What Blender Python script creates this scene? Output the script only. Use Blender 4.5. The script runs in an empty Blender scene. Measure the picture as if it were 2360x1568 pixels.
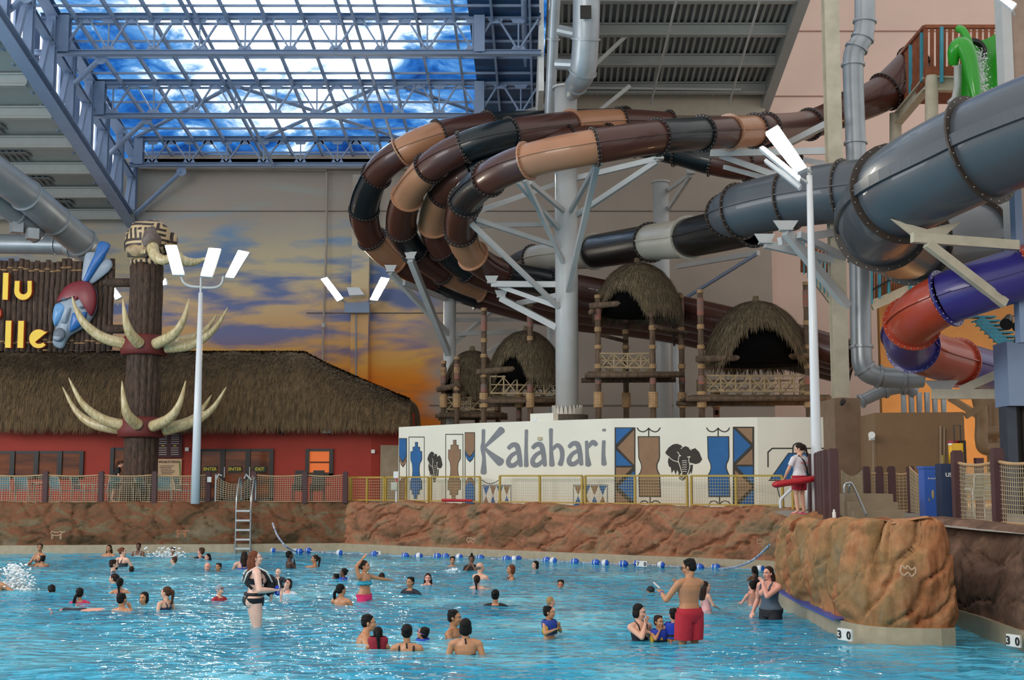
import bpy, math, random
from mathutils import Vector, Matrix, noise
SC = bpy.context.scene
COL = SC.collection
PI = math.pi
# ------------------------------------------------------------------ camera, world, lights, exposure
F = 2960.0; HC = 2.45; TH = math.atan(321/F)
CT, ST = math.cos(TH), math.sin(TH)
cd = bpy.data.cameras.new('camera'); cd.sensor_width = 36; cd.lens = 36*F/2360; cd.clip_end = 400
cam = bpy.data.objects.new('camera', cd); COL.objects.link(cam)
cam.location = (0, 0, HC); cam.rotation_euler = (PI/2+TH, 0, 0)
SC.camera = cam
SC.view_settings.view_transform = 'Standard'; SC.view_settings.look = 'None'
SC.view_settings.gamma = 1; SC.view_settings.exposure = 0.0
SC.cycles.max_bounces = 7; SC.cycles.diffuse_bounces = 3; SC.cycles.glossy_bounces = 3
SC.cycles.transparent_max_bounces = 12; SC.cycles.sample_clamp_indirect = 12; SC.cycles.caustics_reflective = False

def hx(h, k=1.0):
    c = [int(h[i:i+2], 16)/255 for i in (0, 2, 4)]
    return tuple([((x+.055)/1.055)**2.4*k if x > .04045 else x/12.92*k for x in c])+(1,)
def P(px, py, Y):                        # world point seen at a pixel, at depth Y
    v = (784-py)/F; dy = CT-v*ST; dz = ST+v*CT; k = Y/dy
    return Vector(((px-1180)/F*k, Y, HC+dz*k))
def G(px, py, z=0.0):                    # world point seen at a pixel, at height z
    v = (784-py)/F; dy = CT-v*ST; dz = ST+v*CT; k = (z-HC)/dz
    return Vector(((px-1180)/F*k, dy*k, z))
def X(px, z, Y):                         # world x of a pixel column at a height and depth
    return (px-1180)/F*(Y*CT+(z-HC)*ST)

w = bpy.data.worlds.new('world'); SC.world = w; w.use_nodes = True
nt = w.node_tree; nt.nodes.clear()
def N(t, nt=nt, **kw):
    n = nt.nodes.new(t)
    for k, v in kw.items(): setattr(n, k, v)
    return n
def ramp(nt, stops, interp='LINEAR'):
    r = nt.nodes.new('ShaderNodeValToRGB'); e = r.color_ramp.elements; r.color_ramp.interpolation = interp
    while len(e) > 1: e.remove(e[-1])
    e[0].position, e[0].color = stops[0]
    for p, c in stops[1:]:
        q = e.new(p); q.color = c
    return r
tc = N('ShaderNodeTexCoord'); L = nt.links.new
sun_dir = (P(640, 20, 50)-Vector((0, 0, HC))).normalized()
dot = N('ShaderNodeVectorMath', operation='DOT_PRODUCT'); L(tc.outputs['Generated'], dot.inputs[0]); dot.inputs[1].default_value = sun_dir
mr = N('ShaderNodeMapRange'); L(dot.outputs['Value'], mr.inputs['Value']); mr.inputs['From Min'].default_value = .9925; mr.inputs['From Max'].default_value = 1.0
sxz = N('ShaderNodeSeparateXYZ'); L(tc.outputs['Generated'], sxz.inputs[0])
gz = N('ShaderNodeMapRange'); L(sxz.outputs['Z'], gz.inputs['Value']); gz.inputs['From Min'].default_value = .285; gz.inputs['From Max'].default_value = .365
gx = N('ShaderNodeMapRange'); L(sxz.outputs['X'], gx.inputs['Value']); gx.inputs['From Min'].default_value = -.02; gx.inputs['From Max'].default_value = -.12
gm_ = N('ShaderNodeMath', operation='MULTIPLY'); L(gz.outputs[0], gm_.inputs[0]); L(gx.outputs[0], gm_.inputs[1])
ga = N('ShaderNodeMath', operation='MULTIPLY_ADD'); L(gm_.outputs[0], ga.inputs[0]); ga.inputs[1].default_value = .55; L(mr.outputs[0], ga.inputs[2])
mp = N('ShaderNodeMapping'); L(tc.outputs['Generated'], mp.inputs['Vector']); mp.inputs['Scale'].default_value = (14, 14, 30); mp.inputs['Rotation'].default_value = (0, .2, .3)
nz = N('ShaderNodeTexNoise'); L(mp.outputs[0], nz.inputs['Vector']); nz.inputs['Scale'].default_value = 1.6; nz.inputs['Detail'].default_value = 9; nz.inputs['Roughness'].default_value = .62; nz.inputs['Distortion'].default_value = .6
ad = N('ShaderNodeMath', operation='MULTIPLY_ADD'); L(ga.outputs[0], ad.inputs[0]); ad.inputs[1].default_value = .26; L(nz.outputs['Fac'], ad.inputs[2])
cr = ramp(nt, [(.38, hx('0f3c80')), (.50, hx('2a74c8')), (.60, hx('6fb0ee')), (.68, (1.1, 1.25, 1.45, 1)), (.85, (7, 7.4, 8, 1))]); L(ad.outputs[0], cr.inputs[0])
# away from the cloudy patch behind the skylight the sky is a plain soft grey
mr2 = N('ShaderNodeMapRange'); L(dot.outputs['Value'], mr2.inputs['Value']); mr2.inputs['From Min'].default_value = .70; mr2.inputs['From Max'].default_value = .90
mx = N('ShaderNodeMix', data_type='RGBA'); L(mr2.outputs[0], mx.inputs[0]); mx.inputs[6].default_value = (.86, .84, .82, 1); L(cr.outputs[0], mx.inputs[7])
bg = N('ShaderNodeBackground'); L(mx.outputs[2], bg.inputs['Color']); bg.inputs['Strength'].default_value = 1.0
wo = N('ShaderNodeOutputWorld'); L(bg.outputs[0], wo.inputs['Surface'])

def area(name, loc, target, sx, sy, power, color):
    l = bpy.data.lights.new(name, 'AREA'); l.shape = 'RECTANGLE'; l.size = sx; l.size_y = sy; l.energy = power; l.color = color
    o = bpy.data.objects.new(name, l); COL.objects.link(o); o.location = loc
    o.rotation_euler = (Vector(target)-Vector(loc)).to_track_quat('-Z', 'Y').to_euler(); return o
area('fill_light_behind', (-14, 2, 15), (2, 45, 3), 16, 8, 3600, (1, .93, .84))  # added soft fill above and behind the camera, not a real window
area('fill_light_left', (-30, 28, 10), (0, 40, 3), 14, 8, 2600, (.92, .95, 1))  # unseen fill light added beyond the left side of the frame
sl = bpy.data.lights.new('sun', 'SUN'); sl.energy = 0.9; sl.angle = .03; sl.color = (1, .9, .78)
so = bpy.data.objects.new('sun', sl); COL.objects.link(so); so.rotation_euler = (-sun_dir).to_track_quat('-Z', 'Y').to_euler()

# ------------------------------------------------------------------ materials
MATS = {}
def mat(name, col, rough=.6, metal=0, var=.12, vs=3, bump=0, bs=20, emit=0, col2=None, stretch=(1, 1, 1), spec=.5, alpha=1, dist=.02, coat=0):
    if name in MATS: return MATS[name]
    m = bpy.data.materials.new(name); m.use_nodes = True; nt = m.node_tree
    b = nt.nodes['Principled BSDF']; L = nt.links.new
    c = hx(col) if isinstance(col, str) else col
    b.inputs['Roughness'].default_value = rough; b.inputs['Metallic'].default_value = metal
    b.inputs['Specular IOR Level'].default_value = spec; b.inputs['Alpha'].default_value = alpha; b.inputs['Coat Weight'].default_value = coat
    if emit:
        b.inputs['Base Color'].default_value = c
        b.inputs['Emission Color'].default_value = c; b.inputs['Emission Strength'].default_value = emit
    else:
        tc = nt.nodes.new('ShaderNodeTexCoord'); mp = nt.nodes.new('ShaderNodeMapping'); mp.inputs['Scale'].default_value = stretch
        L(tc.outputs['Object'], mp.inputs['Vector'])
        n = nt.nodes.new('ShaderNodeTexNoise'); L(mp.outputs[0], n.inputs['Vector']); n.inputs['Scale'].default_value = vs; n.inputs['Detail'].default_value = 4
        if col2: c1, c2 = c, (hx(col2) if isinstance(col2, str) else col2)
        else: c1 = tuple(x*(1-var) for x in c[:3])+(1,); c2 = tuple(min(1, x*(1+var)) for x in c[:3])+(1,)
        r = ramp(nt, [(.3, c1), (.7, c2)]); L(n.outputs['Fac'], r.inputs[0]); L(r.outputs[0], b.inputs['Base Color'])
        if bump:
            n2 = nt.nodes.new('ShaderNodeTexNoise'); L(mp.outputs[0], n2.inputs['Vector']); n2.inputs['Scale'].default_value = bs; n2.inputs['Detail'].default_value = 3
            bp = nt.nodes.new('ShaderNodeBump'); bp.inputs['Strength'].default_value = bump; bp.inputs['Distance'].default_value = dist
            L(n2.outputs['Fac'], bp.inputs['Height']); L(bp.outputs[0], b.inputs['Normal'])
    m.diffuse_color = c; MATS[name] = m; return m

# ------------------------------------------------------------------ mesh building
def frame(d, up=(0, 0, 1)):
    d = Vector(d).normalized(); up = Vector(up)
    if abs(d.dot(up)) > .985: up = Vector((0, 1, 0)) if abs(d.y) < .9 else Vector((1, 0, 0))
    s = d.cross(up).normalized(); u = s.cross(d).normalized()
    return d, s, u
class M:
    def __init__(self): self.v = []; self.f = []
    def add(self, vs, fs):
        n = len(self.v); self.v += [tuple(v) for v in vs]; self.f += [tuple(i+n for i in f) for f in fs]; return self
    def box(self, c, s, rz=0):
        cx, cy, cz = c; ca, sa = math.cos(rz), math.sin(rz); vs = []
        for z in (-.5, .5):
            for y in (-.5, .5):
                for x in (-.5, .5):
                    a, b = x*s[0], y*s[1]; vs.append((cx+a*ca-b*sa, cy+a*sa+b*ca, cz+z*s[2]))
        return self.add(vs, [(0, 2, 3, 1), (4, 5, 7, 6), (0, 1, 5, 4), (2, 6, 7, 3), (0, 4, 6, 2), (1, 3, 7, 5)])
    def bb(self, x0, x1, y0, y1, z0, z1): return self.box(((x0+x1)/2, (y0+y1)/2, (z0+z1)/2), (x1-x0, y1-y0, z1-z0))
    def bar(self, a, b, w, h, up=(0, 0, 1)):
        a, b = Vector(a), Vector(b); d, s, u = frame(b-a, up)
        vs = [p+s*(i*w/2)+u*(j*h/2) for p in (a, b) for i, j in ((-1, -1), (1, -1), (1, 1), (-1, 1))]
        return self.add(vs, [(0, 1, 2, 3), (7, 6, 5, 4), (0, 4, 5, 1), (1, 5, 6, 2), (2, 6, 7, 3), (3, 7, 4, 0)])
    def ibeam(self, a, b, w, h, up=(0, 0, 1), t=.12):
        a, b = Vector(a), Vector(b); d, s, u = frame(b-a, up)
        self.bar(a+u*(h/2-h*t/2), b+u*(h/2-h*t/2), w, h*t, up); self.bar(a-u*(h/2-h*t/2), b-u*(h/2-h*t/2), w, h*t, up)
        return self.bar(a, b, w*.14, h*(1-2*t), up)
    def tube(self, pts, r, n=10, cap=True, sq=1.0, up=(0, 0, 1), hollow=False):
        pts = [Vector(p) for p in pts]; k = len(pts); rs = r if isinstance(r, (list, tuple)) else [r]*k
        vs = []; fs = []; pu = None
        for i, p in enumerate(pts):
            d = (pts[min(i+1, k-1)]-pts[max(i-1, 0)])
            if d.length < 1e-9: d = Vector((0, 0, 1))
            d.normalize()
            if pu is None: _, s, u = frame(d, up)
            else:
                u = pu-d*pu.dot(d)
                if u.length < 1e-6: _, s, u = frame(d, up)
                u.normalize(); s = d.cross(u)
            pu = u
            for j in range(n):
                a = 2*PI*j/n; vs.append(p+s*(math.cos(a)*rs[i])+u*(math.sin(a)*rs[i]*sq))
        for i in range(k-1):
            for j in range(n):
                a, b = i*n+j, i*n+(j+1) % n; fs.append((a, b, b+n, a+n))
        if cap: fs.append(tuple(range(n-1, -1, -1))); fs.append(tuple(range((k-1)*n, k*n)))
        return self.add(vs, fs)
    def cyl(self, c, r, h, n=16, r2=None): return self.tube([c, (c[0], c[1], c[2]+h)], [r, r if r2 is None else r2], n)
    def ell(self, c, r, n=14, m=8, R=None):
        if not isinstance(r, (tuple, list)): r = (r, r, r)
        c = Vector(c); vs = []; fs = []
        for i in range(1, m):
            t = PI*i/m
            for j in range(n):
                a = 2*PI*j/n; v = Vector((r[0]*math.sin(t)*math.cos(a), r[1]*math.sin(t)*math.sin(a), r[2]*math.cos(t)))
                vs.append(c+(R @ v if R else v))
        for i in range(m-2):
            for j in range(n):
                a, b = i*n+j, i*n+(j+1) % n; fs.append((a, a+n, b+n, b))
        tv, bv = Vector((0, 0, r[2])), Vector((0, 0, -r[2])); k = len(vs)
        vs += [c+(R @ tv if R else tv), c+(R @ bv if R else bv)]
        for j in range(n):
            fs.append((k, j, (j+1) % n)); fs.append((k+1, (m-2)*n+(j+1) % n, (m-2)*n+j))
        return self.add(vs, fs)
    def cap(self, a, b, ra, rb, n=12, fl=1.0, up=(0, 0, 1), rings=3):      # tapered capsule
        a, b = Vector(a), Vector(b); d = (b-a); l = d.length
        d = d/l if l > 1e-6 else Vector((0, 0, 1)); pts = []; rs = []
        for i in range(rings+1):
            t = PI/2*(i/rings); pts.append(a-d*(ra*math.cos(t))); rs.append(max(ra*math.sin(t), ra*.04))
        for i in range(rings+1):
            t = PI/2*(1-i/rings); pts.append(b+d*(rb*math.cos(t))); rs.append(max(rb*math.sin(t), rb*.04))
        return self.tube(pts, rs, n, True, fl, up)
    def prism(self, poly, o, ux, uy, t):       # closed 2D outline extruded along the normal by t
        o, ux, uy = Vector(o), Vector(ux), Vector(uy); nn = ux.cross(uy).normalized()*t; k = len(poly)
        ar = sum(poly[i][0]*poly[(i+1) % k][1]-poly[(i+1) % k][0]*poly[i][1] for i in range(k))
        if ar < 0: poly = poly[::-1]
        v0 = [o+ux*x+uy*y for x, y in poly]; v1 = [v+nn for v in v0]
        fs = [tuple(range(k, 2*k)), tuple(range(k-1, -1, -1))]+[(i, (i+1) % k, (i+1) % k+k, i+k) for i in range(k)]
        return self.add(v0+v1, fs)
    def grid(self, fn, nu, nv, wrap=False):
        vs = [fn(i/nu, j/nv) for i in range(nu+1) for j in range(nv+1)]; w = nv+1
        return self.add(vs, [(i*w+j, (i+1)*w+j, (i+1)*w+j+1, i*w+j+1) for i in range(nu) for j in range(nv)])
    def quad(self, a, b, c, d): return self.add([a, b, c, d], [(0, 1, 2, 3)])
    def ring(self, c, d, ro, ri, t, n=28):     # flat flange ring
        d, s, u = frame(d); c = Vector(c); vs = []; fs = []
        for k, (rr, o) in enumerate(((ro, -t/2), (ro, t/2), (ri, t/2), (ri, -t/2))):
            for j in range(n):
                a = 2*PI*j/n; vs.append(c+d*o+s*(math.cos(a)*rr)+u*(math.sin(a)*rr))
        for k in range(4):
            for j in range(n): fs.append((k*n+j, k*n+(j+1) % n, ((k+1) % 4)*n+(j+1) % n, ((k+1) % 4)*n+j))
        return self.add(vs, fs)

ORG = {}
def link(o, parent=None):
    COL.objects.link(o)
    if parent: o.parent = parent
    return o
def tag(o, label=None, cat=None, group=None, kind=None):
    if label: o['label'] = label
    if cat: o['category'] = cat
    if group: o['group'] = group
    if kind: o['kind'] = kind
    return o
def thing(name, loc, label, cat, group=None, rz=0):
    o = bpy.data.objects.new(name, None); o.empty_display_size = .2; COL.objects.link(o)
    o.location = loc; o.rotation_euler = (0, 0, rz); ORG[o.name] = Vector(loc); return tag(o, label, cat, group)
def part(name, m, mt, parent=None, smooth=False, label=None, kind=None, local=False, auto=False):
    """link the gathered shapes as one mesh object; coordinates are world ones unless local"""
    me = bpy.data.meshes.new(name)
    off = ORG[parent.name] if (parent and not local) else Vector((0, 0, 0))
    me.from_pydata([(v[0]-off.x, v[1]-off.y, v[2]-off.z) for v in m.v], [], m.f); me.update()
    if smooth: me.polygons.foreach_set('use_smooth', [True]*len(me.polygons))
    for q in (mt if isinstance(mt, list) else [mt]): me.materials.append(q)
    o = bpy.data.objects.new(name, me); link(o, parent); ORG[o.name] = off.copy()
    if label: o['label'] = label
    if kind: o['kind'] = kind
    return o
def solo(name, m, mt, label, cat, group=None, smooth=False, kind=None):
    """a thing that is one mesh; its origin sits at the middle of its base"""
    xs = [v[0] for v in m.v]; ys = [v[1] for v in m.v]; zs = [v[2] for v in m.v]
    c = Vector(((min(xs)+max(xs))/2, (min(ys)+max(ys))/2, min(zs)))
    m.v = [(v[0]-c.x, v[1]-c.y, v[2]-c.z) for v in m.v]
    o = part(name, m, mt, None, smooth); o.location = c; ORG[o.name] = c
    return tag(o, label, cat, group, kind)
def struct(name, m, mt, smooth=False, parent=None, label=None):
    o = part(name, m, mt, parent, smooth)
    if parent is None: o['kind'] = 'structure'
    if label: o['label'] = label
    return o
def copy_tree(o, parent=None):
    c = o.copy(); COL.objects.link(c); c.parent = parent; c.matrix_parent_inverse = o.matrix_parent_inverse.copy()
    ORG[c.name] = ORG.get(o.name, Vector((0, 0, 0))).copy()
    for ch in list(o.children): copy_tree(ch, c)
    return c
def spline(pts, n=8):
    """Catmull-Rom through points of any dimension; returns samples"""
    out = []; k = len(pts)
    for i in range(k-1):
        p0, p1, p2, p3 = pts[max(i-1, 0)], pts[i], pts[i+1], pts[min(i+2, k-1)]
        for j in range(n):
            t = j/n; t2, t3 = t*t, t*t*t
            out.append(tuple(.5*(2*b+(c-a)*t+(2*a-5*b+4*c-d)*t2+(3*b-a-3*c+d)*t3) for a, b, c, d in zip(p0, p1, p2, p3)))
    out.append(tuple(pts[-1])); return out
def fbm(x, y, z=0, o=4):
    return noise.fractal(Vector((x, y, z)), 1.0, 2.0, o)
# ------------------------------------------------------------------ hall shell
DZ = 1.62                                   # deck height over the water
YB = 62.0                                   # far wall
m_beige = mat('painted_block_wall', 'a89c90', .85, var=.05, vs=.6, bump=.2, bs=60)
m_pink = mat('tower_wall_paint', 'd8bcae', .85, var=.04, vs=.5, bump=.15, bs=50)
m_tan = mat('tan_wall_paint', '7e6650', .85, var=.06, vs=1)
m_deck = mat('deck_concrete', '9a958c', .6, var=.08, vs=2)
m_steel = mat('roof_steel_haze_blue', '8094b2', .5, var=.05, vs=2)  # skylight haze and glow mixed into the steel colour as extra blue
m_steelw = mat('white_steel_paint', 'b9bcbc', .38, var=.05, vs=2, bump=.03)
m_deckmetal = mat('ribbed_roof_metal', '7d8285', .5, .3, var=.08, vs=1)
m_rib = mat('roof_rib_paint', '9aa09e', .5, var=.05)
m_duct = mat('galvanised_duct', 'a0a8ae', .36, .4, var=.12, vs=1.4, bump=.12, bs=3)

# sunset painting on the far wall
def sunset_material():
    m = bpy.data.materials.new('sunset_wall_painting'); m.use_nodes = True; nt = m.node_tree; L = nt.links.new
    b = nt.nodes['Principled BSDF']; b.inputs['Roughness'].default_value = .85
    tc = N('ShaderNodeTexCoord', nt); sp = N('ShaderNodeSeparateXYZ', nt); L(tc.outputs['Object'], sp.inputs[0])
    mp = N('ShaderNodeMapping', nt); mp.inputs['Scale'].default_value = (.16, 1, .75); L(tc.outputs['Object'], mp.inputs[0])
    n = N('ShaderNodeTexNoise', nt); n.inputs['Scale'].default_value = 1.5; n.inputs['Detail'].default_value = 4; n.inputs['Distortion'].default_value = .3; L(mp.outputs[0], n.inputs[0])
    mp2 = N('ShaderNodeMapping', nt); mp2.inputs['Scale'].default_value = (.10, 1, .45); mp2.inputs['Location'].default_value = (4, 0, 3); L(tc.outputs['Object'], mp2.inputs[0])
    n2 = N('ShaderNodeTexNoise', nt); n2.inputs['Scale'].default_value = 1.6; n2.inputs['Detail'].default_value = 3; L(mp2.outputs[0], n2.inputs[0])
    # base vertical gradient (z 6..18)
    h = N('ShaderNodeMapRange', nt); L(sp.outputs['Z'], h.inputs['Value']); h.inputs['From Min'].default_value = 5.5; h.inputs['From Max'].default_value = 16.5
    hd = N('ShaderNodeMath', nt, operation='MULTIPLY_ADD'); L(n2.outputs['Fac'], hd.inputs[0]); hd.inputs[1].default_value = .16; L(h.outputs[0], hd.inputs[2])
    base = ramp(nt, [(.06, hx('d8741c')), (.22, hx('e8881f')), (.33, hx('e4ac54')), (.45, hx('e2b47c')), (.60, hx('dcc094')), (.74, hx('d0c09a')), (.90, hx('b4aa9a')), (1, hx('a89c90'))]); L(hd.outputs[0], base.inputs[0])
    blue = ramp(nt, [(.15, hx('a8714c')), (.36, hx('8286ae')), (.6, hx('6c80ae')), (.80, hx('7c9cbc')), (.93, hx('a4a49c'))]); L(h.outputs[0], blue.inputs[0])
    band = ramp(nt, [(.20, (0, 0, 0, 1)), (.36, (.07,)*3+(1,)), (.62, (.075,)*3+(1,)), (.80, (.02,)*3+(1,)), (.93, (0, 0, 0, 1))]); L(h.outputs[0], band.inputs[0])
    s = N('ShaderNodeMath', nt, operation='ADD'); L(n.outputs['Fac'], s.inputs[0]); L(band.outputs[0], s.inputs[1])
    k = ramp(nt, [(.50, (0, 0, 0, 1)), (.66, (1, 1, 1, 1))]); L(s.outputs[0], k.inputs[0])
    mx = N('ShaderNodeMix', nt, data_type='RGBA'); L(k.outputs[0], mx.inputs[0]); L(base.outputs[0], mx.inputs[6]); L(blue.outputs[0], mx.inputs[7])
    # fades to plain paint at the right end
    xr = N('ShaderNodeMath', nt, operation='MULTIPLY_ADD'); L(n2.outputs['Fac'], xr.inputs[0]); xr.inputs[1].default_value = -5.0; L(sp.outputs['X'], xr.inputs[2])
    e = N('ShaderNodeMapRange', nt); L(xr.outputs[0], e.inputs['Value']); e.inputs['From Min'].default_value = -6.9; e.inputs['From Max'].default_value = -5.6
    mx2 = N('ShaderNodeMix', nt, data_type='RGBA'); L(e.outputs[0], mx2.inputs[0]); L(mx.outputs[2], mx2.inputs[6]); mx2.inputs[7].default_value = hx('a89c90')
    L(mx2.outputs[2], b.inputs['Base Color']); return m
m_sunset = sunset_material()
zt = 18.2
struct('wall_back', M().bb(-45, X(1120, 10, YB), YB, YB+.4, 1.2, zt), m_sunset)
struct('wall_back_right', M().bb(X(1120, 10, YB), X(1782, 10, YB), YB+.01, YB+.4, 1.2, 20.9), m_beige)
t = M()
for py in (362, 372): t.bb(-18.2, 1.5, YB-.5, YB, P(0, py+22, YB).z, P(0, py, YB).z)
struct('trim_header', t, m_beige)
t = M()
for py, x0, x1 in ((487, -18, 12.7), (722, -10, 12.7), (935, -4, 12.7)):
    z = P(0, py, YB).z; t.bb(x0, x1, YB-.02, YB+.02, z-.03, z+.03)
struct('trim_wall_joints', t, mat('joint_line_grey', '6f6760', .9))  # joints between wall panels, one even grey-brown
# painted pilaster
p0, p1 = P(805, 885, YB-1), P(840, 400, YB-1)
struct('pillar_back', M().bb(p0.x, p1.x+.25, YB-.8, YB, DZ, p1.z), m_sunset)
# deck
deck = M(); pts = [(-50, 43.7), (-20, 43.8), (-5.6, 45.3), (7.6, 35.9), (6.7, 33.2), (6.05, 28.2), (5.85, 26), (5.8, 20.3), (6.0, 19.85), (6.45, 19.85), (6.55, 20), (6.6, 24.6), (7.55, 24.6), (7.6, 21), (7.9, 18.5), (8.0, 5), (40, 5), (40, 70), (-50, 70)]
deck.v = [(x, y, DZ) for x, y in pts]; deck.f = [tuple(range(len(pts)))]
o = struct('floor', deck, m_deck)
# pool basin floor, shelving up towards the camera
pf = M().grid(lambda u, v: (-40+60*u, 3+46*v, -.48-max(0, 3+46*v-18.5)*.055), 2, 46)
struct('pool_floor', pf, mat('pool_floor_paint', '7fd0e6', .7, var=.05))

# ---- roof geometry: everything follows one pitched plane
def zr(Y): return 18.3+.159*(62-Y)
def R(x, Y, h=0): return Vector((x+.028*(Y-62), Y, zr(Y)+h))
XL, XR = -18.1, 1.45                        # skylight bay
# glass
m_glass = bpy.data.materials.new('skylight_glass'); m_glass.use_nodes = True; g = m_glass.node_tree; g.nodes.clear()
tr = N('ShaderNodeBsdfTransparent', g); gl = N('ShaderNodeBsdfGlossy', g); ms = N('ShaderNodeMixShader', g); out = N('ShaderNodeOutputMaterial', g)
tr.inputs[0].default_value = (.82, .92, 1, 1); gl.inputs['Roughness'].default_value = .15; ms.inputs[0].default_value = .06
g.links.new(tr.outputs[0], ms.inputs[1]); g.links.new(gl.outputs[0], ms.inputs[2]); g.links.new(ms.outputs[0], out.inputs[0])
XG = X(1112, 18, 60)+.1
gm = M(); gm.quad(R(XL, 38), R(XG, 38), R(XG, 62), R(XL, 62)); struct('window_1', gm, m_glass)
gm = M().quad(R(XG, 38, .02), R(XR, 38, .02), R(XR, 62, .02), R(XG, 62, .02)); struct('ceiling_panel', gm, mat('dark_roof_panel', '26486e', .45, .1, var=.25, vs=.8, stretch=(1, 3, 3)))
# skylight grid
pur = M(); raf = M()
k = 0; Y = 61.4
while Y > 40: pur.bar(R(XL, Y, -.07), R(XR, Y, -.07), .07, .09); Y -= 1.38
x = XL
while x < XR+.1: raf.bar(R(x, 62, -.12), R(x, 38, -.12), .09, .2); x += 1.475
wf = struct('window_frame', raf, m_steel); struct('window_purlins', pur, m_steel)
# ---- cross trusses
def truss(Y, ytop, ybot, label, px0):
    zt_, zb = P(0, ytop, Y).z, P(0, ybot, Y).z; x0, x1 = X(px0, zt_, Y), X(1247, zt_, Y)
    T = thing('roof_truss', (x0, Y, zb), label, 'roof truss', 'trusses spanning the skylight')
    part('top_chord', M().ibeam((x0, Y, zt_), (x1, Y, zt_), .32, .2), m_steel, T)
    part('bottom_chord', M().ibeam((x0-.2, Y, zb), (x1, Y, zb), .32, .18), m_steel, T)
    n = 11; st = (x1-x0)/n
    for i in range(n):
        a = x0+i*st; mid = a+st/2
        part('diagonal_brace', M().bar((a+.1, Y, zt_-.1), (mid, Y, zb+.08), .1, .07), m_steel, T)
        part('diagonal_brace', M().bar((mid, Y, zb+.08), (a+st-.1, Y, zt_-.1), .1, .07), m_steel, T)
        part('hanger', M().bar((mid, Y, zb), (mid, Y, zt_), .06, .06), m_steel, T)
        for (gx, gz, sg) in ((mid, zt_-.08, -1), (mid, zb+.06, 1), (a, zt_-.08, -1)):
            part('gusset_plate', M().prism([(-.32, 0), (-.2, .21*sg), (.2, .21*sg), (.32, 0)], (gx, Y-.02, gz), (1, 0, 0), (0, 0, 1), .03), m_steel, T)
    for px in (232, 1105):
        xx = X(px+ (54-Y)*-15 if px < 600 else px, zt_, Y)
        part('post', M().ibeam((xx, Y-.02, zb), (xx, Y-.02, zt_), .42, .36, (0, 1, 0)), m_steel, T)
    for i, (fa, fb) in enumerate(((.1, .34), (.34, .6), (.6, .86))):
        pass
    return T
truss(48.6, 38, 122, 'nearest blue-grey roof truss under the skylight, at the top edge of the photo', 95)
truss(54.1, 190, 267, 'middle blue-grey roof truss under the skylight', 215)
truss(60.0, 320, 380, 'farthest blue-grey roof truss, just above the header of the far wall', 310)
# diagonal wind braces between truss feet (lie in the bottom-chord plane)
bi = 0
for a, b, lab in (((930, 305), (535, 195), 'left'),): pass
for (pa, Ya, pb, Yb, lab) in (((310, 318), 60, (540, 195), 54.3, 'roof wind brace rising right from the far truss to the middle truss, left'),
                          ((540, 197), 54.3, (920, 318), 60, 'roof wind brace falling right from the middle truss to the far truss, centre'),
                          ((610, 318), 60, (890, 192), 54.3, 'roof wind brace crossing below the middle of the skylight'),
                          ((915, 195), 54.3, (1190, 290), 59, 'roof wind brace falling toward the grey duct beside the skylight')):
    a, b = P(*pa, Ya), P(*pb, Yb)
    solo('wind_brace', M().tube([a, b], .09, 8), m_steel, lab, 'roof brace', 'wind braces under the skylight')
a, b = P(430, -5, 47), P(632, 385, 60)
solo('roof_rod', M().bar(a, b, .1, .12), m_steel, 'long slanting steel rod crossing under the skylight from the top edge to the far truss', 'roof rod', 'long slanting rods under the skylight')
a, b = P(800, -5, 47), P(925, 385, 60)
solo('roof_rod', M().bar(a, b, .1, .12), m_steel, 'long slanting steel rod under the skylight, right of the sun glare', 'roof rod', 'long slanting rods under the skylight')

# ---- left longitudinal truss with clerestory glazing behind it
XT = -18.55
def RL(Y, h): return Vector((XT+.10*(62-Y)*.55, Y, zr(Y)+h))
T = thing('side_truss', RL(50, -3.5), 'tall blue-grey side truss sloping down along the left edge of the skylight', 'roof truss')
part('top_chord', M().ibeam(RL(38, -.1), RL(61.8, -.1), .45, .34), m_steel, T)
part('bottom_chord', M().ibeam(RL(38, -3.45), RL(61.8, -3.45), .5, .45), m_steel, T)
part('middle_chord', M().ibeam(RL(38, -1.35), RL(61.8, -1.35), .3, .2), m_steel, T)
Y = 61.6; i = 0
while Y > 40:
    part('post', M().ibeam(RL(Y, -3.3), RL(Y, -.2), .34, .3, (0, 1, 0)), m_steel, T)
    part('diagonal_brace', M().bar(RL(Y, -.3), RL(Y-1.35, -3.3), .2, .2, (1, 0, 0)), m_steel, T)
    Y -= 2.7
gm = M(); gm.quad(RL(38, -2.9)-Vector((.9, 0, 0)), RL(61.8, -2.9)-Vector((.9, 0, 0)), RL(61.8, -.3)-Vector((.9, 0, 0)), RL(38, -.3)-Vector((.9, 0, 0)))
struct('window_2', gm, mat('clerestory_daylight', (1, 1, 1, 1), .5, emit=2.2))
fr = M(); Y = 61.5
while Y > 38:
    a = RL(Y, -3.0)-Vector((.85, 0, 0)); b = RL(Y, -.2)-Vector((.85, 0, 0)); fr.bar(a, b, .55, .1, (1, 0, 0)); Y -= 1.15
fr.bar(RL(38, -2.2)-Vector((.85, 0, 0)), RL(61.8, -2.2)-Vector((.85, 0, 0)), .1, .12)
struct('window_frame', fr, m_steel)
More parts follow.
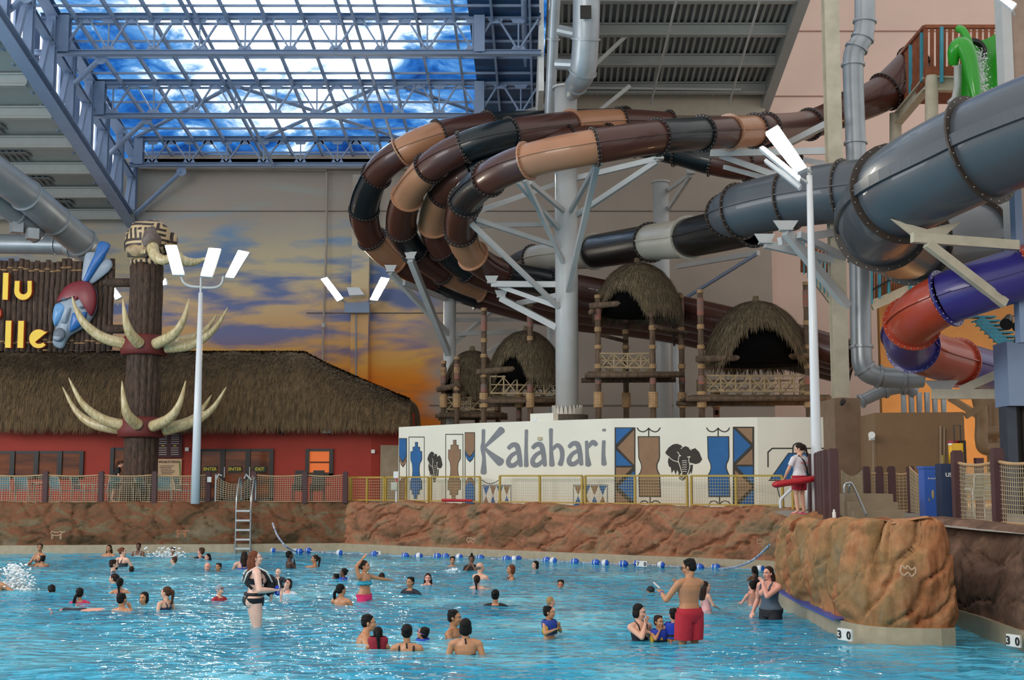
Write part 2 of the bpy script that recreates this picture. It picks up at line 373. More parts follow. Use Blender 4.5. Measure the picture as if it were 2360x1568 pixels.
# knee braces from the side truss to the cross trusses
for a, b, Ya, Yb, lab in (((75, 285), (232, 135), 54, 49, 'upper knee brace of the side truss below the nearest cross truss'),
                     ((192, 410), (338, 275), 59.5, 54.5, 'middle knee brace between the side truss and the middle cross truss'),
                     ((300, 505), (418, 395), 61.5, 60, 'lowest knee brace of the side truss beside the carved totem head'),
                     ((-5, 45), (60, -8), 44, 42, 'short knee brace in the top left corner')):
    pa, pb = P(*a, Ya), P(*b, Yb); q = thing('knee_brace', pa, lab, 'roof brace', 'knee braces of the side truss')
    part('pipe', M().tube([pa, pb], .11, 10), m_steel, q)
    part('end_plate', M().ell(pb, (.24, .03, .24)), m_steel, q)
# low roof left of the side truss
lo = M(); x0 = -45
Y = 38
lo.quad((x0, 38, zr(38)-3.0), (XT+.4, 38, zr(38)-3.0), (XT-.1, 62, zr(62)-3.0), (x0, 62, zr(62)-3.0)); struct('ceiling_low', lo, m_rib)
rb = M(); Y = 61
while Y > 44:
    rb.ibeam((x0, Y, zr(Y)-3.3), (XT+.3, Y, zr(Y)-3.3), .3, .5); Y -= 2.8
struct('ceiling_beams_low', rb, m_rib)
for Y in (60.2, 57.4, 54.6, 51.8):
    sl_ = M()
    for i in range(16): sl_.bar((-25.4+i*.28, Y-.5, zr(Y-.5)-3.06), (-25.4+i*.28, Y+.5, zr(Y+.5)-3.06), .1, .1)
    sl_.box((-23.2, Y, zr(Y)-3.03), (4.6, 1.1, .03))
    struct('ceiling_slats', sl_, m_deckmetal)
# ---- high metal roof on the right
def zh(Y): return 21.3+.159*(62-Y)
XH0, XH1 = 1.5, 12.45
hr = M(); hr.quad((XH0, 44, zh(44)), (XH1-.5, 44, zh(44)), (XH1, 62, zh(62)), (XH0, 62, zh(62))); struct('ceiling_high', hr, m_deckmetal)
rb = M(); x = XH0
while x < XH1:
    rb.bar((x-.028*18, 44, zh(44)-.05), (x, 61.9, zh(61.9)-.05), .12, .16); x += .3
struct('ceiling_ribs', rb, m_rib)
rb = M()
for Y in (60.3, 57.5, 54.7, 51.9): rb.ibeam((XH0, Y, zh(Y)-.35), (XH1-.1, Y, zh(Y)-.35), .35, .55)
rb.bar((XH1-.55, 44, zh(44)-.3), (XH1+.05, 62, zh(62)-.3), .45, .9)
struct('ceiling_beams', rb, m_rib)
struct('wall_header', M().bb(1.5, XH1, YB-.4, YB, P(0, 271, YB).z, P(0, 223, YB).z), mat('cream_header_paint', 'bdb3a2', .8, var=.04))
# tower wall right of the high roof
struct('wall_right_back', M().bb(X(1760, 20, 63), 45, 63, 63.4, 1, 36), m_pink)
t = M()
for py in (72, 222): z = P(0, py, 63).z; t.bb(12, 40, 62.97, 63, z-.03, z+.03)
struct('trim_tower_joints', t, mat('joint_line_tan', '9a7468', .9))
# sprinkler pipes under the high roof
for a, b, lab in (((1560, -2), (1500, 240), 'thin slanting sprinkler pipe under the ribbed roof, left one'), ((1752, -2), (1680, 240), 'thin slanting sprinkler pipe under the ribbed roof, right one')):
    solo('sprinkler_pipe', M().tube([P(*a, 50), P(*b, 60)], .05, 6), m_steelw, lab, 'pipe', 'sprinkler pipes')
solo('sprinkler_pipe', M().tube([P(1340, 202, 60), P(1708, 206, 60)], .07, 8), m_steelw, 'level sprinkler pipe below the ribbed roof', 'pipe')
for a, b, lab in (((1465, 62), (1372, 150), 'white roof strut rising right beside the big duct'), ((1452, 198), (1370, 265), 'white roof strut behind the tan slide ends'), ((1180, 268), (1255, 245), 'short white roof strut left of the central column')):
    solo('roof_strut', M().bar(P(*a, 55), P(*b, 55), .16, .16), m_steelw, lab, 'roof brace')
# column between skylight and high roof
struct('pillar_roof', M().bb(X(1240, 20, 50), X(1252, 20, 50), 49, 61.9, 17.6, 24), mat('bright_column_paint', 'd8dcdc', .5))
solo('vertical_pipe', M().tube([P(1208, -5, 47), P(1213, 262, 58)], .13, 10), m_steel, 'slim grey pipe running down the right edge of the skylight', 'pipe')
# ------------------------------------------------------------------ pool: water, rock walls, tile band
def hit(px, py, A, B, off=0.0):              # pixel ray meets the vertical plane through A and B
    A, B = Vector((A[0], A[1], 0)), Vector((B[0], B[1], 0)); t = (B-A).normalized(); n = Vector((t.y, -t.x, 0))
    d = P(px, py, 10)-Vector((0, 0, HC)); o = Vector((0, 0, HC)); A = A+n*off
    return o+d*((A-o).dot(n)/d.dot(n))
def resample(pts, step):
    pts = [Vector((p[0], p[1], 0)) for p in pts]; out = [pts[0]]; acc = 0
    L_ = [0]
    for a, b in zip(pts, pts[1:]): L_.append(L_[-1]+(b-a).length)
    n = max(2, int(L_[-1]/step)); res = []; j = 0
    for i in range(n+1):
        s = L_[-1]*i/n
        while j < len(pts)-2 and L_[j+1] < s: j += 1
        t = (s-L_[j])/max(1e-6, L_[j+1]-L_[j]); res.append(pts[j].lerp(pts[j+1], t))
    return res, L_[-1]
def rock_material(name, cols, streak):
    m = bpy.data.materials.new(name); m.use_nodes = True; nt = m.node_tree; L = nt.links.new
    b = nt.nodes['Principled BSDF']; b.inputs['Roughness'].default_value = .8; b.inputs['Specular IOR Level'].default_value = .3
    tc = N('ShaderNodeTexCoord', nt); mp = N('ShaderNodeMapping', nt); mp.inputs['Rotation'].default_value = streak[0]; mp.inputs['Scale'].default_value = streak[1]; L(tc.outputs['Object'], mp.inputs[0])
    n = N('ShaderNodeTexNoise', nt); n.inputs['Scale'].default_value = .9; n.inputs['Detail'].default_value = 6; n.inputs['Roughness'].default_value = .6; n.inputs['Distortion'].default_value = .8; L(mp.outputs[0], n.inputs[0])
    r = ramp(nt, cols); L(n.outputs['Fac'], r.inputs[0])
    n2 = N('ShaderNodeTexNoise', nt); n2.inputs['Scale'].default_value = 9; n2.inputs['Detail'].default_value = 6; L(tc.outputs['Object'], n2.inputs[0])
    r2 = ramp(nt, [(.3, (.84, .83, .82, 1)), (.7, (1.1, 1.09, 1.08, 1))]); L(n2.outputs['Fac'], r2.inputs[0])
    mx = N('ShaderNodeMix', nt, data_type='RGBA', blend_type='MULTIPLY'); mx.inputs[0].default_value = 1; L(r.outputs[0], mx.inputs[6]); L(r2.outputs[0], mx.inputs[7]); L(mx.outputs[2], b.inputs['Base Color'])
    bp = N('ShaderNodeBump', nt); bp.inputs['Strength'].default_value = .5; bp.inputs['Distance'].default_value = .03; L(n2.outputs['Fac'], bp.inputs['Height']); L(bp.outputs[0], b.inputs['Normal'])
    return m
m_rockL = rock_material('painted_rock_dark', [(.34, hx('43341f')), (.43, hx('6a4c34')), (.5, hx('774a32')), (.56, hx('6c5a40')), (.66, hx('766752'))], ((0, .7, 0), (.8, 1, 1.6)))
m_rockM = rock_material('painted_rock_orange', [(.33, hx('6d5138')), (.42, hx('8e6248')), (.5, hx('a06a4e')), (.57, hx('967558')), (.66, hx('77684f'))], ((0, -.6, 0), (.7, .7, 1.5)))
m_rockB = rock_material('painted_rock_ochre', [(.33, hx('7a4320')), (.42, hx('9a6440')), (.5, hx('a67a54')), (.57, hx('8c6c46')), (.66, hx('8a7456'))], ((0, -.3, 0), (1.2, 1.2, .7)))
m_rockR = rock_material('painted_rock_brown', [(.28, hx('2e221c')), (.42, hx('5a4436')), (.55, hx('6b5244')), (.72, hx('8d6f5c'))], ((0, 0, 0), (1, 1, 1)))
m_tile = mat('pool_edge_tile', 'a99a80', .35, var=.1, vs=6)

def crack(u, v, ang, sa, sb, seed):
    """groove depth 0..1 of a slanted cell pattern on the wall surface"""
    p, q = u*math.cos(ang)+v*math.sin(ang), -u*math.sin(ang)+v*math.cos(ang)
    wx = fbm(u*.6, v*.6, seed)*.5; wy = fbm(u*.6+9, v*.6, seed)*.5
    d, fp = noise.voronoi(Vector(((q+wx)*sb, (p+wy)*sa, seed)))
    e = d[1]-d[0]
    return max(0, 1-e/.10)**1.3, (q+wx)*sb-fp[0].x
def rock(name, path, mt, ang, zbase, ztop, seed, step=.06, nv=44, lip=1.0, amp=1.0, drape=0.0, batter=.35, ztf=None):
    pts, Lt = resample(path, step); n = len(pts)-1; m = M(); vs = []
    for i, p in enumerate(pts):
        a, b = pts[max(0, i-3)], pts[min(n, i+3)]; t = (b-a).normalized(); nn = Vector((t.y, -t.x, 0)); u = Lt*i/n
        zt_ = ztop+(ztf(u/Lt) if ztf else 0)+.05*fbm(u*1.4, seed)+.03*fbm(u*5, seed+3)
        for j in range(nv+1):
            v = j/nv
            if v < .72:
                k = v/.72; s = -batter*k+.10*math.sin(PI*k); z = zbase+(zt_-.14-zbase)*k
            else:
                k = (v-.72)/.28; th = k*PI/2 if k < .5 else PI/4
                if k < .5: s = -batter-.28*(1-math.cos(k*PI)); z = zt_-.14+.14*math.sin(k*PI)
                else: s = -batter-.28-(k-.5)*2*lip; z = zt_-(k-.5)*.16
            fade = min(1, max(0, (1-v)*9)); g, d0 = crack(u, z, ang, .42, 1.5, seed); g2, _d = crack(u, z, ang+.25, .8, 2.7, seed+40)
            w_ = .16*fbm(u*.8, z*.8, seed)*amp-.17*g*amp-.05*g2*amp+.018*fbm(u*3.3, z*3.3, seed+5)*amp+.10*d0*amp
            if drape: w_ += drape*(.15*fbm(u*3.2, z*.35, seed+2)-.22*max(0, fbm(u*2.6+.3*fbm(u*2, z*1.5, 1), z*.25, seed+8))**1.2)
            base = min(1, (j/nv)*12+.25)
            vs.append(Vector((p.x, p.y, z))+nn*(s+w_*fade*base)+Vector((0, 0, .25*w_*(1 if v > .8 else 0)*fade)))
    w1 = nv+1
    m.add(vs, [(i*w1+j, (i+1)*w1+j, (i+1)*w1+j+1, i*w1+j+1) for i in range(n) for j in range(nv)])
    return struct(name, m, mt, True)
def band(name, path, off=.06, z0=-1.9, z1=.27, mt=None):
    pts, Lt = resample(path, .25); n = len(pts)-1; m = M(); vs = []
    for i, p in enumerate(pts):
        t = (pts[min(n, i+1)]-pts[max(0, i-1)]).normalized(); nn = Vector((t.y, -t.x, 0))
        a = p+nn*off; b = p-nn*.25; vs += [(a.x, a.y, z0), (a.x, a.y, z1), (b.x, b.y, z1)]
    m.add(vs, [(i*3+j, i*3+3+j, i*3+4+j, i*3+1+j) for i in range(n) for j in range(2)])
    return struct(name, m, mt or m_tile)
PL = [(-26, 42.6), (-16, 43.1), (-9.2, 44.0), (-5.0, 44.75)]
PM = [(-6.3, 44.9), (-5.4, 44.15), (6.98, 35), (7.6, 34.3)]
PBk = [(7.3, 31.5), (6.3, 28.4), (5.75, 26.9), (5.35, 26.0), (5.22, 24.6), (5.15, 21.5), (5.17, 20.2), (5.3, 19.65), (5.6, 19.38), (6.1, 19.25), (6.42, 19.25), (6.55, 19.4), (6.58, 20.2), (6.6, 24.6)]
PR = [(7.52, 25), (7.52, 21.2), (7.4, 18.6), (7.3, 16), (7.2, 12)]
zt_rock = DZ+.07
rock('wall_left', PL, m_rockL, -.75, .26, zt_rock, 3.1, amp=.55, lip=.9)
rock('wall_middle', PM, m_rockM, .72, .26, zt_rock, 7.7, nv=56, step=.05, lip=.9)
rock('wall_outcrop', PBk, m_rockB, 1.15, .26, zt_rock+.02, 12.3, step=.035, nv=60, lip=.42, amp=.6, drape=1.0, batter=.12, ztf=lambda u: .14*max(0, math.sin(PI*min(1, max(0, (u-.45)/.5)))))
rock('wall_right', PR, m_rockR, .2, .26, zt_rock+.03, 5.5, lip=.7, amp=.5)
for nm, p in (('trim_tile_left', PL), ('trim_tile_middle', PM), ('trim_tile_outcrop', PBk), ('trim_tile_right', PR)): band(nm, p)
band('trim_blue_line', [(5.45, 26.3), (5.26, 25.4), (5.13, 23), (5.08, 20.3)], .075, .258, .285, mat('blue_trim_paint', '3f55a8', .4))
# steps climbing out of the narrow channel behind the outcrop
st = M()
for i in range(8): st.bb(6.5, 7.7, 21.6+i*.38, 24.8, -1.2+.35*i-.35, -.55+.31*i)
struct('channel_steps', st, mat('channel_step_concrete', '6c6252', .7))

# water surface: real swell plus fine ripples
m_water = bpy.data.materials.new('pool_water'); m_water.use_nodes = True; nt = m_water.node_tree; b = nt.nodes['Principled BSDF']; L = nt.links.new
tc = N('ShaderNodeTexCoord', nt)
n0 = N('ShaderNodeTexNoise', nt); n0.inputs['Scale'].default_value = .35; n0.inputs['Detail'].default_value = 5; L(tc.outputs['Object'], n0.inputs[0])
r0 = ramp(nt, [(.35, hx('2c96bc')), (.5, hx('44aed0')), (.66, hx('78cce2'))]); L(n0.outputs['Fac'], r0.inputs[0]); L(r0.outputs[0], b.inputs['Base Color'])
b.inputs['Roughness'].default_value = .03; b.inputs['IOR'].default_value = 1.33; b.inputs['Alpha'].default_value = .88; b.inputs['Specular IOR Level'].default_value = .55
mp = N('ShaderNodeMapping', nt); mp.inputs['Scale'].default_value = (.8, 1.5, 1); L(tc.outputs['Object'], mp.inputs[0])
n1 = N('ShaderNodeTexNoise', nt); n1.inputs['Scale'].default_value = 2.6; n1.inputs['Detail'].default_value = 1.6; n1.inputs['Roughness'].default_value = .45; n1.inputs['Distortion'].default_value = .35; L(mp.outputs[0], n1.inputs[0])
bp = N('ShaderNodeBump', nt); bp.inputs['Strength'].default_value = 1; bp.inputs['Distance'].default_value = .16; L(n1.outputs['Fac'], bp.inputs['Height']); L(bp.outputs[0], b.inputs['Normal'])
def wave(x, y):
    q = 1.0 if y > 18 else 1.25
    return .035*fbm(x*.55, y*.9, 1, 3)*q+.022*fbm(x*1.6+3, y*2.2, 4, 3)+.03*math.sin(y*1.15+.5*fbm(x*.2, y*.2, 2)*4)
wm = M(); vs = []; NU, NV = 400, 420
for j in range(NV+1):
    y = 9.5+(45.8-9.5)*(j/NV)**1.35
    for i in range(NU+1):
        u = i/NU; xl, xr = -26, 8.2; x = xl+(xr-xl)*u
        vs.append((x, y, wave(x, y)))
wm.add(vs, [(j*(NU+1)+i, j*(NU+1)+i+1, (j+1)*(NU+1)+i+1, (j+1)*(NU+1)+i) for j in range(NV) for i in range(NU)])
o = struct('pool_water', wm, m_water, True); o['kind'] = 'stuff'; tag(o, 'rippling turquoise pool water filling the wave pool', 'water')

# ------------------------------------------------------------------ painted white wall behind the railing
m_cream = mat('cream_block_wall', 'e2dccb', .7, var=.03, vs=1)
m_grey = mat('mural_grey_paint', '7c7c80', .7, var=.08, vs=3); m_mblue = mat('mural_blue_paint', '1f5c94', .7, var=.1, vs=3)
m_mbrown = mat('mural_brown_paint', '8b6a4e', .7, var=.08, vs=3); m_mdark = mat('mural_dark_outline', '3a342e', .8)
MP = [(X(918, 2.5, 44.6), 44.6), (X(1107, 2.5, 42.4), 42.4), (X(1412, 2.5, 39.4), 39.4), (X(1748, 2.5, 37.2), 37.2), (X(1932, 2.5, 36.9), 36.9)]
tops = [(918, 985), (1107, 975), (1412, 965), (1748, 962), (1932, 962)]
walls = []
for i in range(4):
    A, B = MP[i], MP[i+1]; za, zb = hit(*tops[i], A, B).z, hit(*tops[i+1], A, B).z
    t = (Vector(B)-Vector(A)).normalized(); nn = Vector((t.y, -t.x)); w = M()
    a0, b0 = Vector(A), Vector(B); a1, b1 = a0-nn*.3, b0-nn*.3
    w.add([(a0.x, a0.y, DZ-.03), (b0.x, b0.y, DZ-.03), (b0.x, b0.y, zb), (a0.x, a0.y, za), (a1.x, a1.y, DZ-.03), (b1.x, b1.y, DZ-.03), (b1.x, b1.y, zb), (a1.x, a1.y, za)],
          [(0, 1, 2, 3), (5, 4, 7, 6), (3, 2, 6, 7), (0, 3, 7, 4), (1, 5, 6, 2), (0, 4, 5, 1)])
    walls.append(struct('wall_mural', w, m_cream))
q0, q1 = hit(1222, 958, MP[1], MP[2], -.02), hit(1274, 985, MP[1], MP[2], -.02)
w = M().prism([(0, 0), ((q1-q0).length*.93, 0), ((q1-q0).length*.93, .45), (0, .45)], (q0.x, q0.y, q1.z), (Vector(MP[2])-Vector(MP[1])).normalized().to_3d(), (0, 0, 1), -.28)
struct('wall_mural_raised_block', w, m_cream)
def seg_of(px): return 0 if px < 1107 else 1 if px < 1412 else 2 if px < 1748 else 3
def paint(name, polys, mt, k, off, parent=True, t=.004):
    A, B = MP[k], MP[k+1]; tt = (Vector(B)-Vector(A)).normalized(); m = M()
    for n_, poly in enumerate(polys):
        ps = [hit(x, y, A, B) for x, y in poly]; o = ps[0]; ux = Vector((tt.x, tt.y, 0))
        m.prism([((p-o).dot(ux), p.z-o.z) for p in ps], o+Vector((tt.y, -tt.x, 0))*(off+n_*.0008), ux, (0, 0, 1), t)
    return part(name, m, mt, walls[k])
def stroke(pts, n=6, capn=6):
    """outline polygon of a stroke: list of (x, y, halfwidth)"""
    s = spline(pts, n) if len(pts) > 2 else [tuple(pts[0]), tuple(pts[1])]; Lf = []; Rt = []
    for i, (x, y, h) in enumerate(s):
        a, b = s[max(i-1, 0)], s[min(i+1, len(s)-1)]; d = Vector((b[0]-a[0], b[1]-a[1])).normalized()
        Lf.append((x-d.y*h, y+d.x*h)); Rt.append((x+d.y*h, y-d.x*h))
        if i == 0: d0 = d
        d1 = d
    x, y, h = s[-1]; end = []
    for i in range(1, capn): a = PI/2-PI*i/capn; end.append((x+d1.x*h*math.cos(a)*.7-d1.y*h*math.sin(a), y+d1.y*h*math.cos(a)*.7+d1.x*h*math.sin(a)))
    x, y, h = s[0]; st_ = []
    for i in range(1, capn): a = PI/2-PI*i/capn; st_.append((x-d0.x*h*math.cos(a)*.7+d0.y*h*math.sin(a), y-d0.y*h*math.cos(a)*.7-d0.x*h*math.sin(a)))
    return Lf+end+Rt[::-1]+st_
Z1 = lambda poly: [(900+q[0]/4.291, 980+q[1]/4.291)+tuple(h/4.291 for h in q[2:]) for q in poly]
Z2 = lambda poly: [(1300+q[0]/3.92, 940+q[1]/3.92)+tuple(h/3.92 for h in q[2:]) for q in poly]
def a_strokes(dx, dy):
    return [[(1170+dx, 228+dy, 20), (1205+dx, 198+dy, 23), (1250+dx, 205+dy, 26), (1272+dx, 280+dy, 24), (1280+dx, 350+dy, 24), (1288+dx, 402+dy, 20)],
            [(1255+dx, 268+dy, 18), (1200+dx, 300+dy, 20), (1166+dx, 355+dy, 23), (1180+dx, 397+dy, 25), (1225+dx, 395+dy, 22), (1275+dx, 350+dy, 18)]]
letters = [[[(920, 52, 18), (918, 160, 17), (912, 230, 22), (925, 330, 18), (921, 470, 31)], [(935, 215, 14), (985, 165, 20), (1100, 48, 36)], [(935, 232, 14), (990, 285, 24), (1088, 368, 42)]],
           a_strokes(0, 0), [[(1345, 55, 17), (1342, 230, 17), (1343, 402, 23)]], a_strokes(240, -4),
           [[(1587, 45, 20), (1588, 220, 17), (1597, 395, 27)], [(1600, 245, 14), (1650, 200, 20), (1692, 240, 23), (1698, 320, 22), (1680, 388, 26)]],
           a_strokes(600, -14), [[(1940, 165, 17), (1945, 290, 18), (1957, 392, 30)], [(1955, 222, 14), (2000, 170, 23), (2032, 192, 23)]],
           [[(2110, 162, 18), (2106, 290, 19), (2112, 385, 27)], [(2104, 50, 14), (2122, 50, 14)]]]
for k, st_ in enumerate(letters): paint('letter', [stroke(Z1(s)) for s in st_], m_grey, 1, .003+k*.0001)
# stepped figures, shields, diamonds on the left panel
TOT = [(243, 168), (272, 168), (272, 215), (292, 215), (292, 255), (313, 260), (313, 345), (292, 385), (287, 440), (291, 490), (300, 525), (312, 560), (312, 640), (288, 643), (288, 690), (265, 692), (265, 730), (230, 730), (230, 692), (212, 690), (212, 645), (193, 642), (195, 560), (208, 525), (216, 490), (218, 440), (213, 385), (198, 345), (198, 262), (220, 258), (220, 215), (243, 213)]
def shrink(poly, k):
    out = []; n = len(poly); ar = sum(poly[i][0]*poly[(i+1) % n][1]-poly[(i+1) % n][0]*poly[i][1] for i in range(n)); sg = 1 if ar > 0 else -1
    for i in range(n):
        a, b, c = Vector(poly[i-1]), Vector(poly[i]), Vector(poly[(i+1) % n]); d1, d2 = (b-a).normalized(), (c-b).normalized()
        n1, n2 = Vector((-d1.y, d1.x))*sg, Vector((-d2.y, d2.x))*sg; q = n1+n2; q = q/max(.3, q.length_squared/2) if q.length > 1e-3 else n1
        out.append((b.x+q.x*k, b.y+q.y*k))
    return out
def rect(x0, y0, x1, y1): return [(x0, y0), (x1, y0), (x1, y1), (x0, y1)]
def frame_lines(x0, y0, x1, y1, w=5): return [rect(x0, y0, x1, y0+w*1.6), rect(x0, y1-w, x1, y1), rect(x0, y0, x0+w, y1), rect(x1-w, y0, x1, y1)]
paint('painted_frame', [Z1(r) for r in frame_lines(180, 115, 337, 787)+frame_lines(545, 88, 720, 787)+frame_lines(86, 130, 163, 787)+frame_lines(737, 72, 836, 787)], m_mdark, 0, .002)
paint('painted_figure_outline', [Z1(TOT)], m_mdark, 0, .003); paint('painted_figure', [Z1(shrink(TOT, 5))], m_mblue, 0, .008)
T2 = [(566+(x-193)/120*130, 147+(y-168)/562*588) for x, y in TOT]
paint('painted_figure_outline', [Z1(T2)], m_mdark, 0, .003); paint('painted_figure', [Z1(shrink(T2, 5))], m_mbrown, 0, .008)
for (x0, x1, y0, yb, c1, c2, yB0, yB1) in ((91, 158, 137, 300, m_mblue, m_mbrown, 600, 545), (742, 831, 80, 250, m_mbrown, m_mblue, 600, 530)):
    xm = (x0+x1)/2; sh = lambda y, tip: [(x0, y0), (x1, y0), (x1, y), (xm+(x1-xm)*.6, y+tip*.6), (xm, y+tip), (xm-(xm-x0)*.6, y+tip*.6), (x0, y)]
    paint('painted_shield_edge', [Z1(sh(yb+52, 68))], m_mdark, 0, .003); paint('painted_shield_band', [Z1(sh(yb+42, 66))], c2, 0, .008)
    paint('painted_shield_edge', [Z1(sh(yb+6, 66))], m_mdark, 0, .013); paint('painted_shield', [Z1(sh(yb-4, 62))], c1, 0, .018)
    ar_ = lambda y, k: [(x0, 783), (x1, 783), (x1, y), (xm+(x1-xm)*.6, y-k*.65), (xm, y-k), (xm-(xm-x0)*.6, y-k*.65), (x0, y)]
    paint('painted_shield_edge', [Z1(ar_(570, 62))], m_mdark, 0, .003); paint('painted_shield_band', [Z1(ar_(578, 62))], m_mbrown, 0, .008)
    paint('painted_shield', [Z1(ar_(620, 64))], c2 if c2 is m_mblue else m_mbrown, 0, .013)
def diamonds(x0, x1, y0, y1, cols, k):
    paint('painted_diamond_border', [Z1(rect(x0, y0, x1, y1))], m_grey, k, .002); paint('painted_diamond_ground', [Z1(rect(x0+9, y0+12, x1-9, y1-8))], m_cream, k, .007)
    n = len(cols); w_ = (x1-x0-18)/n; ym = (y0+y1)/2; A_ = {0: [], 1: []}
    for i, c in enumerate(cols):
        a = x0+9+i*w_; A_[c].append(Z1([(a+3, y0+14), (a+w_-3, y0+14), (a+w_/2, ym)])); A_[1-c].append(Z1([(a+w_/2, ym+3), (a+w_-3, y1-10), (a+3, y1-10)]))
    paint('painted_triangles', A_[0], m_mblue, k, .012); paint('painted_triangles', A_[1], m_mbrown, k, .012)
diamonds(905, 1195, 590, 803, [0, 1, 0, 1], 1); diamonds(1807, 2150, 588, 805, [1, 0, 1, 0], 1)
# right panel
for x0, x1, y0, y1, tri in ((457, 645, 178, 890, [(0, [(470, 186), (618, 186), (470, 330)]), (1, [(635, 200), (484, 360), (635, 518)]), (0, [(470, 384), (618, 524), (470, 524)]), (1, [(470, 542), (618, 542), (470, 690)]), (0, [(637, 570), (492, 715), (637, 855)]), (1, [(470, 748), (620, 884), (470, 884)])]),
                            (1525, 1718, 172, 888, [(1, [(1562, 184), (1702, 184), (1702, 322)]), (0, [(1535, 192), (1688, 345), (1537, 495)]), (1, [(1702, 372), (1556, 515), (1706, 515)]), (0, [(1562, 533), (1708, 533), (1710, 690)]), (1, [(1545, 565), (1700, 715), (1550, 862)]), (0, [(1712, 742), (1580, 882), (1712, 882)])])):
    paint('painted_zigzag_ground', [Z2(rect(x0, y0, x1, y1))], m_mdark, 2, .002)
    paint('painted_triangles', [Z2(t_) for c, t_ in tri if c == 0], m_mblue, 2, .007); paint('painted_triangles', [Z2(t_) for c, t_ in tri if c == 1], m_mbrown, 2, .007)
FG = [(665, 258), (865, 258), (868, 440), (862, 475), (845, 510), (843, 545), (855, 580), (868, 605), (876, 808), (678, 808), (672, 605), (688, 580), (697, 545), (694, 510), (680, 478), (671, 455)]
for dx, c in ((0, m_mbrown), (627, m_mblue)):
    f = [(x+dx, y) for x, y in FG]; paint('painted_figure_outline', [Z2(f)], m_mdark, 2, .002); paint('painted_figure', [Z2(shrink(f, 9))], c, 2, .007)
    for s in ([(662, 183, 5), (680, 208, 5), (715, 218, 5), (745, 205, 5), (765, 185, 5)], [(765, 185, 5), (785, 205, 5), (820, 218, 5), (850, 208, 5), (868, 183, 5)], [(765, 185, 5), (765, 258, 5)],
              [(680, 886, 5), (700, 850, 5), (740, 845, 5), (776, 878, 5)], [(776, 878, 5), (810, 845, 5), (855, 850, 5), (880, 886, 5)], [(778, 808, 5), (778, 878, 5)]):
        paint('painted_curl', [stroke(Z2([(x+dx, y, h) for x, y, h in s]))], m_mdark, 2, .003)
EL = [(915, 405), (945, 360), (985, 332), (1020, 326), (1055, 338), (1072, 358), (1100, 348), (1130, 362), (1145, 380), (1185, 366), (1220, 400), (1248, 468), (1225, 498), (1190, 510), (1150, 500), (1135, 495), (1128, 530), (1118, 585), (1105, 610), (1092, 650), (1065, 658), (1038, 640), (1032, 600), (1045, 590), (1056, 612), (1068, 618), (1062, 560), (1050, 520), (1040, 490), (1010, 490), (975, 470), (950, 440), (925, 422)]
TF = [[(945, 450), (990, 483), (1036, 497), (1052, 540), (1060, 590), (1040, 600), (1022, 560), (1010, 605), (992, 560), (972, 592), (965, 540), (948, 530), (938, 490)], [(1132, 520), (1165, 515), (1160, 560), (1150, 600), (1140, 575), (1130, 610), (1122, 570)]]
LN = [[(935, 436, 3), (985, 475, 3), (1036, 491, 3)], [(1025, 400, 3), (1042, 425, 3), (1034, 480, 3), (1052, 540, 3), (1068, 598, 3)], [(1143, 440, 3), (1128, 470, 3), (1138, 530, 3), (1122, 590, 3), (1104, 612, 3)], [(1075, 355, 3), (1058, 372, 3)], [(1132, 365, 3), (1150, 384, 3)]]+[[(1070, y, 2.5), (1090, y-4, 2.5), (1110, y, 2.5)] for y in (482, 500, 520, 540, 560, 580)]+[[(1044, 435, 5), (1056, 435, 5)], [(1120, 446, 5), (1134, 446, 5)], [(1046, 628, 3), (1066, 640, 3), (1084, 625, 3)]]
for k, tr_ in ((2, lambda q: (q[0], q[1])), (0, lambda q: (985+(q[0]-1533)*.41, 1041+(q[1]-1023)*.84))):
    f = lambda pl: [tr_(q)+tuple(q[2:]) for q in Z2(pl)]
    e = paint('painted_elephant', [f(EL)]+[f(t_) for t_ in TF], m_mdark, k, .004)
    sc = 1 if k == 2 else .45
    paint('painted_elephant_lines', [stroke([(x, y, h*sc) for x, y, h in f(s)]) for s in LN], m_cream, k, .012)
for s in ([(1842, 535, 6), (1842, 402, 6)], [(1842, 402, 6), (1880, 368, 6)], [(1880, 368, 6), (2070, 368, 6)], [(2150, 368, 6), (2352, 368, 6)], [(2352, 368, 6), (2392, 405, 6)], [(2392, 405, 6), (2392, 535, 6)], [(2070, 500, 6), (2068, 360, 6), (2090, 328, 6), (2120, 320, 6), (2152, 330, 6), (2168, 362, 6), (2166, 500, 6)]):
    paint('painted_bracket', [stroke(Z2(s))], m_mdark, 3, .003)
paint('painted_trapezoid_outline', [Z2([(1845, 662), (2025, 408), (2205, 408), (2385, 662)])], m_mdark, 3, .002); paint('painted_trapezoid', [Z2([(1862, 652), (2030, 416), (2200, 416), (2368, 652)])], m_mblue, 3, .007)
# ------------------------------------------------------------------ thatched restaurant, sign, totem
m_red = mat('red_facade_paint', '9c3426', .75, var=.07, vs=1.2, bump=.1, bs=60)
m_thatch = mat('restaurant_thatch', '7d6546', .95, var=.4, vs=2.2, bump=.8, bs=16, col2='52432f', stretch=(5, 1, 1), dist=.05)
m_thatch2 = mat('hut_thatch', '857459', .95, var=.4, vs=4, bump=.8, bs=18, col2='4f4536', stretch=(4, 4, .7), dist=.04)
m_dark = mat('dark_bronze_frame', '1d1c1b', .4, .2)
m_pane = mat('pane_painted_reflection', '2a201c', .1, .0, vs=1.1, col2='8a4a26', spec=.4, stretch=(.4, 1, 2.4))  # orange-brown streaks paint warm hall reflections into the glass colour
m_litpane = mat('lit_curtain', 'c8632c', .7, emit=.55)
m_log = mat('carved_log', '5a4436', .8, col2='32261f', vs=5, bump=1, bs=9, stretch=(2.5, 2.5, .7), dist=.05)
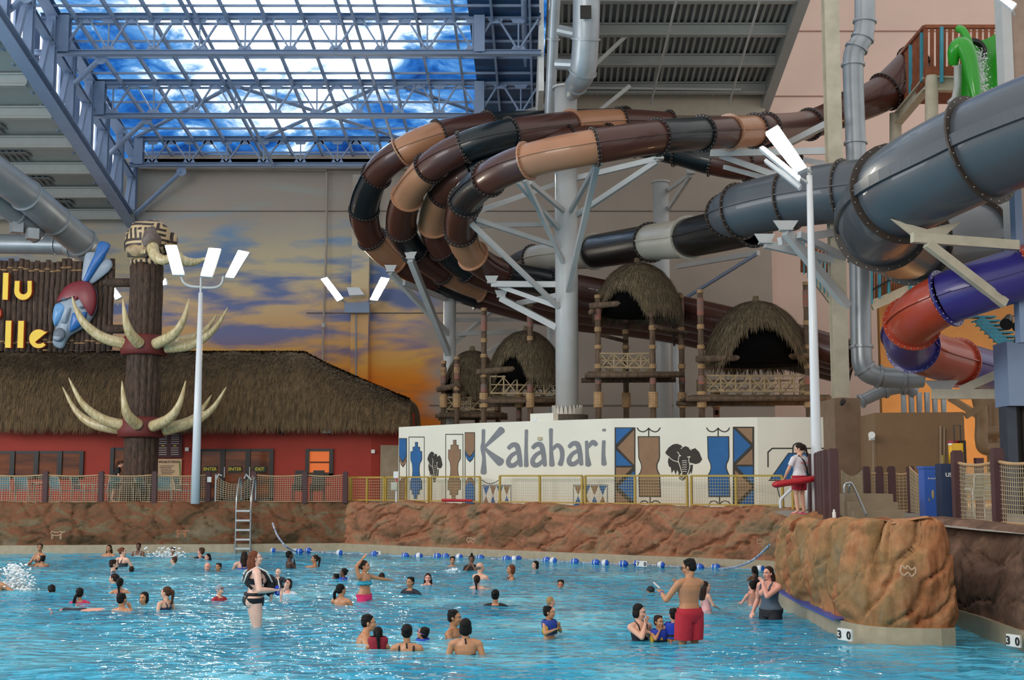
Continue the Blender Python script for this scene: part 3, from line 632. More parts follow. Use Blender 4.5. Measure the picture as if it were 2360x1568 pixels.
m_ivory = mat('tusk_ivory', 'd8c8a0', .35, col2='a8925f', vs=4, stretch=(3, 3, .6), coat=.2)
m_maroon = mat('maroon_collar', '6e2a26', .6, var=.12)
YF = 50.0
xL = -45; xa, xb, xc = X(855, 3, YF), X(920, 3, YF), 0
ztop_ = P(500, 975, YF).z
struct('wall_restaurant', M().bb(xL, xa, YF, YF+.3, DZ-.03, ztop_+.4), m_red)
w = M(); w.prism([(0, DZ-.03), (1.75, DZ-.03), (1.75, ztop_+.4), (0, ztop_+.4)], (xa, YF, 0), Vector((.93, .36, 0)), (0, 0, 1), -.3); struct('wall_restaurant_return', w, m_red)
# roof
xr_, xE = X(700, 7.8, 55), X(944, 5.6, 49.6)
zR, zE, zB_ = P(0, 817, 55).z, P(0, 905, 49.2).z, P(0, 986, 49.2).z
xk = lambda px, y: (px-1180)/F*y*1.0
def zr_px(px): return zR if px < 700 else zR-(zR-zE)*((px-700)/245)**.9
def roofp(px, v):                            # v: 0 at the drooping edge, 1 at the ridge
    t = v*PI/2; y = 55-5.9*math.cos(t)**.8; z = zB_+(zr_px(px)-zB_)*math.sin(t)**.78
    return Vector((xk(px, y), y, z))
th = M(); rnd = random.Random(3)
th.grid(lambda u, v: (lambda p: (p.x, p.y, p.z+.05*fbm(p.x*1.1, v*5)+.02*fbm(p.x*7, v*22)))(roofp(-260+1205*u, v)), 260, 60)
th.grid(lambda u, v: tuple(roofp(945, 0).lerp(roofp(945, v), 1) if u < .5 else Vector((roofp(945, v).x, 55, roofp(945, 0).z+(roofp(945, v).z-roofp(945, 0).z)))), 1, 14)
for i in range(21000):
    px = -15+958*rnd.random(); v = rnd.random()**1.15; p = roofp(px, v); q = roofp(px, max(0, v-.05-.04*rnd.random())); w_ = .014+.03*rnd.random(); n = Vector((0, -math.cos(v*PI/2)-.2, math.sin(v*PI/2)+.2)).normalized()
    tip = q+n*(.03+.05*rnd.random())+Vector((rnd.uniform(-.08, .08), 0, 0))
    if v < .07: tip.z -= .10+.22*rnd.random()
    th.add([p-Vector((w_, 0, 0)), p+Vector((w_, 0, 0)), tip], [(0, 1, 2)])
T = thing('thatched_roof', (0, 52, zB_), 'long brown thatched roof over the red restaurant, its right end hipped', 'roof')
part('thatch', th, m_thatch, T)
rc = M().tube([roofp(q, 1)+Vector((0, 0, .02)) for q in range(-200, 950, 35)], .10, 8)
part('ridge_cap', rc, m_thatch, T)
# windows and doors in the facade
def opening(name, x0p, x1p, y0p, z0, mull, panes, label_pane=None, transom=None):
    z1 = P(0, y0p, YF).z; x0, x1 = X(x0p, z1, YF), X(x1p, z1, YF)
    T = struct(name, M().bb(x0, x1, YF-.05, YF-.01, z1-.1, z1), m_dark)
    for n_, (a, b, c, d) in enumerate([(x0, x1, z0, z0+.1), (x0, x0+.09, z0, z1), (x1-.09, x1, z0, z1)]+[(X(m_, z1, YF)-.06, X(m_, z1, YF)+.06, z0, z1) for m_ in mull]):
        part('window_frame', M().bb(a-.03, b+.03, YF-.1, YF-.01, c, d), m_dark, T)
    part('pane', M().bb(x0+.05, x1-.05, YF-.03, YF-.005, z0+.05, z1-.05), panes, T); return T
opening('window_3', -60, 193, 1040, DZ+.85, [-14, 31, 86, 140], m_pane); opening('window_4', 707, 767, 1035, DZ+.95, [], m_litpane); opening('window_5', 258, 300, 1032, DZ, [], m_pane)
wb = M(); z1 = P(0, 1050, YF).z
for k in range(3): wb.bb(X(715, z1, YF), X(762, z1, YF), YF-.035, YF-.03, z1-.3-k*.42, z1-.24-k*.42)
struct('window_blind_bars', wb, mat('window_bar_brown', '5a2c18', .8))  # three thin brown bars across the pane
d_ = opening('door_1', 458, 630, 1035, DZ, [515, 573], m_pane)
m_sign = mat('small_sign_green', '1c2c20', .6); m_yel = mat('sign_yellow', 'e8cf3a', .5)
def text(name, s, loc, size, mt, parent=None, rot=(PI/2, 0, 0), depth=.008, bold=.012):
    c = bpy.data.curves.new(name, 'FONT'); c.body = s; c.size = size; c.extrude = depth; c.align_x = 'CENTER'; c.align_y = 'CENTER'; c.offset = bold*size
    tmp = bpy.data.objects.new('tmp', c); me = bpy.data.meshes.new_from_object(tmp); bpy.data.objects.remove(tmp)
    o = bpy.data.objects.new(name, me); me.materials.clear(); me.materials.append(mt); link(o, parent)
    off = ORG[parent.name] if parent else Vector((0, 0, 0)); o.location = Vector(loc)-off; o.rotation_euler = rot; ORG[o.name] = Vector(loc); return o
for px, s in ((486, 'ENTER'), (543, 'ENTER'), (600, 'EXIT')):
    z = P(0, 1082, YF).z; c = Vector((X(px, z, YF), YF-.09, z))
    T = thing('door_sign', c, {486: 'yellow ENTER sign on the left glass door', 543: 'yellow ENTER sign on the middle glass door', 600: 'yellow EXIT sign on the right glass door'}[px], 'sign', 'door signs')
    part('board', M().box(c, (.5, .03, .24)), m_sign, T); text('lettering', s, c-Vector((0, .03, .0)), .17, m_yel, T)
x0 = X(877, 3, 50.6)
dd = struct('door_2', M().prism([(0, DZ), (1.0, DZ), (1.0, DZ+2.15), (0, DZ+2.15)], (X(876, 3, YF)+.0, YF+.05, 0), Vector((.93, .36, 0)), (0, 0, 1), .06), mat('beige_door', 'a3937c', .6))
dh = struct('door_handles', M().bb(X(518, 3, YF), X(520, 3, YF), YF-.12, YF-.06, DZ+.9, DZ+1.3).bb(X(576, 3, YF), X(578, 3, YF), YF-.12, YF-.06, DZ+.9, DZ+1.3), m_steelw)
# menu boards
m_menu = mat('menu_board_maroon', '4a2428', .6); m_menuc = mat('menu_board_cream', 'd8b890', .7, var=.05); m_white = mat('white_paint', 'e4e4e0', .6, var=.03)
z = P(0, 1022, 49.6).z; c = Vector((X(391, z, 49.93), 49.95, z))
T = thing('menu_board', c, 'dark menu board with yellow headings beside the carved tree trunk', 'menu board')
part('board', M().box(c, (.98, .05, 1.1)), m_menu, T)
tm = M(); ty = M()
for cx in (-.23, .23):
    for k, n_ in enumerate((9,)):
        for i in range(11):
            zz = .42-i*.085
            (ty if i in (0, 6) else tm).box((c.x+cx-.02, 49.915, z+zz), (.12 if i in (0, 6) else .30, .01, .035 if i in (0, 6) else .018))
part('menu_lines', tm, m_white, T); part('menu_headings', ty, m_yel, T)
z = P(0, 1094, 49.4).z; c = Vector((X(389, z, 49.9), 49.93, z))
T = thing('menu_poster', c, 'cream pizza poster with small print, right of the tree trunk', 'poster')
part('board', M().box(c, (.96, .05, 1.2)), m_menuc, T); text('heading', 'SPECIALTY PIZZAS', c+Vector((0, -.03, .48)), .1, m_menu, T)
tm = M()
for i in range(14): tm.box((c.x-.08+.05*math.sin(i*5), 49.90, z+.33-i*.062), (.55-.2*((i*7) % 3)/3, .008, .018))
part('print_lines', tm, m_menu, T); part('green_sprig', M().tube([(c.x+.4, 49.89, z+.5), (c.x+.44, 49.89, z), (c.x+.4, 49.89, z-.4)], .02, 5), mat('sprig_green', '5a8a3a'), T)
solo('wall_speaker', M().prism([(-.16, 0), (-.18, .22), (-.1, .36), (.1, .36), (.18, .22), (.16, 0)], P(755, 999, 49.85)-Vector((0, .1, 0)), (1, 0, 0), (0, 0, 1), .2), m_duct, 'grey wall speaker under the thatch right of the doors', 'speaker')
solo('door_closer_box', M().box(P(431, 1036, YF-.06), (.14, .08, .14)), m_white, 'small white call box on the red wall left of the doors', 'box')
solo('alarm_box', M().box(P(860, 1041, YF-.02), (.14, .1, .14)), m_white, 'small white box on the red wall near the beige door', 'box')
solo('wall_hook', M().tube([P(640, 995, YF-.02), P(650, 1000, YF-.35), P(660, 990, YF-.3)], .05, 6), m_dark, 'dark bullet camera under the thatched eave', 'camera')
# ---- log sign panel
YS = 47.6
T = thing('log_sign', P(128, 812, YS), 'log panel sign with yellow letters left of the carved tree trunk', 'sign')
rnd = random.Random(8)
for i in range(26):
    px = -58+i*12.4; a, b = P(px, 600+rnd.uniform(-4, 6), YS), P(px, 810+rnd.uniform(-5, 4), YS); a.x = b.x
    r = .098+rnd.random()*.012; pts = [b.lerp(a, k/6)+Vector((rnd.uniform(-.015, .015), rnd.uniform(-.02, .02), 0)) for k in range(7)]
    lg = part('log', M().tube(pts, [r*rnd.uniform(.9, 1.05) for _ in range(7)], 9), m_log, T, True)
    part('binding', M().cyl((a.x, a.y, a.z-.38), r+.02, .06, 10), mat('rope_binding', '8a6a48', .9), lg)
    part('binding', M().cyl((b.x, b.y, b.z+.32), r+.02, .06, 10), MATS['rope_binding'], lg)
part('back_rail', M().bb(P(-60, 0, YS).x, P(250, 700, YS).x, YS+.1, YS+.22, P(0, 655, YS).z, P(0, 645, YS).z), m_log, T)
for py in (652, 759): part('tie_log', M().tube([P(240, py, YS), P(318, py, YS-.2)], .17, 9), m_log, T, True)
Z3 = lambda pl: [(q[0]/5.407, 540+q[1]/5.407) for q in pl]
m_orange = mat('letter_orange_side', 'b8441c', .5); m_ly = mat('letter_yellow_face', 'e8bf25', .45, var=.05)
def letter3d(poly, cf=m_ly):
    p = Z3(poly); pts = [P(x, y, YS-.3) for x, y in p]; o = pts[0]
    bd = M().prism([(q.x-o.x, q.z-o.z) for q in pts], o+Vector((0, .16, 0)), (1, 0, 0), (0, 0, 1), .15); L_ = part('letter', bd, m_orange, T)
    part('letter_face', M().prism(shrink([(q.x-o.x, q.z-o.z) for q in pts], .012), o+Vector((0, .01, 0)), (1, 0, 0), (0, 0, 1), .03), cf, L_)
letter3d([(38, 480), (112, 480), (100, 822), (28, 818)])
letter3d([(70, 1076), (148, 1076), (138, 1420), (60, 1418)]); letter3d([(226, 1078), (304, 1078), (294, 1422), (214, 1420)])
arc = lambda cx, cy, r, a0, a1, n=12: [(cx+r*math.cos(math.radians(a0+(a1-a0)*i/n)), cy+r*math.sin(math.radians(a0+(a1-a0)*i/n))) for i in range(n+1)]
letter3d([(183, 580), (250, 580)]+arc(293, 700, 48, 180, 0)+[(340, 580), (400, 580)]+arc(288, 712, 112, 0, 180))
letter3d(arc(482, 1305, 120, -50, -320, 20)+arc(490, 1305, 62, -320, -225, 8)+[(444, 1344), (600, 1215)])
letter3d(arc(-75, 985, 92, -60, 60)+arc(-75, 985, 40, 60, -60), m_orange)
# carved mask on the sign
def inflate(m, poly, o, ux, uy, nn, h, rings=(1, .96, .86, .7, .5, .25, .02)):
    cx = sum(p[0] for p in poly)/len(poly); cy = sum(p[1] for p in poly)/len(poly); vs = []
    n = len(poly)
    for k in rings:
        hh = h*math.sqrt(max(0, 1-k*k))
        vs += [o+ux*(cx+(x-cx)*k)+uy*(cy+(y-cy)*k)+nn*hh for x, y in poly]
    fs = [(i*n+j, i*n+(j+1) % n, (i+1)*n+(j+1) % n, (i+1)*n+j) for i in range(len(rings)-1) for j in range(n)]
    fs += [tuple(range((len(rings)-1)*n, len(rings)*n)), tuple(range(n-1, -1, -1))]
    return m.add(vs, fs)
KT = thing('carved_mask', P(180, 806, YS-.4), 'painted wooden mask in blue, grey and red hung on the log sign', 'mask')
def mk(name, poly, mt, h, off, parent=KT, sm=True):
    p = [P(x, y, YS-.25) for x, y in Z3(poly)]; p2 = [(q.x, q.z) for q in p]; s = spline([q for q in p2+p2[:1]], 3)[:-1]
    return part(name, inflate(M(), s, Vector((0, YS-.2-off, 0)), Vector((1, 0, 0)), Vector((0, 0, 1)), Vector((0, -1, 0)), h), mt, parent, sm)
m_mg = mat('mask_grey', '8e9aa8', .35, var=.08); m_mb = mat('mask_blue', '2f66a8', .3, var=.12); m_mr = mat('mask_red', '7c2c34', .35, var=.1); m_ml = mat('mask_light_blue', '6a9ccc', .3)
mk('plume', [(1010, 560), (1040, 330), (1075, 230), (1190, 222), (1240, 260), (1300, 290), (1390, 330), (1390, 420), (1290, 520), (1120, 640), (1050, 640)], m_mg, .12, .02)
mk('spike', [(1020, 650), (1110, 420), (1190, 250), (1240, 110), (1300, 92), (1385, 140), (1340, 250), (1250, 400), (1060, 665)], m_mb, .16, .12)
fc = mk('face', [(1000, 590), (1120, 600), (1205, 700), (1215, 850), (1190, 980), (1080, 1150), (880, 1270), (800, 1410), (730, 1430), (655, 1380), (660, 1290), (690, 1150), (700, 950), (740, 790), (860, 640)], m_mg, .35, .0)
mk('brow_cap', [(1000, 585), (1120, 600), (1205, 700), (1220, 860), (1180, 1000), (1130, 1010), (1120, 800), (1070, 780), (970, 860), (930, 800), (920, 695), (850, 730), (730, 860), (740, 780), (850, 640)], m_mr, .25, .17)
mk('cheek', [(700, 1160), (675, 1060), (700, 900), (760, 865), (855, 900), (820, 1020), (760, 1110)], m_ml, .2, .2)
mk('cheek', [(890, 1230), (900, 1060), (925, 960), (1050, 980), (1110, 985), (1060, 1120), (960, 1200)], m_mb, .15, .24)
mk('nose', [(890, 930), (925, 940), (870, 1120), (800, 1120), (800, 1095)], m_mg, .2, .3); mk('mouth', [(700, 1215), (770, 1175), (835, 1205), (840, 1290), (770, 1350), (690, 1320)], mat('mask_mouth', '5d6572', .5), .1, .3)
mk('chin_plate', [(705, 1275), (800, 1290), (770, 1340), (700, 1320)], m_mg, .08, .36)
for ex, ey in ((830, 820), (1050, 925)): mk('eyelid', [(ex-35, ey), (ex, ey-18), (ex+35, ey), (ex, ey+20)], MATS['mask_mouth'], .05, .36)
# ---- carved totem with tusks
YT = 47.0; xt = X(324, 3, YT); T = thing('tusk_totem', (xt, YT, DZ), 'tall carved log totem with two rings of ivory tusks and a skull head', 'totem')
zt2 = P(0, 614, YT).z; lgs = 15
tr_ = M()
for i in range(lgs):
    a = 2*PI*i/lgs; cx, cy = xt+.46*math.cos(a), YT+.46*math.sin(a); rr = random.Random(i)
    pts = [(cx+rr.uniform(-.02, .02), cy+rr.uniform(-.02, .02), DZ+(zt2-DZ+rr.uniform(-.1, .12)*(k == 14))*k/14) for k in range(15)]
    part('trunk_log', M().tube(pts, [.155+rr.uniform(-.012, .012) for _ in range(15)], 9), m_log, T, True)
part('trunk_core', M().cyl((xt, YT, DZ), .42, zt2-DZ-.05, 16), m_log, T)
for py in (795, 984):
    zc = P(0, py, YT).z; part('collar', M().tube([(xt, YT, zc-.4), (xt, YT, zc-.36), (xt, YT, zc-.1), (xt, YT, zc+.25), (xt, YT, zc+.34), (xt, YT, zc+.36)], [.74, .84, .86, .76, .66, .55], 26), m_maroon, T, True)
tusks = [[(290, 793, 46.6), (237, 778, 46.4), (197, 748, 46.2), (176, 714, 46.1), (166, 683, 46)], [(322, 793, 46.2), (300, 768, 45.7), (289, 734, 45.5), (283, 687, 45.6)], [(359, 793, 46.2), (400, 771, 45.7), (424, 734, 45.5), (436, 687, 45.6)], [(383, 801, 46.6), (441, 795, 46.4), (492, 761, 46.3), (525, 709, 46.3)], [(400, 790, 47.6), (450, 778, 48.2), (478, 755, 48.4), (500, 725, 48.5)],
         [(288, 982, 46.6), (237, 967, 46.4), (190, 930, 46.2), (158, 871, 46.1)], [(282, 990, 47.2), (217, 978, 47.3), (176, 948, 47.4), (144, 892, 47.4)], [(319, 981, 46.2), (295, 958, 45.7), (286, 927, 45.5), (281, 878, 45.6)], [(352, 983, 46.2), (390, 965, 45.7), (414, 930, 45.5), (428, 878, 45.6)], [(378, 992, 46.6), (441, 975, 46.4), (488, 944, 46.3), (522, 892, 46.3)], [(400, 985, 47.6), (440, 970, 48.2), (465, 945, 48.4), (488, 910, 48.5)]]
for tk in tusks:
    p = spline([tuple(P(*q)) for q in tk], 7); n = len(p); part('tusk', M().tube(p, [.2*(1-(i/(n-1))**1.7)+.012 for i in range(n)], 12), m_ivory, T, True)
# skull head: carved maze relief on cream
m_maze = bpy.data.materials.new('maze_carved_skull'); m_maze.use_nodes = True; nt = m_maze.node_tree; b = nt.nodes['Principled BSDF']; b.inputs['Roughness'].default_value = .6
tc = N('ShaderNodeTexCoord', nt); L = nt.links.new
sc_ = N('ShaderNodeVectorMath', nt, operation='SCALE'); sc_.inputs['Scale'].default_value = 2.6; L(tc.outputs['Object'], sc_.inputs[0])
fo = N('ShaderNodeVectorMath', nt, operation='FLOOR'); L(sc_.outputs[0], fo.inputs[0]); wn = N('ShaderNodeTexWhiteNoise', nt); L(fo.outputs[0], wn.inputs['Vector'])
fr2 = N('ShaderNodeVectorMath', nt, operation='FRACTION'); L(sc_.outputs[0], fr2.inputs[0]); sx = N('ShaderNodeSeparateXYZ', nt); L(fr2.outputs[0], sx.inputs[0])
gt = N('ShaderNodeMath', nt, operation='GREATER_THAN'); gt.inputs[1].default_value = .5; L(wn.outputs['Value'], gt.inputs[0])
mxx = N('ShaderNodeMix', nt); L(gt.outputs[0], mxx.inputs[0]); L(sx.outputs['X'], mxx.inputs[2]); L(sx.outputs['Z'], mxx.inputs[3])
k3 = N('ShaderNodeMath', nt, operation='MULTIPLY'); k3.inputs[1].default_value = 2; L(mxx.outputs[0], k3.inputs[0]); k4 = N('ShaderNodeMath', nt, operation='FRACT'); L(k3.outputs[0], k4.inputs[0])
rr_ = ramp(nt, [(.46, hx('c8ae88')), (.52, hx('3c322c'))]); L(k4.outputs[0], rr_.inputs[0]); L(rr_.outputs[0], b.inputs['Base Color'])
h = P(342, 553, YT); hd = M()
def lump(c, r, s):
    m = M().ell(c, r, 40, 26); c = Vector(c); m.v = [tuple(c+(Vector(v)-c)*(1+.16*fbm(v[0]*2.1, v[2]*2.1, v[1]*2.1+s, 3))) for v in m.v]; return m
hh = part('skull', lump(h, (.86, .78, .74), 1), m_maze, T, True)
part('ear_ridge', lump(h+Vector((-.55, .1, -.15)), (.36, .3, .5), 2), m_maze, T, True); part('ear_ridge', lump(h+Vector((.7, .2, -.05)), (.34, .3, .42), 3), m_maze, T, True)
m_bone = mat('carved_bone', 'c0a67e', .55, col2='8a7358', vs=5, bump=.5)
part('face_plate', lump(h+Vector((.25, -.45, -.05)), (.38, .45, .5), 4), mat('carved_grey_face', '7d6f66', .5, col2='5a4c46', vs=4), T, True)
part('cheek_bone', lump(h+Vector((-.2, -.42, -.5)), (.45, .4, .28), 5), m_bone, T, True); part('jaw', lump(h+Vector((.0, -.1, -.86)), (.62, .5, .2), 6), m_maze, T, True)
for i in range(6): part('tooth', M().box(h+Vector((-.34+i*.085, -.72+.0*i, -.58)), (.07, .1, .14)), m_ivory, T)
part('mouth_hollow', M().box(h+Vector((-.2, -.62, -.66)), (.72, .12, .2)), m_dark, T)
for tk in ([(352, 569, 46.1), (358, 590, 45.8), (380, 600, 45.6), (400, 585, 45.5), (408, 565, 45.5)], [(395, 575, 46.6), (420, 600, 46.4), (450, 604, 46.3), (478, 594, 46.2)]):
    p = spline([tuple(P(*q)) for q in tk], 7); n = len(p); part('head_tusk', M().tube(p, [.2*(1-(i/(n-1))**2)+.02 for i in range(n)], 12), m_ivory, T, True)
# ---- columns, ducts, arms
def X0(px, py, Y): return P(px, py, Y).x
def bars(T, lst, name='arm', w=.13, mt=None):
    for (a, b, Ya, Yb, *r) in lst: part(name, M().bar(P(*a, Ya), P(*b, Yb), r[0] if r else w, (r[0] if r else w)*1.25), mt or m_steelw, T)
def saddle(T, px, py, Y, w=.5):
    c = P(px, py, Y); part('saddle_plate', M().prism([(-w/2, .16), (-w/4, -.1), (w/4, -.1), (w/2, .16)], c+Vector((0, .02, .1)), (1, 0, 0), (0, 0, 1), .05), m_steelw, T); part('end_plate', M().box(c, (.34, .3, .05)), m_steelw, T)
xc = X0(1307, 900, 46)
T = thing('slide_column', (xc, 46, DZ), 'thick white central column with a fan of struts holding the brown slides', 'column')
part('shaft', M().cyl((xc, 46, DZ), .415, P(0, 202, 46).z-DZ, 30), m_steelw, T, True)
part('top_flange', M().cyl((xc, 46, P(0, 202, 46).z-.06), .5, .08, 30), m_steelw, T)
bars(T, [((1070, 500), (1287, 708), 43.2, 45.7), ((1096, 506), (1290, 570), 43.4, 45.7), ((1096, 520), (1280, 517), 44, 46), ((1099, 488), (1280, 424), 43.4, 46), ((1209, 414), (1298, 604), 42.5, 45.6), ((1221, 420), (1298, 485), 42.8, 45.6), ((1191, 418), (1289, 528), 43, 45.8),
         ((1376, 381), (1309, 668), 40, 45.6, .17), ((1371, 387), (1316, 485), 40.2, 45.6), ((1328, 411), (1520, 365), 46, 43.5, .15), ((1326, 498), (1515, 372), 46, 43.6, .15), ((1133, 655), (1282, 656), 46.6, 46, .17), ((1151, 660), (1287, 708), 46.8, 45.8), ((1155, 688), (1284, 755), 47.6, 45.9, .18), ((1194, 700), (1284, 682), 48, 46, .16)])
for s in ((1070, 497, 43.2), (1376, 379, 40), (1133, 652, 46.6), (1155, 685, 47.6), (1518, 366, 43.5)): saddle(T, *s)
cr_ = M()
for i in range(22): a = 2*PI*i/22; cr_.prism([(-.07, 0), (-.05, .2), (0, .34), (.05, .2), (.07, 0)], (xc+.5*math.cos(a), 46+.5*math.sin(a), P(0, 957, 46).z), (-math.sin(a), math.cos(a), 0), (0, 0, 1), .05)
part('spiked_collar', cr_, mat('pale_spike', 'c8c4b8', .6), T); part('plinth', M().cyl((xc, 46, DZ), .75, P(0, 957, 46).z-DZ, 24), mat('dark_plinth', '4f463c', .8), T)
def column(px, y0, y1, Y, r, label, arms=(), sad=(), group=None, zb=DZ):
    x = X0(px, y1, Y); T = thing('support_column', (x, Y, zb), label, 'column', group); part('shaft', M().cyl((x, Y, zb), r, P(0, y0, Y).z-zb, 22), m_steelw, T, True)
    part('cap', M().cyl((x, Y, P(0, y0, Y).z-.04), r+.06, .06, 22), m_steelw, T); bars(T, arms)
    for s in sad: saddle(T, *s)
    return T
column(1036, 668, 830, 53.5, .26, 'white column with struts under the leftmost slide curves', [((946, 598), (1033, 815), 48.6, 53.3, .22), ((900, 628), (1032, 770), 50.6, 53.3, .18), ((930, 652), (1034, 692), 51, 53.4, .16), ((1048, 694), (1160, 697), 53.5, 54.5), ((1048, 738), (1265, 736), 53.5, 57), ((1048, 770), (1190, 765), 53.5, 55, .15), ((1048, 790), (1170, 690), 53.5, 56), ((1048, 860), (1240, 742), 53.5, 56, .15)], [(946, 596, 48.6), (900, 626, 50.6)])
column(1529, 420, 950, 56, .36, 'white column standing behind the middle thatched hut', [((1538, 440), (1590, 402), 56, 52), ((1538, 485), (1592, 404), 56, 52)], [(1592, 400, 52)])
column(1560, 745, 950, 57.5, .16, 'thin white pipe column beside the column behind the middle hut')
column(1272, 640, 960, 57, .2, 'slim grey column just left of the thick central column')
solo('slide_strut', M().bar(P(1560, 615, 55), P(1748, 583, 50), .16, .2), m_steelw, 'pale strut under the black and white slide, upper one', 'strut', 'struts under the black and white slide')
solo('slide_strut', M().bar(P(1575, 690, 55), P(1745, 585, 50), .1, .12), m_steel, 'thin strut under the black and white slide, lower one', 'strut', 'struts under the black and white slide')
def duct(pts, label, rings=(), name='air_duct', n=24, extra=None, col=None):
    s = spline([tuple(P(q[0], q[1], q[2]))+(q[3]*q[2]/F,) for q in pts], 8); T = thing(name, s[-1][:3], label, 'duct')
    part('pipe', M().tube([q[:3] for q in s], [q[3] for q in s], n), col or m_duct, T, True)
    for i in range(0, len(s)-1, 8):
        a, b = Vector(s[i][:3]), Vector(s[i+1][:3]); part('joint_ring', M().ring(a, b-a, s[i][3]+.05, s[i][3]-.02, .07), m_duct, T)
    return T
duct([(-60, 362, 46, 40), (60, 450, 49, 38), (130, 510, 51, 36), (190, 560, 52.5, 34), (200, 575, 52.8, 30), (170, 572, 53, 24), (130, 565, 53.2, 23), (-60, 562, 53.5, 23)], 'large galvanised duct sloping down at left and turning level above the log sign')
T = duct([(-60, 432, 48, 21), (40, 500, 50, 21), (88, 545, 51, 20)], 'smaller galvanised duct with two square outlets below the large sloping duct')
for px, py in ((38, 525), (74, 540)): part('outlet', M().box(P(px, py, 50), (.42, .5, .42), .6), m_duct, T)
T = duct([(1352, -30, 43, 33), (1350, 90, 43.5, 32), (1343, 165, 44, 31), (1328, 196, 44.6, 24), (1318, 215, 45.4, 18)], 'large round duct hanging at the top centre above the central column')
part('grille', M().box(P(1350, 28, 42.5), (.38, .1, .45)), m_dark, T); part('branch', M().tube([P(1335, 80, 43.6), P(1290, 70, 44)], .2, 12), m_duct, T); part('branch', M().tube([P(1330, 150, 44), P(1284, 148, 44.4)], .2, 12), m_duct, T)
duct([(1281, -30, 46, 14), (1275, 90, 46.8, 13.5), (1266, 280, 48, 12.5)], 'slimmer round duct running down beside the large one at the top centre')
T = duct([(1993, -40, 37.4, 24), (1993, 50, 37.4, 24), (1988, 88, 37.4, 24), (1974, 112, 37.4, 24), (1966, 150, 37.4, 24), (1972, 330, 37.4, 23.5), (1981, 600, 37.2, 24), (1985, 800, 37, 24), (1993, 850, 37, 24), (2025, 868, 37, 24), (2080, 872, 37, 24), (2125, 870, 37, 24)], 'tall vertical galvanised duct at right with an elbow at its foot')
xk = X0(1937, 900, 36.5); T = thing('wall_column', (xk, 36.5, DZ), 'cream steel column beside the tall vertical duct at right', 'column')
part('shaft', M().ibeam((xk, 36.5, P(0, 918, 36.5).z), (xk, 36.5, 17.5), .42, .42, (0, 1, 0)), mat('cream_steel', 'b8b09c', .5), T)
bars(T, [((1641, 354), (1928, 347), 43, 36.6, .16), ((1662, 359), (1797, 407), 43, 39, .14), ((1821, 329), (1928, 275), 41, 36.6, .16), ((1855, 369), (1930, 383), 40, 36.8, .13), ((1670, 385), (1770, 412), 44, 41, .12), ((1811, 534), (1953, 707), 35, 36.4, .2), ((1763, 563), (1930, 602), 36, 36.4, .17), ((1797, 556), (1924, 536), 35.4, 36.4, .17), ((1841, 541), (1943, 592), 35, 36.3, .15)])
saddle(T, 1811, 530, 35, .7); saddle(T, 1650, 350, 43, .6); saddle(T, 1763, 560, 36, .6)
part('plinth', M().bb(X0(1925, 1000, 35.6), X0(1985, 1000, 35.6), 35.6, 37.6, DZ, P(0, 918, 35.6).z), mat('tan_plinth', '7a6450', .85), T)
# ------------------------------------------------------------------ water slides
def smat(n, c, r=.34): return mat(n, c, r, var=.10, vs=.7, coat=.25)
C = {'brown': smat('slide_brown', '4a2a22'), 'tan': smat('slide_tan', 'a9795a'), 'black': smat('slide_dark_teal', '101c22'), 'cream': smat('slide_cream', 'b8b3a6'), 'ink': smat('slide_black', '0c0f12'),
     'grey': smat('slide_grey', '464e56', .4), 'purple': smat('slide_purple', '302a78'), 'orange': smat('slide_orange', 'a83c22'), 'green': smat('slide_green', '279a22', .25), 'terra': smat('slide_terracotta', '9a5f4c')}
m_flg = mat('flange_edge_dark', '241a18', .5); m_flgG = mat('flange_edge_bronze', '3a3029', .5)
m_bolt = mat('bolt_heads', 'b8b8b4', .4, .5)
def slide(label, pts, name='water_slide', R=.53, seam=.06, group=None, bolts=True, fl=None, sub=6, seamw=.035):
    """pts: (px, py, Y, colour[, radius]) at each flange; colour is that of the section that follows"""
    w = [tuple(P(p[0], p[1], p[2]))+((p[4] if len(p) > 4 else R),) for p in pts]
    s = spline(w, sub); T = thing(name, (w[-1][0], w[-1][1], w[-1][2]), label, 'water slide', group)
    for i in range(len(pts)-1):
        q = s[i*sub:(i+1)*sub+1]
        if i > 0: q = [s[i*sub-1]]*0+q
        m = M().tube([a[:3] for a in q], [a[3] for a in q], 28, cap=False); mt = C[pts[i][3]]
        tb = part('tube_section', m, mt, T, True)
        for sg in (-1, 1):
            sm = []; k = len(q)
            for j, a in enumerate(q):
                d = (Vector(q[min(j+1, k-1)][:3])-Vector(q[max(j-1, 0)][:3])).normalized(); _, sd, u = frame(d); sm.append(Vector(a[:3])+sd*sg*(a[3]+seam*.3))
            m2 = M()
            for j in range(k-1): m2.bar(sm[j], sm[j+1], seam, seamw)
            part('seam', m2, mt, tb)
    for i in range(len(pts)):
        j = min(i*sub, len(s)-1); c = Vector(s[j][:3]); d = Vector(s[min(j+1, len(s)-1)][:3])-Vector(s[max(j-1, 0)][:3]); r = s[j][3]
        f_ = part('flange', M().ring(c, d, r+seam*1.5, r-.02, .05), fl or (C[pts[max(i-1, 0)][3]] if pts[max(i-1, 0)][3] in ('tan', 'cream', 'orange', 'purple') else m_flg), T)
        if bolts:
            m = M(); d_, sd, u = frame(d)
            for k in range(26): a = 2*PI*k/26; pp = c+(sd*math.cos(a)+u*math.sin(a))*(r+seam*.9); m.bar(pp-d_*.045, pp+d_*.045, .022, .022)
            part('bolts', m, m_bolt, f_, kind='stuff')
    return T
gB = 'brown and tan tube slides'
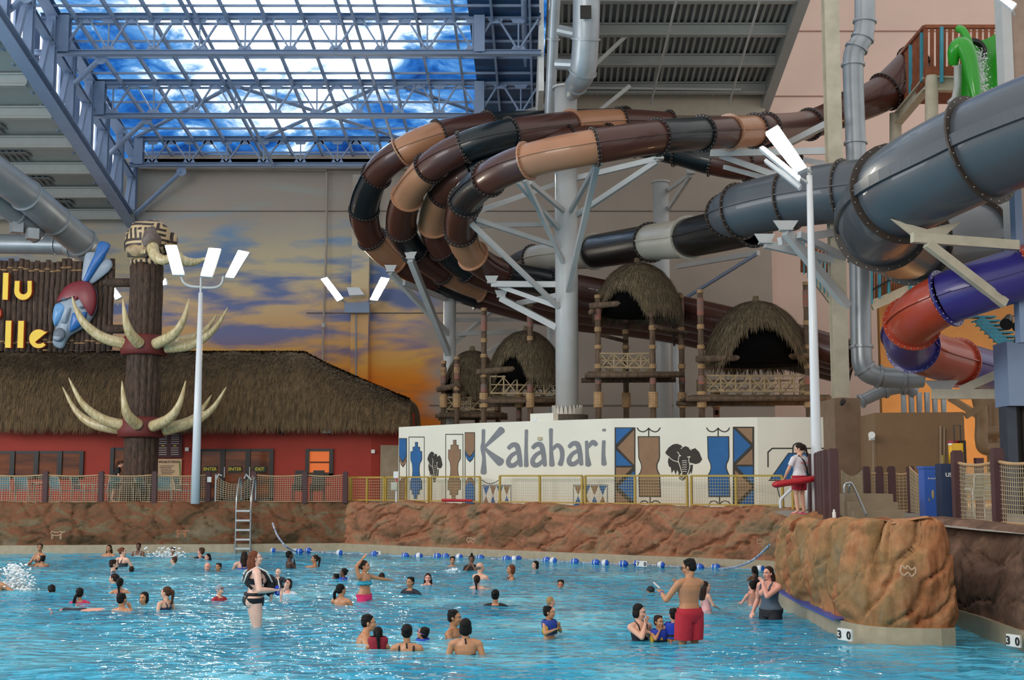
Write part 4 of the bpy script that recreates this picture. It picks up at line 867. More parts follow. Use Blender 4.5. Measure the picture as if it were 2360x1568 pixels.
slide('frontmost brown, tan and dark tube slide looping left around the central column', [(2110, 150, 47, 'brown', .75), (2040, 212, 46.5, 'brown', .68), (1960, 250, 46, 'brown', .6), (1865, 287, 46, 'brown'), (1765, 299, 43, 'brown'), (1738, 302, 42.6, 'tan'), (1680, 305, 41.5, 'brown'), (1617, 308, 40.5, 'black'), (1515, 316, 39, 'brown'), (1370, 338, 38, 'tan'), (1215, 371, 38.5, 'brown'), (1126, 412, 40, 'black'), (1073, 464, 42.5, 'brown'), (1062, 535, 44.8, 'tan'), (1090, 590, 46.2, 'brown'), (1156, 630, 47.6, 'black'), (1265, 652, 49, 'brown'), (1400, 678, 49, 'brown'), (1560, 712, 48, 'brown'), (1750, 757, 46, 'brown'), (1960, 818, 44, 'brown')], group=gB)
slide('second tube slide from the front, mostly hidden, with a blue-black upper section', [(1400, 322, 46, 'brown'), (1310, 326, 45, 'brown'), (1190, 352, 44.3, 'black'), (1095, 390, 44.3, 'brown'), (1022, 446, 46, 'tan'), (1000, 520, 48, 'brown'), (1022, 574, 49, 'black'), (1078, 620, 50, 'brown'), (1166, 655, 51, 'brown'), (1290, 692, 51, 'brown'), (1560, 728, 50.5, 'brown'), (1960, 832, 48, 'brown')], group=gB)
slide('third tube slide from the front, with a long dark teal upper section', [(1540, 290, 48, 'brown'), (1425, 284, 47, 'tan'), (1315, 290, 45.5, 'brown'), (1176, 308, 43.6, 'black'), (1068, 340, 43.3, 'brown'), (988, 388, 44.3, 'tan'), (938, 455, 46, 'brown'), (925, 528, 48, 'black'), (956, 577, 49.4, 'brown'), (1022, 625, 51, 'tan'), (1113, 664, 52.2, 'brown'), (1290, 712, 53, 'brown'), (1560, 748, 52.5, 'brown'), (1960, 846, 50, 'brown')], group=gB)
slide('leftmost outermost tube slide, bending in front of the painted sunset wall', [(1440, 278, 52.5, 'black'), (1290, 284, 50.5, 'black'), (1123, 291, 48, 'brown'), (1010, 312, 46.6, 'tan'), (925, 352, 46.3, 'brown'), (867, 405, 47.4, 'black'), (839, 485, 49, 'brown'), (857, 550, 50.2, 'tan'), (915, 602, 51.5, 'brown'), (1003, 645, 52.8, 'black'), (1100, 682, 54, 'brown'), (1290, 730, 54.5, 'brown'), (1560, 765, 54, 'brown'), (1960, 860, 52, 'brown')], group=gB)
slide('dark lower tube slide crossing under the brown ones near the right ceiling edge', [(1470, 330, 50, 'black'), (1560, 350, 49.5, 'black'), (1640, 372, 49, 'brown'), (1720, 384, 49, 'brown'), (1830, 378, 50, 'brown')], group=gB)
slide('cream and black tube slide running behind the central column toward the grey tube', [(1160, 632, 55, 'ink', .5), (1230, 598, 53, 'cream', .56), (1370, 580, 50, 'ink', .66), (1500, 559, 46, 'cream', .66), (1588, 548, 43.5, 'ink', .68), (1735, 515, 40, 'ink', .7)], R=.6)
slide('medium grey tube slide running level behind the tall lamp pole', [(1672, 498, 39, 'grey', .62), (1705, 487, 38.3, 'grey', .80), (1820, 460, 37, 'grey', .84), (1945, 442, 35.8, 'grey', .86), (2060, 430, 35, 'grey', .86)], fl=m_flgG)
slide('giant dark grey raft slide curling down at the right edge', [(3000, 40, 23, 'grey', 1.1), (2520, 240, 25.2, 'grey', 1.1), (2262, 345, 27, 'grey', 1.1), (2075, 445, 29, 'grey', 1.08), (2032, 520, 32, 'grey', 1.04), (2100, 560, 35, 'grey', 1.04), (2250, 548, 37, 'grey', 1.04), (2480, 500, 40, 'grey', 1.04), (2800, 440, 42, 'grey', 1.04)], R=1.1, fl=m_flgG, seam=.1, sub=10, seamw=.26)
slide('purple and orange tube slide twisting down at the right edge', [(2700, 520, 28.4, 'purple', .6), (2440, 600, 28.4, 'orange', .6), (2362, 628, 28.4, 'purple', .6), (2182, 688, 29, 'orange', .6), (2102, 745, 30.5, 'purple', .6), (2104, 800, 32.5, 'orange', .6), (2205, 836, 34.5, 'purple', .6), (2322, 868, 37, 'purple', .6)], R=.6)
T = thing('slide_bracket', P(2350, 565, 27.5), 'wide tan bracket carrying the giant grey slide at right', 'bracket')
bars(T, [((2102, 548), (2345, 566), 27.6, 28, .17), ((2136, 561), (2316, 700), 27.6, 28.2, .16)], mt=MATS['cream_steel'])
part('cradle_plate', M().prism([(-.7, .34), (-.2, -.08), (.45, -.08), (.9, .3), (.1, .1)], P(2125, 540, 28.2), (1, 0, 0), (0, 0, 1), .06), MATS['cream_steel'], T)
T = thing('slide_bracket', P(2320, 912, 33), 'cream bracket under the purple and orange slide at right', 'bracket')
bars(T, [((2146, 909), (2324, 909), 33.6, 33, .2), ((2214, 900), (2320, 853), 33.4, 33, .17)], mt=MATS['cream_steel']); saddle(T, 2170, 900, 33.8, .9)
# ------------------------------------------------------------------ thatched lookout huts
m_post = mat('hut_post_wood', '6f5b48', .85, col2='48392c', vs=4, bump=.6, bs=14, stretch=(2, 2, .6)); m_rope = mat('sisal_rope', 'a88a66', .95, var=.2, bump=.5, bs=40)
m_twig = mat('twig_rail', 'a39070', .9, var=.2, vs=6); m_boardw = mat('weathered_boards', '6b5c48', .9, col2='40362a', vs=3, stretch=(1, 4, 4)); m_paintp = mat('painted_band', 'a8563c', .8, col2='4d6a6a', vs=6, stretch=(.1, .1, 5))
m_inside = mat('hut_shade_black', '060505', 1, spec=.1)  # near-black colour standing for the shade inside the huts
def hut(label, cx, ytop, ybot, Y, w, posts, beams, plat, rail, opening_, dep=1.0, seed=1):
    c = P(cx, ybot, Y); zt_ = P(cx, ytop, Y).z; zb_ = c.z; r = w*Y/F/2; h = zt_-zb_
    T = thing('thatched_hut', (c.x, Y, DZ), label, 'hut', 'thatched lookout huts'); rnd = random.Random(seed); m = M()
    prof = [(.03, 1.0), (.22, .97), (.45, .88), (.65, .74), (.82, .55), (.93, .34), (.99, .14), (1.02, 0)]
    def rp(a, k):
        k = max(0, min(.999, k))*(len(prof)-1); i = int(k); t = k-i; rr = prof[i][0]*(1-t)+prof[i+1][0]*t; zz = prof[i][1]*(1-t)+prof[i+1][1]*t
        return Vector((c.x+r*rr*math.cos(a), Y+r*dep*rr*math.sin(a), zb_+h*zz))
    na, nk = 64, 20; a0, a1, k0 = opening_
    def openp(a, k):
        d = (math.degrees(a)-(a0+a1)/2+180) % 360-180; hw = (a1-a0)/2
        return abs(d) < hw and k > k0+(1-k0)*(abs(d)/hw)**2.2
    for i in range(na):
        for j in range(nk):
            a = 2*PI*i/na; k = j/nk
            if openp(2*PI*(i+.5)/na, (j+.5)/nk): continue
            b = 2*PI*(i+1)/na; m.quad(rp(a, k), rp(b, k), rp(b, (j+1)/nk), rp(a, (j+1)/nk))
    for i in range(5200):
        a = rnd.random()*2*PI; k = rnd.random()**.8
        if openp(a, k+.03): continue
        p = rp(a, k); q = rp(a+rnd.uniform(-.06, .06), min(.999, k+.16)); n = Vector((math.cos(a), math.sin(a), .4)).normalized()
        t = Vector((-math.sin(a), math.cos(a), 0))*(.012+.02*rnd.random()); tip = q+n*(.05+.08*rnd.random())-Vector((0, 0, .28*rnd.random()*(k > .8)+(.30*rnd.random() if k > .9 else 0)))
        m.add([p-t+n*.02, p+t+n*.02, tip], [(0, 1, 2)])
    d_ = math.radians((a0+a1)/2)
    for i in range(260):                     # fringe above the opening
        dd = rnd.uniform(-1, 1); a = math.radians((a0+a1)/2+dd*(a1-a0)/2); k = k0+(1-k0)*abs(dd)**2.2; p = rp(a, max(0, k-.04)); n = Vector((math.cos(a), math.sin(a), 0)); t = Vector((-math.sin(a), math.cos(a), 0))*.02
        m.add([p-t+n*.03, p+t+n*.03, p+n*.06+t*rnd.uniform(-4, 4)-Vector((0, 0, .12+.28*rnd.random()))], [(0, 1, 2)])
    part('thatch_roof', m, m_thatch2, T)
    part('roof_knot', M().cyl((c.x, Y, zt_-.05), .13, .22, 10, .1), m_thatch2, T)
    part('inner_shade', M().tube([(c.x, Y, zb_+.02), (c.x, Y, zb_+h*.3), (c.x, Y, zb_+h*.75)], [r*.86, r*.84, r*.45], 20), m_inside, T, True)  # dark shell put in for the shade under the thatch
    for px, y0, y1, Yp in posts:
        x = P(px, 900, Yp).x; z0, z1 = DZ, P(px, y0, Yp).z; rr = .105
        pt = part('post', M().tube([(x, Yp, z0), (x, Yp, (z0+z1)/2), (x, Yp, z1)], [rr*1.05, rr, rr*.95], 10), m_post, T, True)
        for zz, hh, rr2 in ((P(px, 940, Yp).z, .55, .17), (P(px, y1, Yp).z, .16, .135), (P(px, y1-45, Yp).z, .14, .135), (P(px, (y0+y1)/2, Yp).z, .16, .13), (z1-.12, .12, .12)):
            part('rope_wrap', M().tube([(x, Yp, zz+hh*t_/12) for t_ in range(13)], [rr2*(1 if t_ % 2 else .93) for t_ in range(13)], 10), m_rope, pt)
        part('painted_band', M().cyl((x, Yp, P(px, y1+10, Yp).z-.4), rr+.012, .3, 10), m_paintp, pt); part('painted_band', M().cyl((x, Yp, z1-.9), rr+.012, .6, 10), m_paintp, pt)
    for (a, b, Ya, Yb, rr) in beams: part('beam', M().tube([P(*a, Ya), P(*b, Yb)], rr, 8), m_post, T, True)
    (xa_, xb_, py, Yf, Yb_) = plat; z = P(xa_, py, Yf).z; x0, x1 = P(xa_, py, Yf).x, P(xb_, py, Yf).x; fl = M(); n = 14
    for i in range(n): fl.bb(x0-.15*rnd.random(), x1+.15*rnd.random(), Yf+(Yb_-Yf)*i/n, Yf+(Yb_-Yf)*(i+.9)/n, z-.05, z+.03)
    fp = part('platform', fl, m_boardw, T)
    for Yk in (Yf, Yb_): part('edge_log', M().tube([(x0-.25, Yk, z-.12), (x1+.25, Yk, z-.10)], .09, 8), m_post, fp, True)
    (ra, rb, ry0, ry1, Yr, Yr2) = rail; zz0, zz1 = P(ra, ry1, Yr).z, P(ra, ry0, Yr).z; xa2, xb2 = P(ra, ry0, Yr).x, P(rb, ry0, Yr).x
    sides = [((xa2, Yr), (xb2, Yr))]+([((xb2, Yr), (xb2+.2, Yr2)), ((xa2, Yr), (xa2, Yr2)), ((xa2, Yr2), (xb2, Yr2))] if Yr2 else [])
    for (pa, pb) in sides:
        rl = M(); A = Vector((pa[0], pa[1], 0)); B = Vector((pb[0], pb[1], 0))
        g = lambda t, k: A.lerp(B, t)+Vector((0, 0, zz0+(zz1-zz0)*k))
        rl.tube([g(0, 1), g(.5, .97), g(1, 1)], .035, 6); rl.tube([g(0, .08), g(1, .05)], .035, 6); rl.tube([g(0, .55), g(1, .5)], .022, 5)
        nn = max(3, int((B-A).length/.45))
        for i in range(nn+1): rl.tube([g(i/nn, 0), g(i/nn, 1.05)], .03, 5)
        for i in range(nn):
            e = rnd.uniform(-.3, .3)/nn; rl.tube([g(i/nn, .05), g((i+1)/nn+e*.3, .95)], .024, 5)
            if rnd.random() < .7: rl.tube([g((i+1)/nn, .05), g(i/nn, .95)], .024, 5)
        part('twig_railing', rl, m_twig, T)
    return T
hut('tall thatched hut on painted posts in the middle, right of the central column', 1470, 606, 728, 46, 200, [(1379, 680, 850, 45.2), (1505, 672, 850, 45.0), (1572, 680, 850, 46.6), (1443, 690, 850, 47.4)],
    [((1358, 706), (1520, 692), 45.1, 44.9, .11), ((1362, 720), (1372, 712), 44.6, 46.5, .1), ((1505, 752), (1585, 770), 44.9, 46.5, .08), ((1375, 770), (1445, 788), 45.2, 47.4, .07)], (1364, 1560, 858, 44.9, 47.2), (1384, 1508, 815, 850, 45.1, 47.0), (205, 275, .62), seed=3)
hut('wide thatched hut with a dark open front, nearest the right lamp pole', 1745, 694, 842, 45, 240, [(1617, 668, 850, 44), (1863, 650, 850, 44), (1650, 900, 930, 46.6), (1880, 860, 930, 46.2)],
    [((1604, 828), (1880, 820), 43.8, 43.8, .11)], (1598, 1905, 912, 43.8, 46.4), (1628, 1862, 866, 905, 44, 46.2), (222, 312, .55), seed=5)
hut('thatched hut tucked behind the left side of the central column', 1212, 762, 880, 49, 172, [(1115, 710, 870, 48.1), (1222, 700, 870, 48), (1196, 885, 930, 50), (1288, 860, 930, 49.6)],
    [((1098, 858), (1238, 846), 48, 48, .12)], (1120, 1290, 918, 48, 50.2), (1130, 1285, 868, 910, 48.1, 50), (215, 275, .58), seed=7)
hut('smallest thatched hut, farthest left beside the painted sunset wall', 1088, 808, 905, 52.5, 128, [(1022, 832, 900, 51.6), (1053, 822, 900, 51), (1148, 900, 930, 52.6), (1100, 900, 930, 53.4)],
    [((1008, 898), (1062, 888), 51.4, 50.9, .12)], (1018, 1155, 952, 51.4, 53.4), (1030, 1140, 916, 946, 51.6, 53.2), (190, 235, .6), seed=9)
# ------------------------------------------------------------------ wooden slide tower, green slide, stairs (right)
m_slat = mat('redwood_slat', '84492c', .75, var=.2, vs=4); m_teal = mat('teal_post', '3f93a8', .5)
T = thing('slide_tower', P(2145, 260, 43), 'redwood railed slide tower platform with teal posts at top right', 'tower')
A_, B_, C_ = P(2076, 190, 47), P(2130, 118, 43), P(2312, 118, 43)
def slats(a0, b0, a1, b1, Ya, Yb, n, name='slat', w=.05, d=.12):
    for i in range(n+1):
        t = i/n; lo = P(*a1, Ya).lerp(P(*b1, Yb), t); hi = P(*a0, Ya).lerp(P(*b0, Yb), t); part(name, M().bar(lo, hi, w, d, (1, 0, 0)), m_slat, T)
slats((2077, 128), (2130, 62), (2077, 238), (2130, 158), 47, 43, 15, w=.05, d=.04)
slats((2134, 62), (2300, 62), (2134, 158), (2300, 158), 43, 43, 12, w=.04, d=.13)
for a, b, Ya, Yb, h_ in (((2075, 126), (2131, 62), 47, 43, .12), ((2131, 62), (2315, 62), 43, 43, .12), ((2075, 240), (2135, 162), 47, 43, .18)): part('rail', M().bar(P(*a, Ya), P(*b, Yb), .14, h_), m_slat, T)
part('deck_edge', M().bar(P(2075, 262, 47), P(2135, 175, 43), .15, .5), m_slat, T); part('deck_edge', M().bar(P(2131, 166, 43), P(2312, 168, 43), .15, .36), m_slat, T)
for x, y0, y1, Y in ((2077, 155, 240, 46.6), (2098, 104, 215, 45), (2124, 76, 188, 43.2), (2170, 62, 190, 42.8)): part('teal_post', M().bar(P(x, y1, Y), P(x, y0, Y), .1, .1), m_teal, T)
part('girder', M().ibeam(P(2060, 285, 47), P(2138, 192, 43), .3, .45), MATS['cream_steel'], T); part('girder', M().ibeam(P(2140, 193, 43), P(2240, 196, 43), .3, .5), MATS['cream_steel'], T)
part('pillar', M().tube([P(2147, 420, 43), P(2147, 176, 43)], .22, 16), MATS['cream_steel'], T, True); part('pillar', M().tube([P(2064, 420, 46.6), P(2064, 262, 46.6)], .22, 16), MATS['cream_steel'], T, True)
part('deck_floor', M().quad(P(2077, 240, 47), P(2131, 168, 43), P(2312, 168, 43), P(2312, 240, 47)), m_slat, T)
part('drain_pipe', M().tube([P(2208, 150, 42), P(2208, 200, 42), P(2202, 228, 42), P(2190, 240, 42)], .14, 12), m_steelw, T, True)
T = thing('green_slide', P(2285, 250, 41), 'bright green open slide mouth with splashing water at top right', 'water slide')
def trough(u, v):                            # back shell of the mouth
    a = PI*(.02+.96*u); z = v; c = P(2268, 238-168*z, 41.5); r = .72-.06*v
    return c+Vector((-math.cos(a)*r*1.05, math.sin(a)*r*.8, .16*math.cos(a*2)*v))
m = M().grid(trough, 24, 16); part('shell', m, C['green'], T, True)
p = spline([tuple(P(2198, 150, 40.8)), tuple(P(2200, 118, 40.6)), tuple(P(2216, 104, 40.5)), tuple(P(2232, 130, 40.4)), tuple(P(2244, 190, 40.3)), tuple(P(2250, 235, 40.3))], 6)
part('spout', M().tube(p, [.1+.14*math.sin(PI*i/(len(p)-1))+.04 for i in range(len(p))], 10), C['green'], T, True)
part('side_lip', M().tube(spline([tuple(P(2208, 66, 41.2)), tuple(P(2222, 74, 41)), tuple(P(2236, 110, 40.9)), tuple(P(2246, 170, 40.8)), tuple(P(2256, 236, 40.8))], 6), .13, 8), C['green'], T, True)
part('round_hatch', M().ring(P(2245, 118, 41.3), (.2, -1, .1), .42, .30, .2), m_dark, T)
sp = M(); rnd = random.Random(2)
for i in range(1100):
    t = rnd.random(); c = P(2262+rnd.gauss(0, 9)-8*(1-t), 118+t*95+rnd.gauss(0, 5), 40.9+rnd.random()*.4); sp.ell(c, .008+.02*rnd.random()**2, 5, 4)
spl = part('splash', sp, mat('splash_white', 'e8f0f0', .3), T, kind='stuff')
# lower stair balustrades behind the duct
T = thing('stair_flight', P(2060, 690, 45), 'redwood stair with teal posts behind the grey slide, centre right', 'stairs')
slats((2012, 575), (2130, 575), (2012, 690), (2130, 655), 45, 45, 18, w=.03, d=.08)
for x, y0, y1 in ((2008, 580, 700), (2027, 588, 688), (2048, 600, 676), (2098, 620, 672)): part('teal_post', M().bar(P(x, y1, 44.8), P(x, y0, 44.8), .09, .09), m_teal, T)
part('stringer', M().bar(P(2008, 705, 44.9), P(2125, 655, 44.9), .2, .35), MATS['cream_steel'], T); part('rail', M().bar(P(2012, 668, 44.7), P(2060, 640, 44.7), .06, .06), m_dark, T)
T = thing('stair_flight', P(1900, 700, 47), 'redwood stair flight with teal balusters behind the tall lamp pole', 'stairs')
slats((1848, 570), (1932, 570), (1848, 628), (1932, 640), 47, 47, 10, w=.03, d=.1)
for i in range(9): x = 1853+i*9.4; part('teal_post', M().bar(P(x, 632+i*9, 46.8), P(x, 552+i*9, 46.8), .05, .05), m_teal, T)
part('stringer', M().bar(P(1885, 640, 46.9), P(1935, 705, 46.9), .2, .5), MATS['cream_steel'], T)
# ------------------------------------------------------------------ right side rooms and pillars
m_roomtan = mat('pump_room_paint', '7d6246', .85, var=.05, bump=.15, bs=50)
z1 = P(2050, 952, 34).z; x0, x1, x2 = X0(1985, 1000, 35.5), X0(2017, 1000, 33.6), X0(2223, 1000, 33.2)
w = M(); w.prism([(x1, 33.6), (x2, 33.2), (x2, 37), (x0, 37), (x0, 35.5)], (0, 0, DZ-.02), (1, 0, 0), (0, 1, 0), z1-DZ); struct('wall_pump_room', w, m_roomtan)
struct('trim_pump_room_conduits', M().tube([P(2168, 982, 33.2), P(2168, 1090, 33.2)], .025, 6).tube([P(2176, 986, 33.2), P(2176, 1090, 33.2)], .025, 6).tube([P(2013, 1008, 33.5), P(2013, 1090, 33.5)], .02, 6), mat('conduit_tan', '8f7a60', .5))
solo('strobe_light', M().tube([P(2009, 1003, 33.4), P(2009, 1003, 33.1)], .09, 10).box(P(2009, 1008, 33.45), (.12, .12, .16)), m_white, 'small white strobe on the corner of the tan pump room', 'lamp')
struct('wall_recess', M().bb(X0(2035, 1000, 46), 40, 46, 46.3, DZ-.1, 9.5), mat('recess_wall_ochre', 'b5834c', .8, var=.05))
l = bpy.data.lights.new('recess_lamp', 'POINT'); l.energy = 420; l.color = (1, .62, .28); l.shadow_soft_size = .3; o = bpy.data.objects.new('recess_lamp', l); COL.objects.link(o); o.location = P(2285, 985, 42.5)
T = thing('pipe_run', P(2300, 1060, 40), 'bundle of brown pipes in the warm lit recess at right', 'pipes')
for pts in ([(2250, 900, 40), (2262, 960, 40), (2262, 1015, 40), (2275, 1036, 40), (2340, 1028, 40)], [(2290, 905, 41), (2290, 1090, 41)], [(2262, 1000, 40.4), (2330, 992, 40.4)]): part('pipe', M().tube(spline([tuple(P(*q)) for q in pts], 6), .2, 12), mat('pipe_brown', '8a6f50', .5), T, True)
bars(T, [((2190, 918), (2330, 1005), 43, 41, .16), ((2225, 960), (2290, 918), 39, 39, .14)], 'brace', mt=MATS['pipe_brown'])
duct([(1985, 925, 39, 13), (2040, 900, 39, 15), (2085, 893, 39, 15), (2110, 905, 39, 15)], 'dark sloping duct above the tan pump room')
for px, od in ((2082, 'leftmost'), (2100, 'second from left'), (2118, 'third from left'), (2136, 'fourth from left'), (2154, 'fifth from left'), (2174, 'rightmost')): solo('riser_pipe', M().tube([P(px, 955, 41)-Vector((0, 0, P(px, 955, 41).z-DZ)), P(px, 905, 41)], .09, 8), m_duct, f'vertical grey riser pipe behind the tan pump room, {od} of six', 'pipe', 'riser pipes behind the pump room')
xq = X0(2318, 1000, 31); T = thing('dark_pillar', (xq+.3, 31, DZ), 'dark steel pillar with a pale boxed head at the right edge', 'pillar')
part('pillar', M().bb(xq, xq+.24, 30.9, 31.4, DZ, P(0, 938, 31).z), mat('pillar_slate', '3a4250', .5), T); part('pillar_recess', M().bb(xq+.24, xq+.45, 31.1, 31.5, DZ, P(0, 938, 31).z), m_dark, T)
part('pillar_side', M().bb(xq+.45, xq+1.2, 30.9, 31.4, DZ, P(0, 938, 31).z), mat('pillar_taupe', '5e5450', .7), T)
part('head_box', M().bb(xq, xq+1.2, 30.7, 31.6, P(0, 937, 31).z, P(0, 790, 31).z), m_steel, T)
part('upper_post', M().bb(X0(2340, 600, 28.6), X0(2357, 600, 28.6), 28.5, 28.8, P(0, 790, 28.6).z, P(0, 330, 28.6).z), m_steel, T)
xq = X0(2312, 100, 33); T = thing('upper_pillar', (xq, 33, 12), 'white and taupe pillar above the giant grey slide at the top right corner', 'pillar')
part('white_face', M().bb(xq, X0(2334, 100, 33), 33, 33.5, 8, 17), m_steelw, T); part('taupe_face', M().bb(X0(2334, 100, 33), X0(2420, 100, 33), 33.05, 34, 8, 17), mat('pillar_taupe_light', '9a8576', .7), T)
T = thing('spotlight_pair', P(2352, 850, 30.4), 'pair of small dark spotlights on the pillar head at right', 'lamp')
for px, py in ((2322, 738), (2350, 744)): part('spotlight', M().tube([P(px+4, py-6, 30.2), P(px-3, py+10, 29.9)], [.09, .15], 12), m_dark, T)
part('bracket', M().tube([P(2325, 728, 30.4), P(2352, 730, 30.4), P(2338, 790, 30.4)], .02, 6), m_dark, T)
T = thing('service_stair', P(2330, 880, 38), 'teal steel service stair behind the orange slide at right', 'stairs')
for i in range(8): part('tread', M().box(P(2262+i*10, 732+i*9, 38), (.7, .5, .05)), m_teal, T)
part('stringer', M().bar(P(2255, 735, 37.8), P(2345, 820, 37.8), .08, .3), m_teal, T)
# ------------------------------------------------------------------ lamps
m_emit = mat('lamp_glow', (1, .90, .74, 1), .5, emit=110); m_poleW = mat('white_pole_paint', 'd6dade', .25, var=.02)
def panel(T, quad, Y, tilt=.12, lit=True, dn='light_panel'):
    p = [P(q[0], q[1], Y+(tilt if i < 2 else -tilt)) for i, q in enumerate(quad)]; n = (p[1]-p[0]).cross(p[3]-p[0]).normalized()
    if n.y > 0: n = -n
    c = sum(p, Vector())/4; h = M(); bk = [c+(q-c)*1.08-n*.12 for q in p]; fr_ = [c+(q-c)*1.08-n*.005 for q in p]
    h.add(bk+fr_, [(0, 1, 2, 3), (4, 5, 6, 7), (0, 4, 5, 1), (1, 5, 6, 2), (2, 6, 7, 3), (3, 7, 4, 0)]); hs = part('lamp_housing', h, m_poleW, T)
    if lit: part('light_panel', M().add([q for q in p]+[q-n*.004 for q in p], [(0, 1, 2, 3), (7, 6, 5, 4)]), m_emit, hs)
def lamp_light(px, py, Y, e=40):
    l = bpy.data.lights.new('lamp_beam', 'AREA'); l.size = .5; l.energy = e; l.color = (1, .86, .66); l.spread = 2.4
    o = bpy.data.objects.new('lamp_beam', l); COL.objects.link(o); o.location = P(px, py, Y-.35); o.rotation_euler = (-.7+PI/2-.5, 0, 0)
YP = 44.02; x = X0(450, 1150, YP)
T = thing('lamp_pole', (x, YP, DZ), 'tall white lamp pole with three glowing panels in front of the tusk totem', 'street lamp')
zt_ = P(465, 675, YP).z; part('pole', M().tube([(x, YP, DZ), (x, YP, DZ+3), (x, YP, zt_)], [.155, .135, .075], 16), m_poleW, T, True); part('pole_tip', M().tube([(x, YP, zt_), (x, YP, P(465, 640, YP).z)], .04, 8), m_steelw, T)
for a in ([(466, 662), (440, 660), (424, 652), (417, 636)], [(466, 663), (495, 663), (510, 655), (515, 637)]): part('curved_arm', M().tube(spline([tuple(P(*q, YP)) for q in a], 6), .045, 8), m_steelw, T, True)
for q in ([(381, 567), (407, 567), (424, 631), (398, 631)], [(481, 573), (507, 575), (488, 636), (463, 634)], [(549, 578), (573, 583), (539, 639), (520, 637)]): panel(T, q, YP-.1)
YP = 29.7; x = X0(1885, 1180, YP)
T = thing('lamp_pole', (x, YP, DZ), 'tall white lamp pole rising beside the lifeguard, glowing panels at its top', 'street lamp')
zt_ = P(1868, 405, YP).z; part('pole', M().tube([(x, YP, DZ), (x, YP, DZ+.5), (x, YP, DZ+4), (x, YP, zt_)], [.13, .125, .105, .07], 18), m_poleW, T, True)
part('base_plate', M().cyl((x, YP, DZ), .19, .06, 16), m_poleW, T); part('pole_tip', M().tube([(x, YP, zt_), (x, YP, P(1868, 385, YP).z)], .04, 8), m_steelw, T)
part('curved_arm', M().tube([P(1868, 398, YP), P(1855, 388, YP-.1)], .04, 8), m_steelw, T); part('curved_arm', M().tube([P(1868, 425, YP), P(1842, 410, YP-.1), P(1836, 415, YP)], .035, 8), m_steelw, T)
panel(T, [(1767, 307), (1794, 291), (1857, 383), (1836, 393)], YP-.1, .35); panel(T, [(1753, 342), (1761, 338), (1842, 404), (1839, 415)], YP+.15, .35); panel(T, [(1763, 372), (1768, 367), (1843, 422), (1838, 431)], YP+.4, .35, False)
T = thing('wall_lamp', P(820, 705, 60.6), 'bracket of tilted glowing panels fixed to the painted pilaster in the sunset', 'wall lamp')
panel(T, [(740, 644), (754, 640), (790, 687), (777, 694)], 60.4); panel(T, [(878, 640), (897, 643), (870, 692), (853, 690)], 60.4); panel(T, [(800, 663), (826, 663), (838, 678), (806, 680)], 60.5, lit=False)
part('bracket', M().bb(X0(795, 700, 60.9), X0(852, 700, 60.9), 60.7, 61.1, P(0, 722, 60.9).z, P(0, 699, 60.9).z), m_steel, T)
part('conduit', M().tube([P(820, 722, 61), P(820, 875, 61)], .03, 6), m_steel, T); part('conduit', M().tube([P(798, 697, 60.8), P(782, 690, 60.6), P(780, 685, 60.6)], .03, 6), m_steelw, T); part('conduit', M().tube([P(850, 700, 60.8), P(865, 696, 60.6)], .03, 6), m_steelw, T)
for (q, Y, lab) in (([(256, 670), (262, 661), (279, 684), (266, 690)], 55, 'small glowing lamp panel seen between the log sign and the totem'), ([(374, 650), (381, 642), (384, 655), (376, 657)], 55, 'tiny glowing lamp panel peeking out right of the totem trunk'), ([(2296, -8), (2306, -14), (2342, 8), (2332, 20)], 32, 'glowing lamp panel cut off by the top right corner')):
    T = thing('flood_lamp', P(q[3][0], q[3][1]+6, Y), lab, 'flood lamp', 'small flood lamps'); panel(T, q, Y); part('stem', M().tube([P(q[3][0], q[3][1], Y+.1), P(q[3][0]+6, q[3][1]+14, Y+.2)], .03, 6), m_steelw, T)
T = thing('wall_pipe', P(745, 852, 61.6), 'thin painted pipe running down the sunset wall left of the pilaster', 'pipe')
part('pipe', M().tube([P(753, 395, 61.7), P(752, 560, 61.7), P(747, 700, 61.6), P(743, 850, 61.4)], .05, 8), m_sunset, T); part('pipe', M().tube([P(753, 392, 61.7), P(365, 390, 61.7)], .05, 8), m_beige, T); part('joint', M().tube([P(746, 745, 61.5), P(746, 755, 61.5)], .09, 8), m_steelw, T)

# ------------------------------------------------------------------ fences and railings
m_fpost = mat('fence_post_brown', '4a2f30', .7, var=.1); m_frope = mat('fence_rope', 'b3926c', .9, var=.1); m_net = mat('fence_net_cord', 'a8997c', .9); m_yrail = mat('yellow_railing_paint', 'a8892e', .45, var=.08)
m_wire = mat('railing_wire', 'b8a878', .5)
def net(name, A, B, h0, h1, sag, T, d=.07, th_=.011, bow=0, mt=None, sagb=0):
    A, B = Vector(A), Vector(B); Lh = (B-A).length; n = max(3, int(Lh/d)); k = max(3, int((h1-h0)/d)); m = M(); nv = (B-A).cross(Vector((0, 0, 1))).normalized()
    def g(u, v): s = 4*u*(1-u); return A.lerp(B, u)+Vector((0, 0, h0+(h1-h0)*v-sag*s*v+sagb*s*(1-v)))+nv*bow*s*math.sin(PI*v)
    ns = 5 if (sag or bow) else 1
    for i in range(n+1):
        for j in range(2 if bow else 1): jj = 2 if bow else 1; m.bar(g(i/n, j/jj), g(i/n, (j+1)/jj), th_, th_, (0, 1, .1))
    for j in range(k+1):
        for i in range(ns): m.bar(g(i/ns, j/k), g((i+1)/ns, j/k), th_, th_)
    o = part(name, m, mt or m_net, T); 
    return g
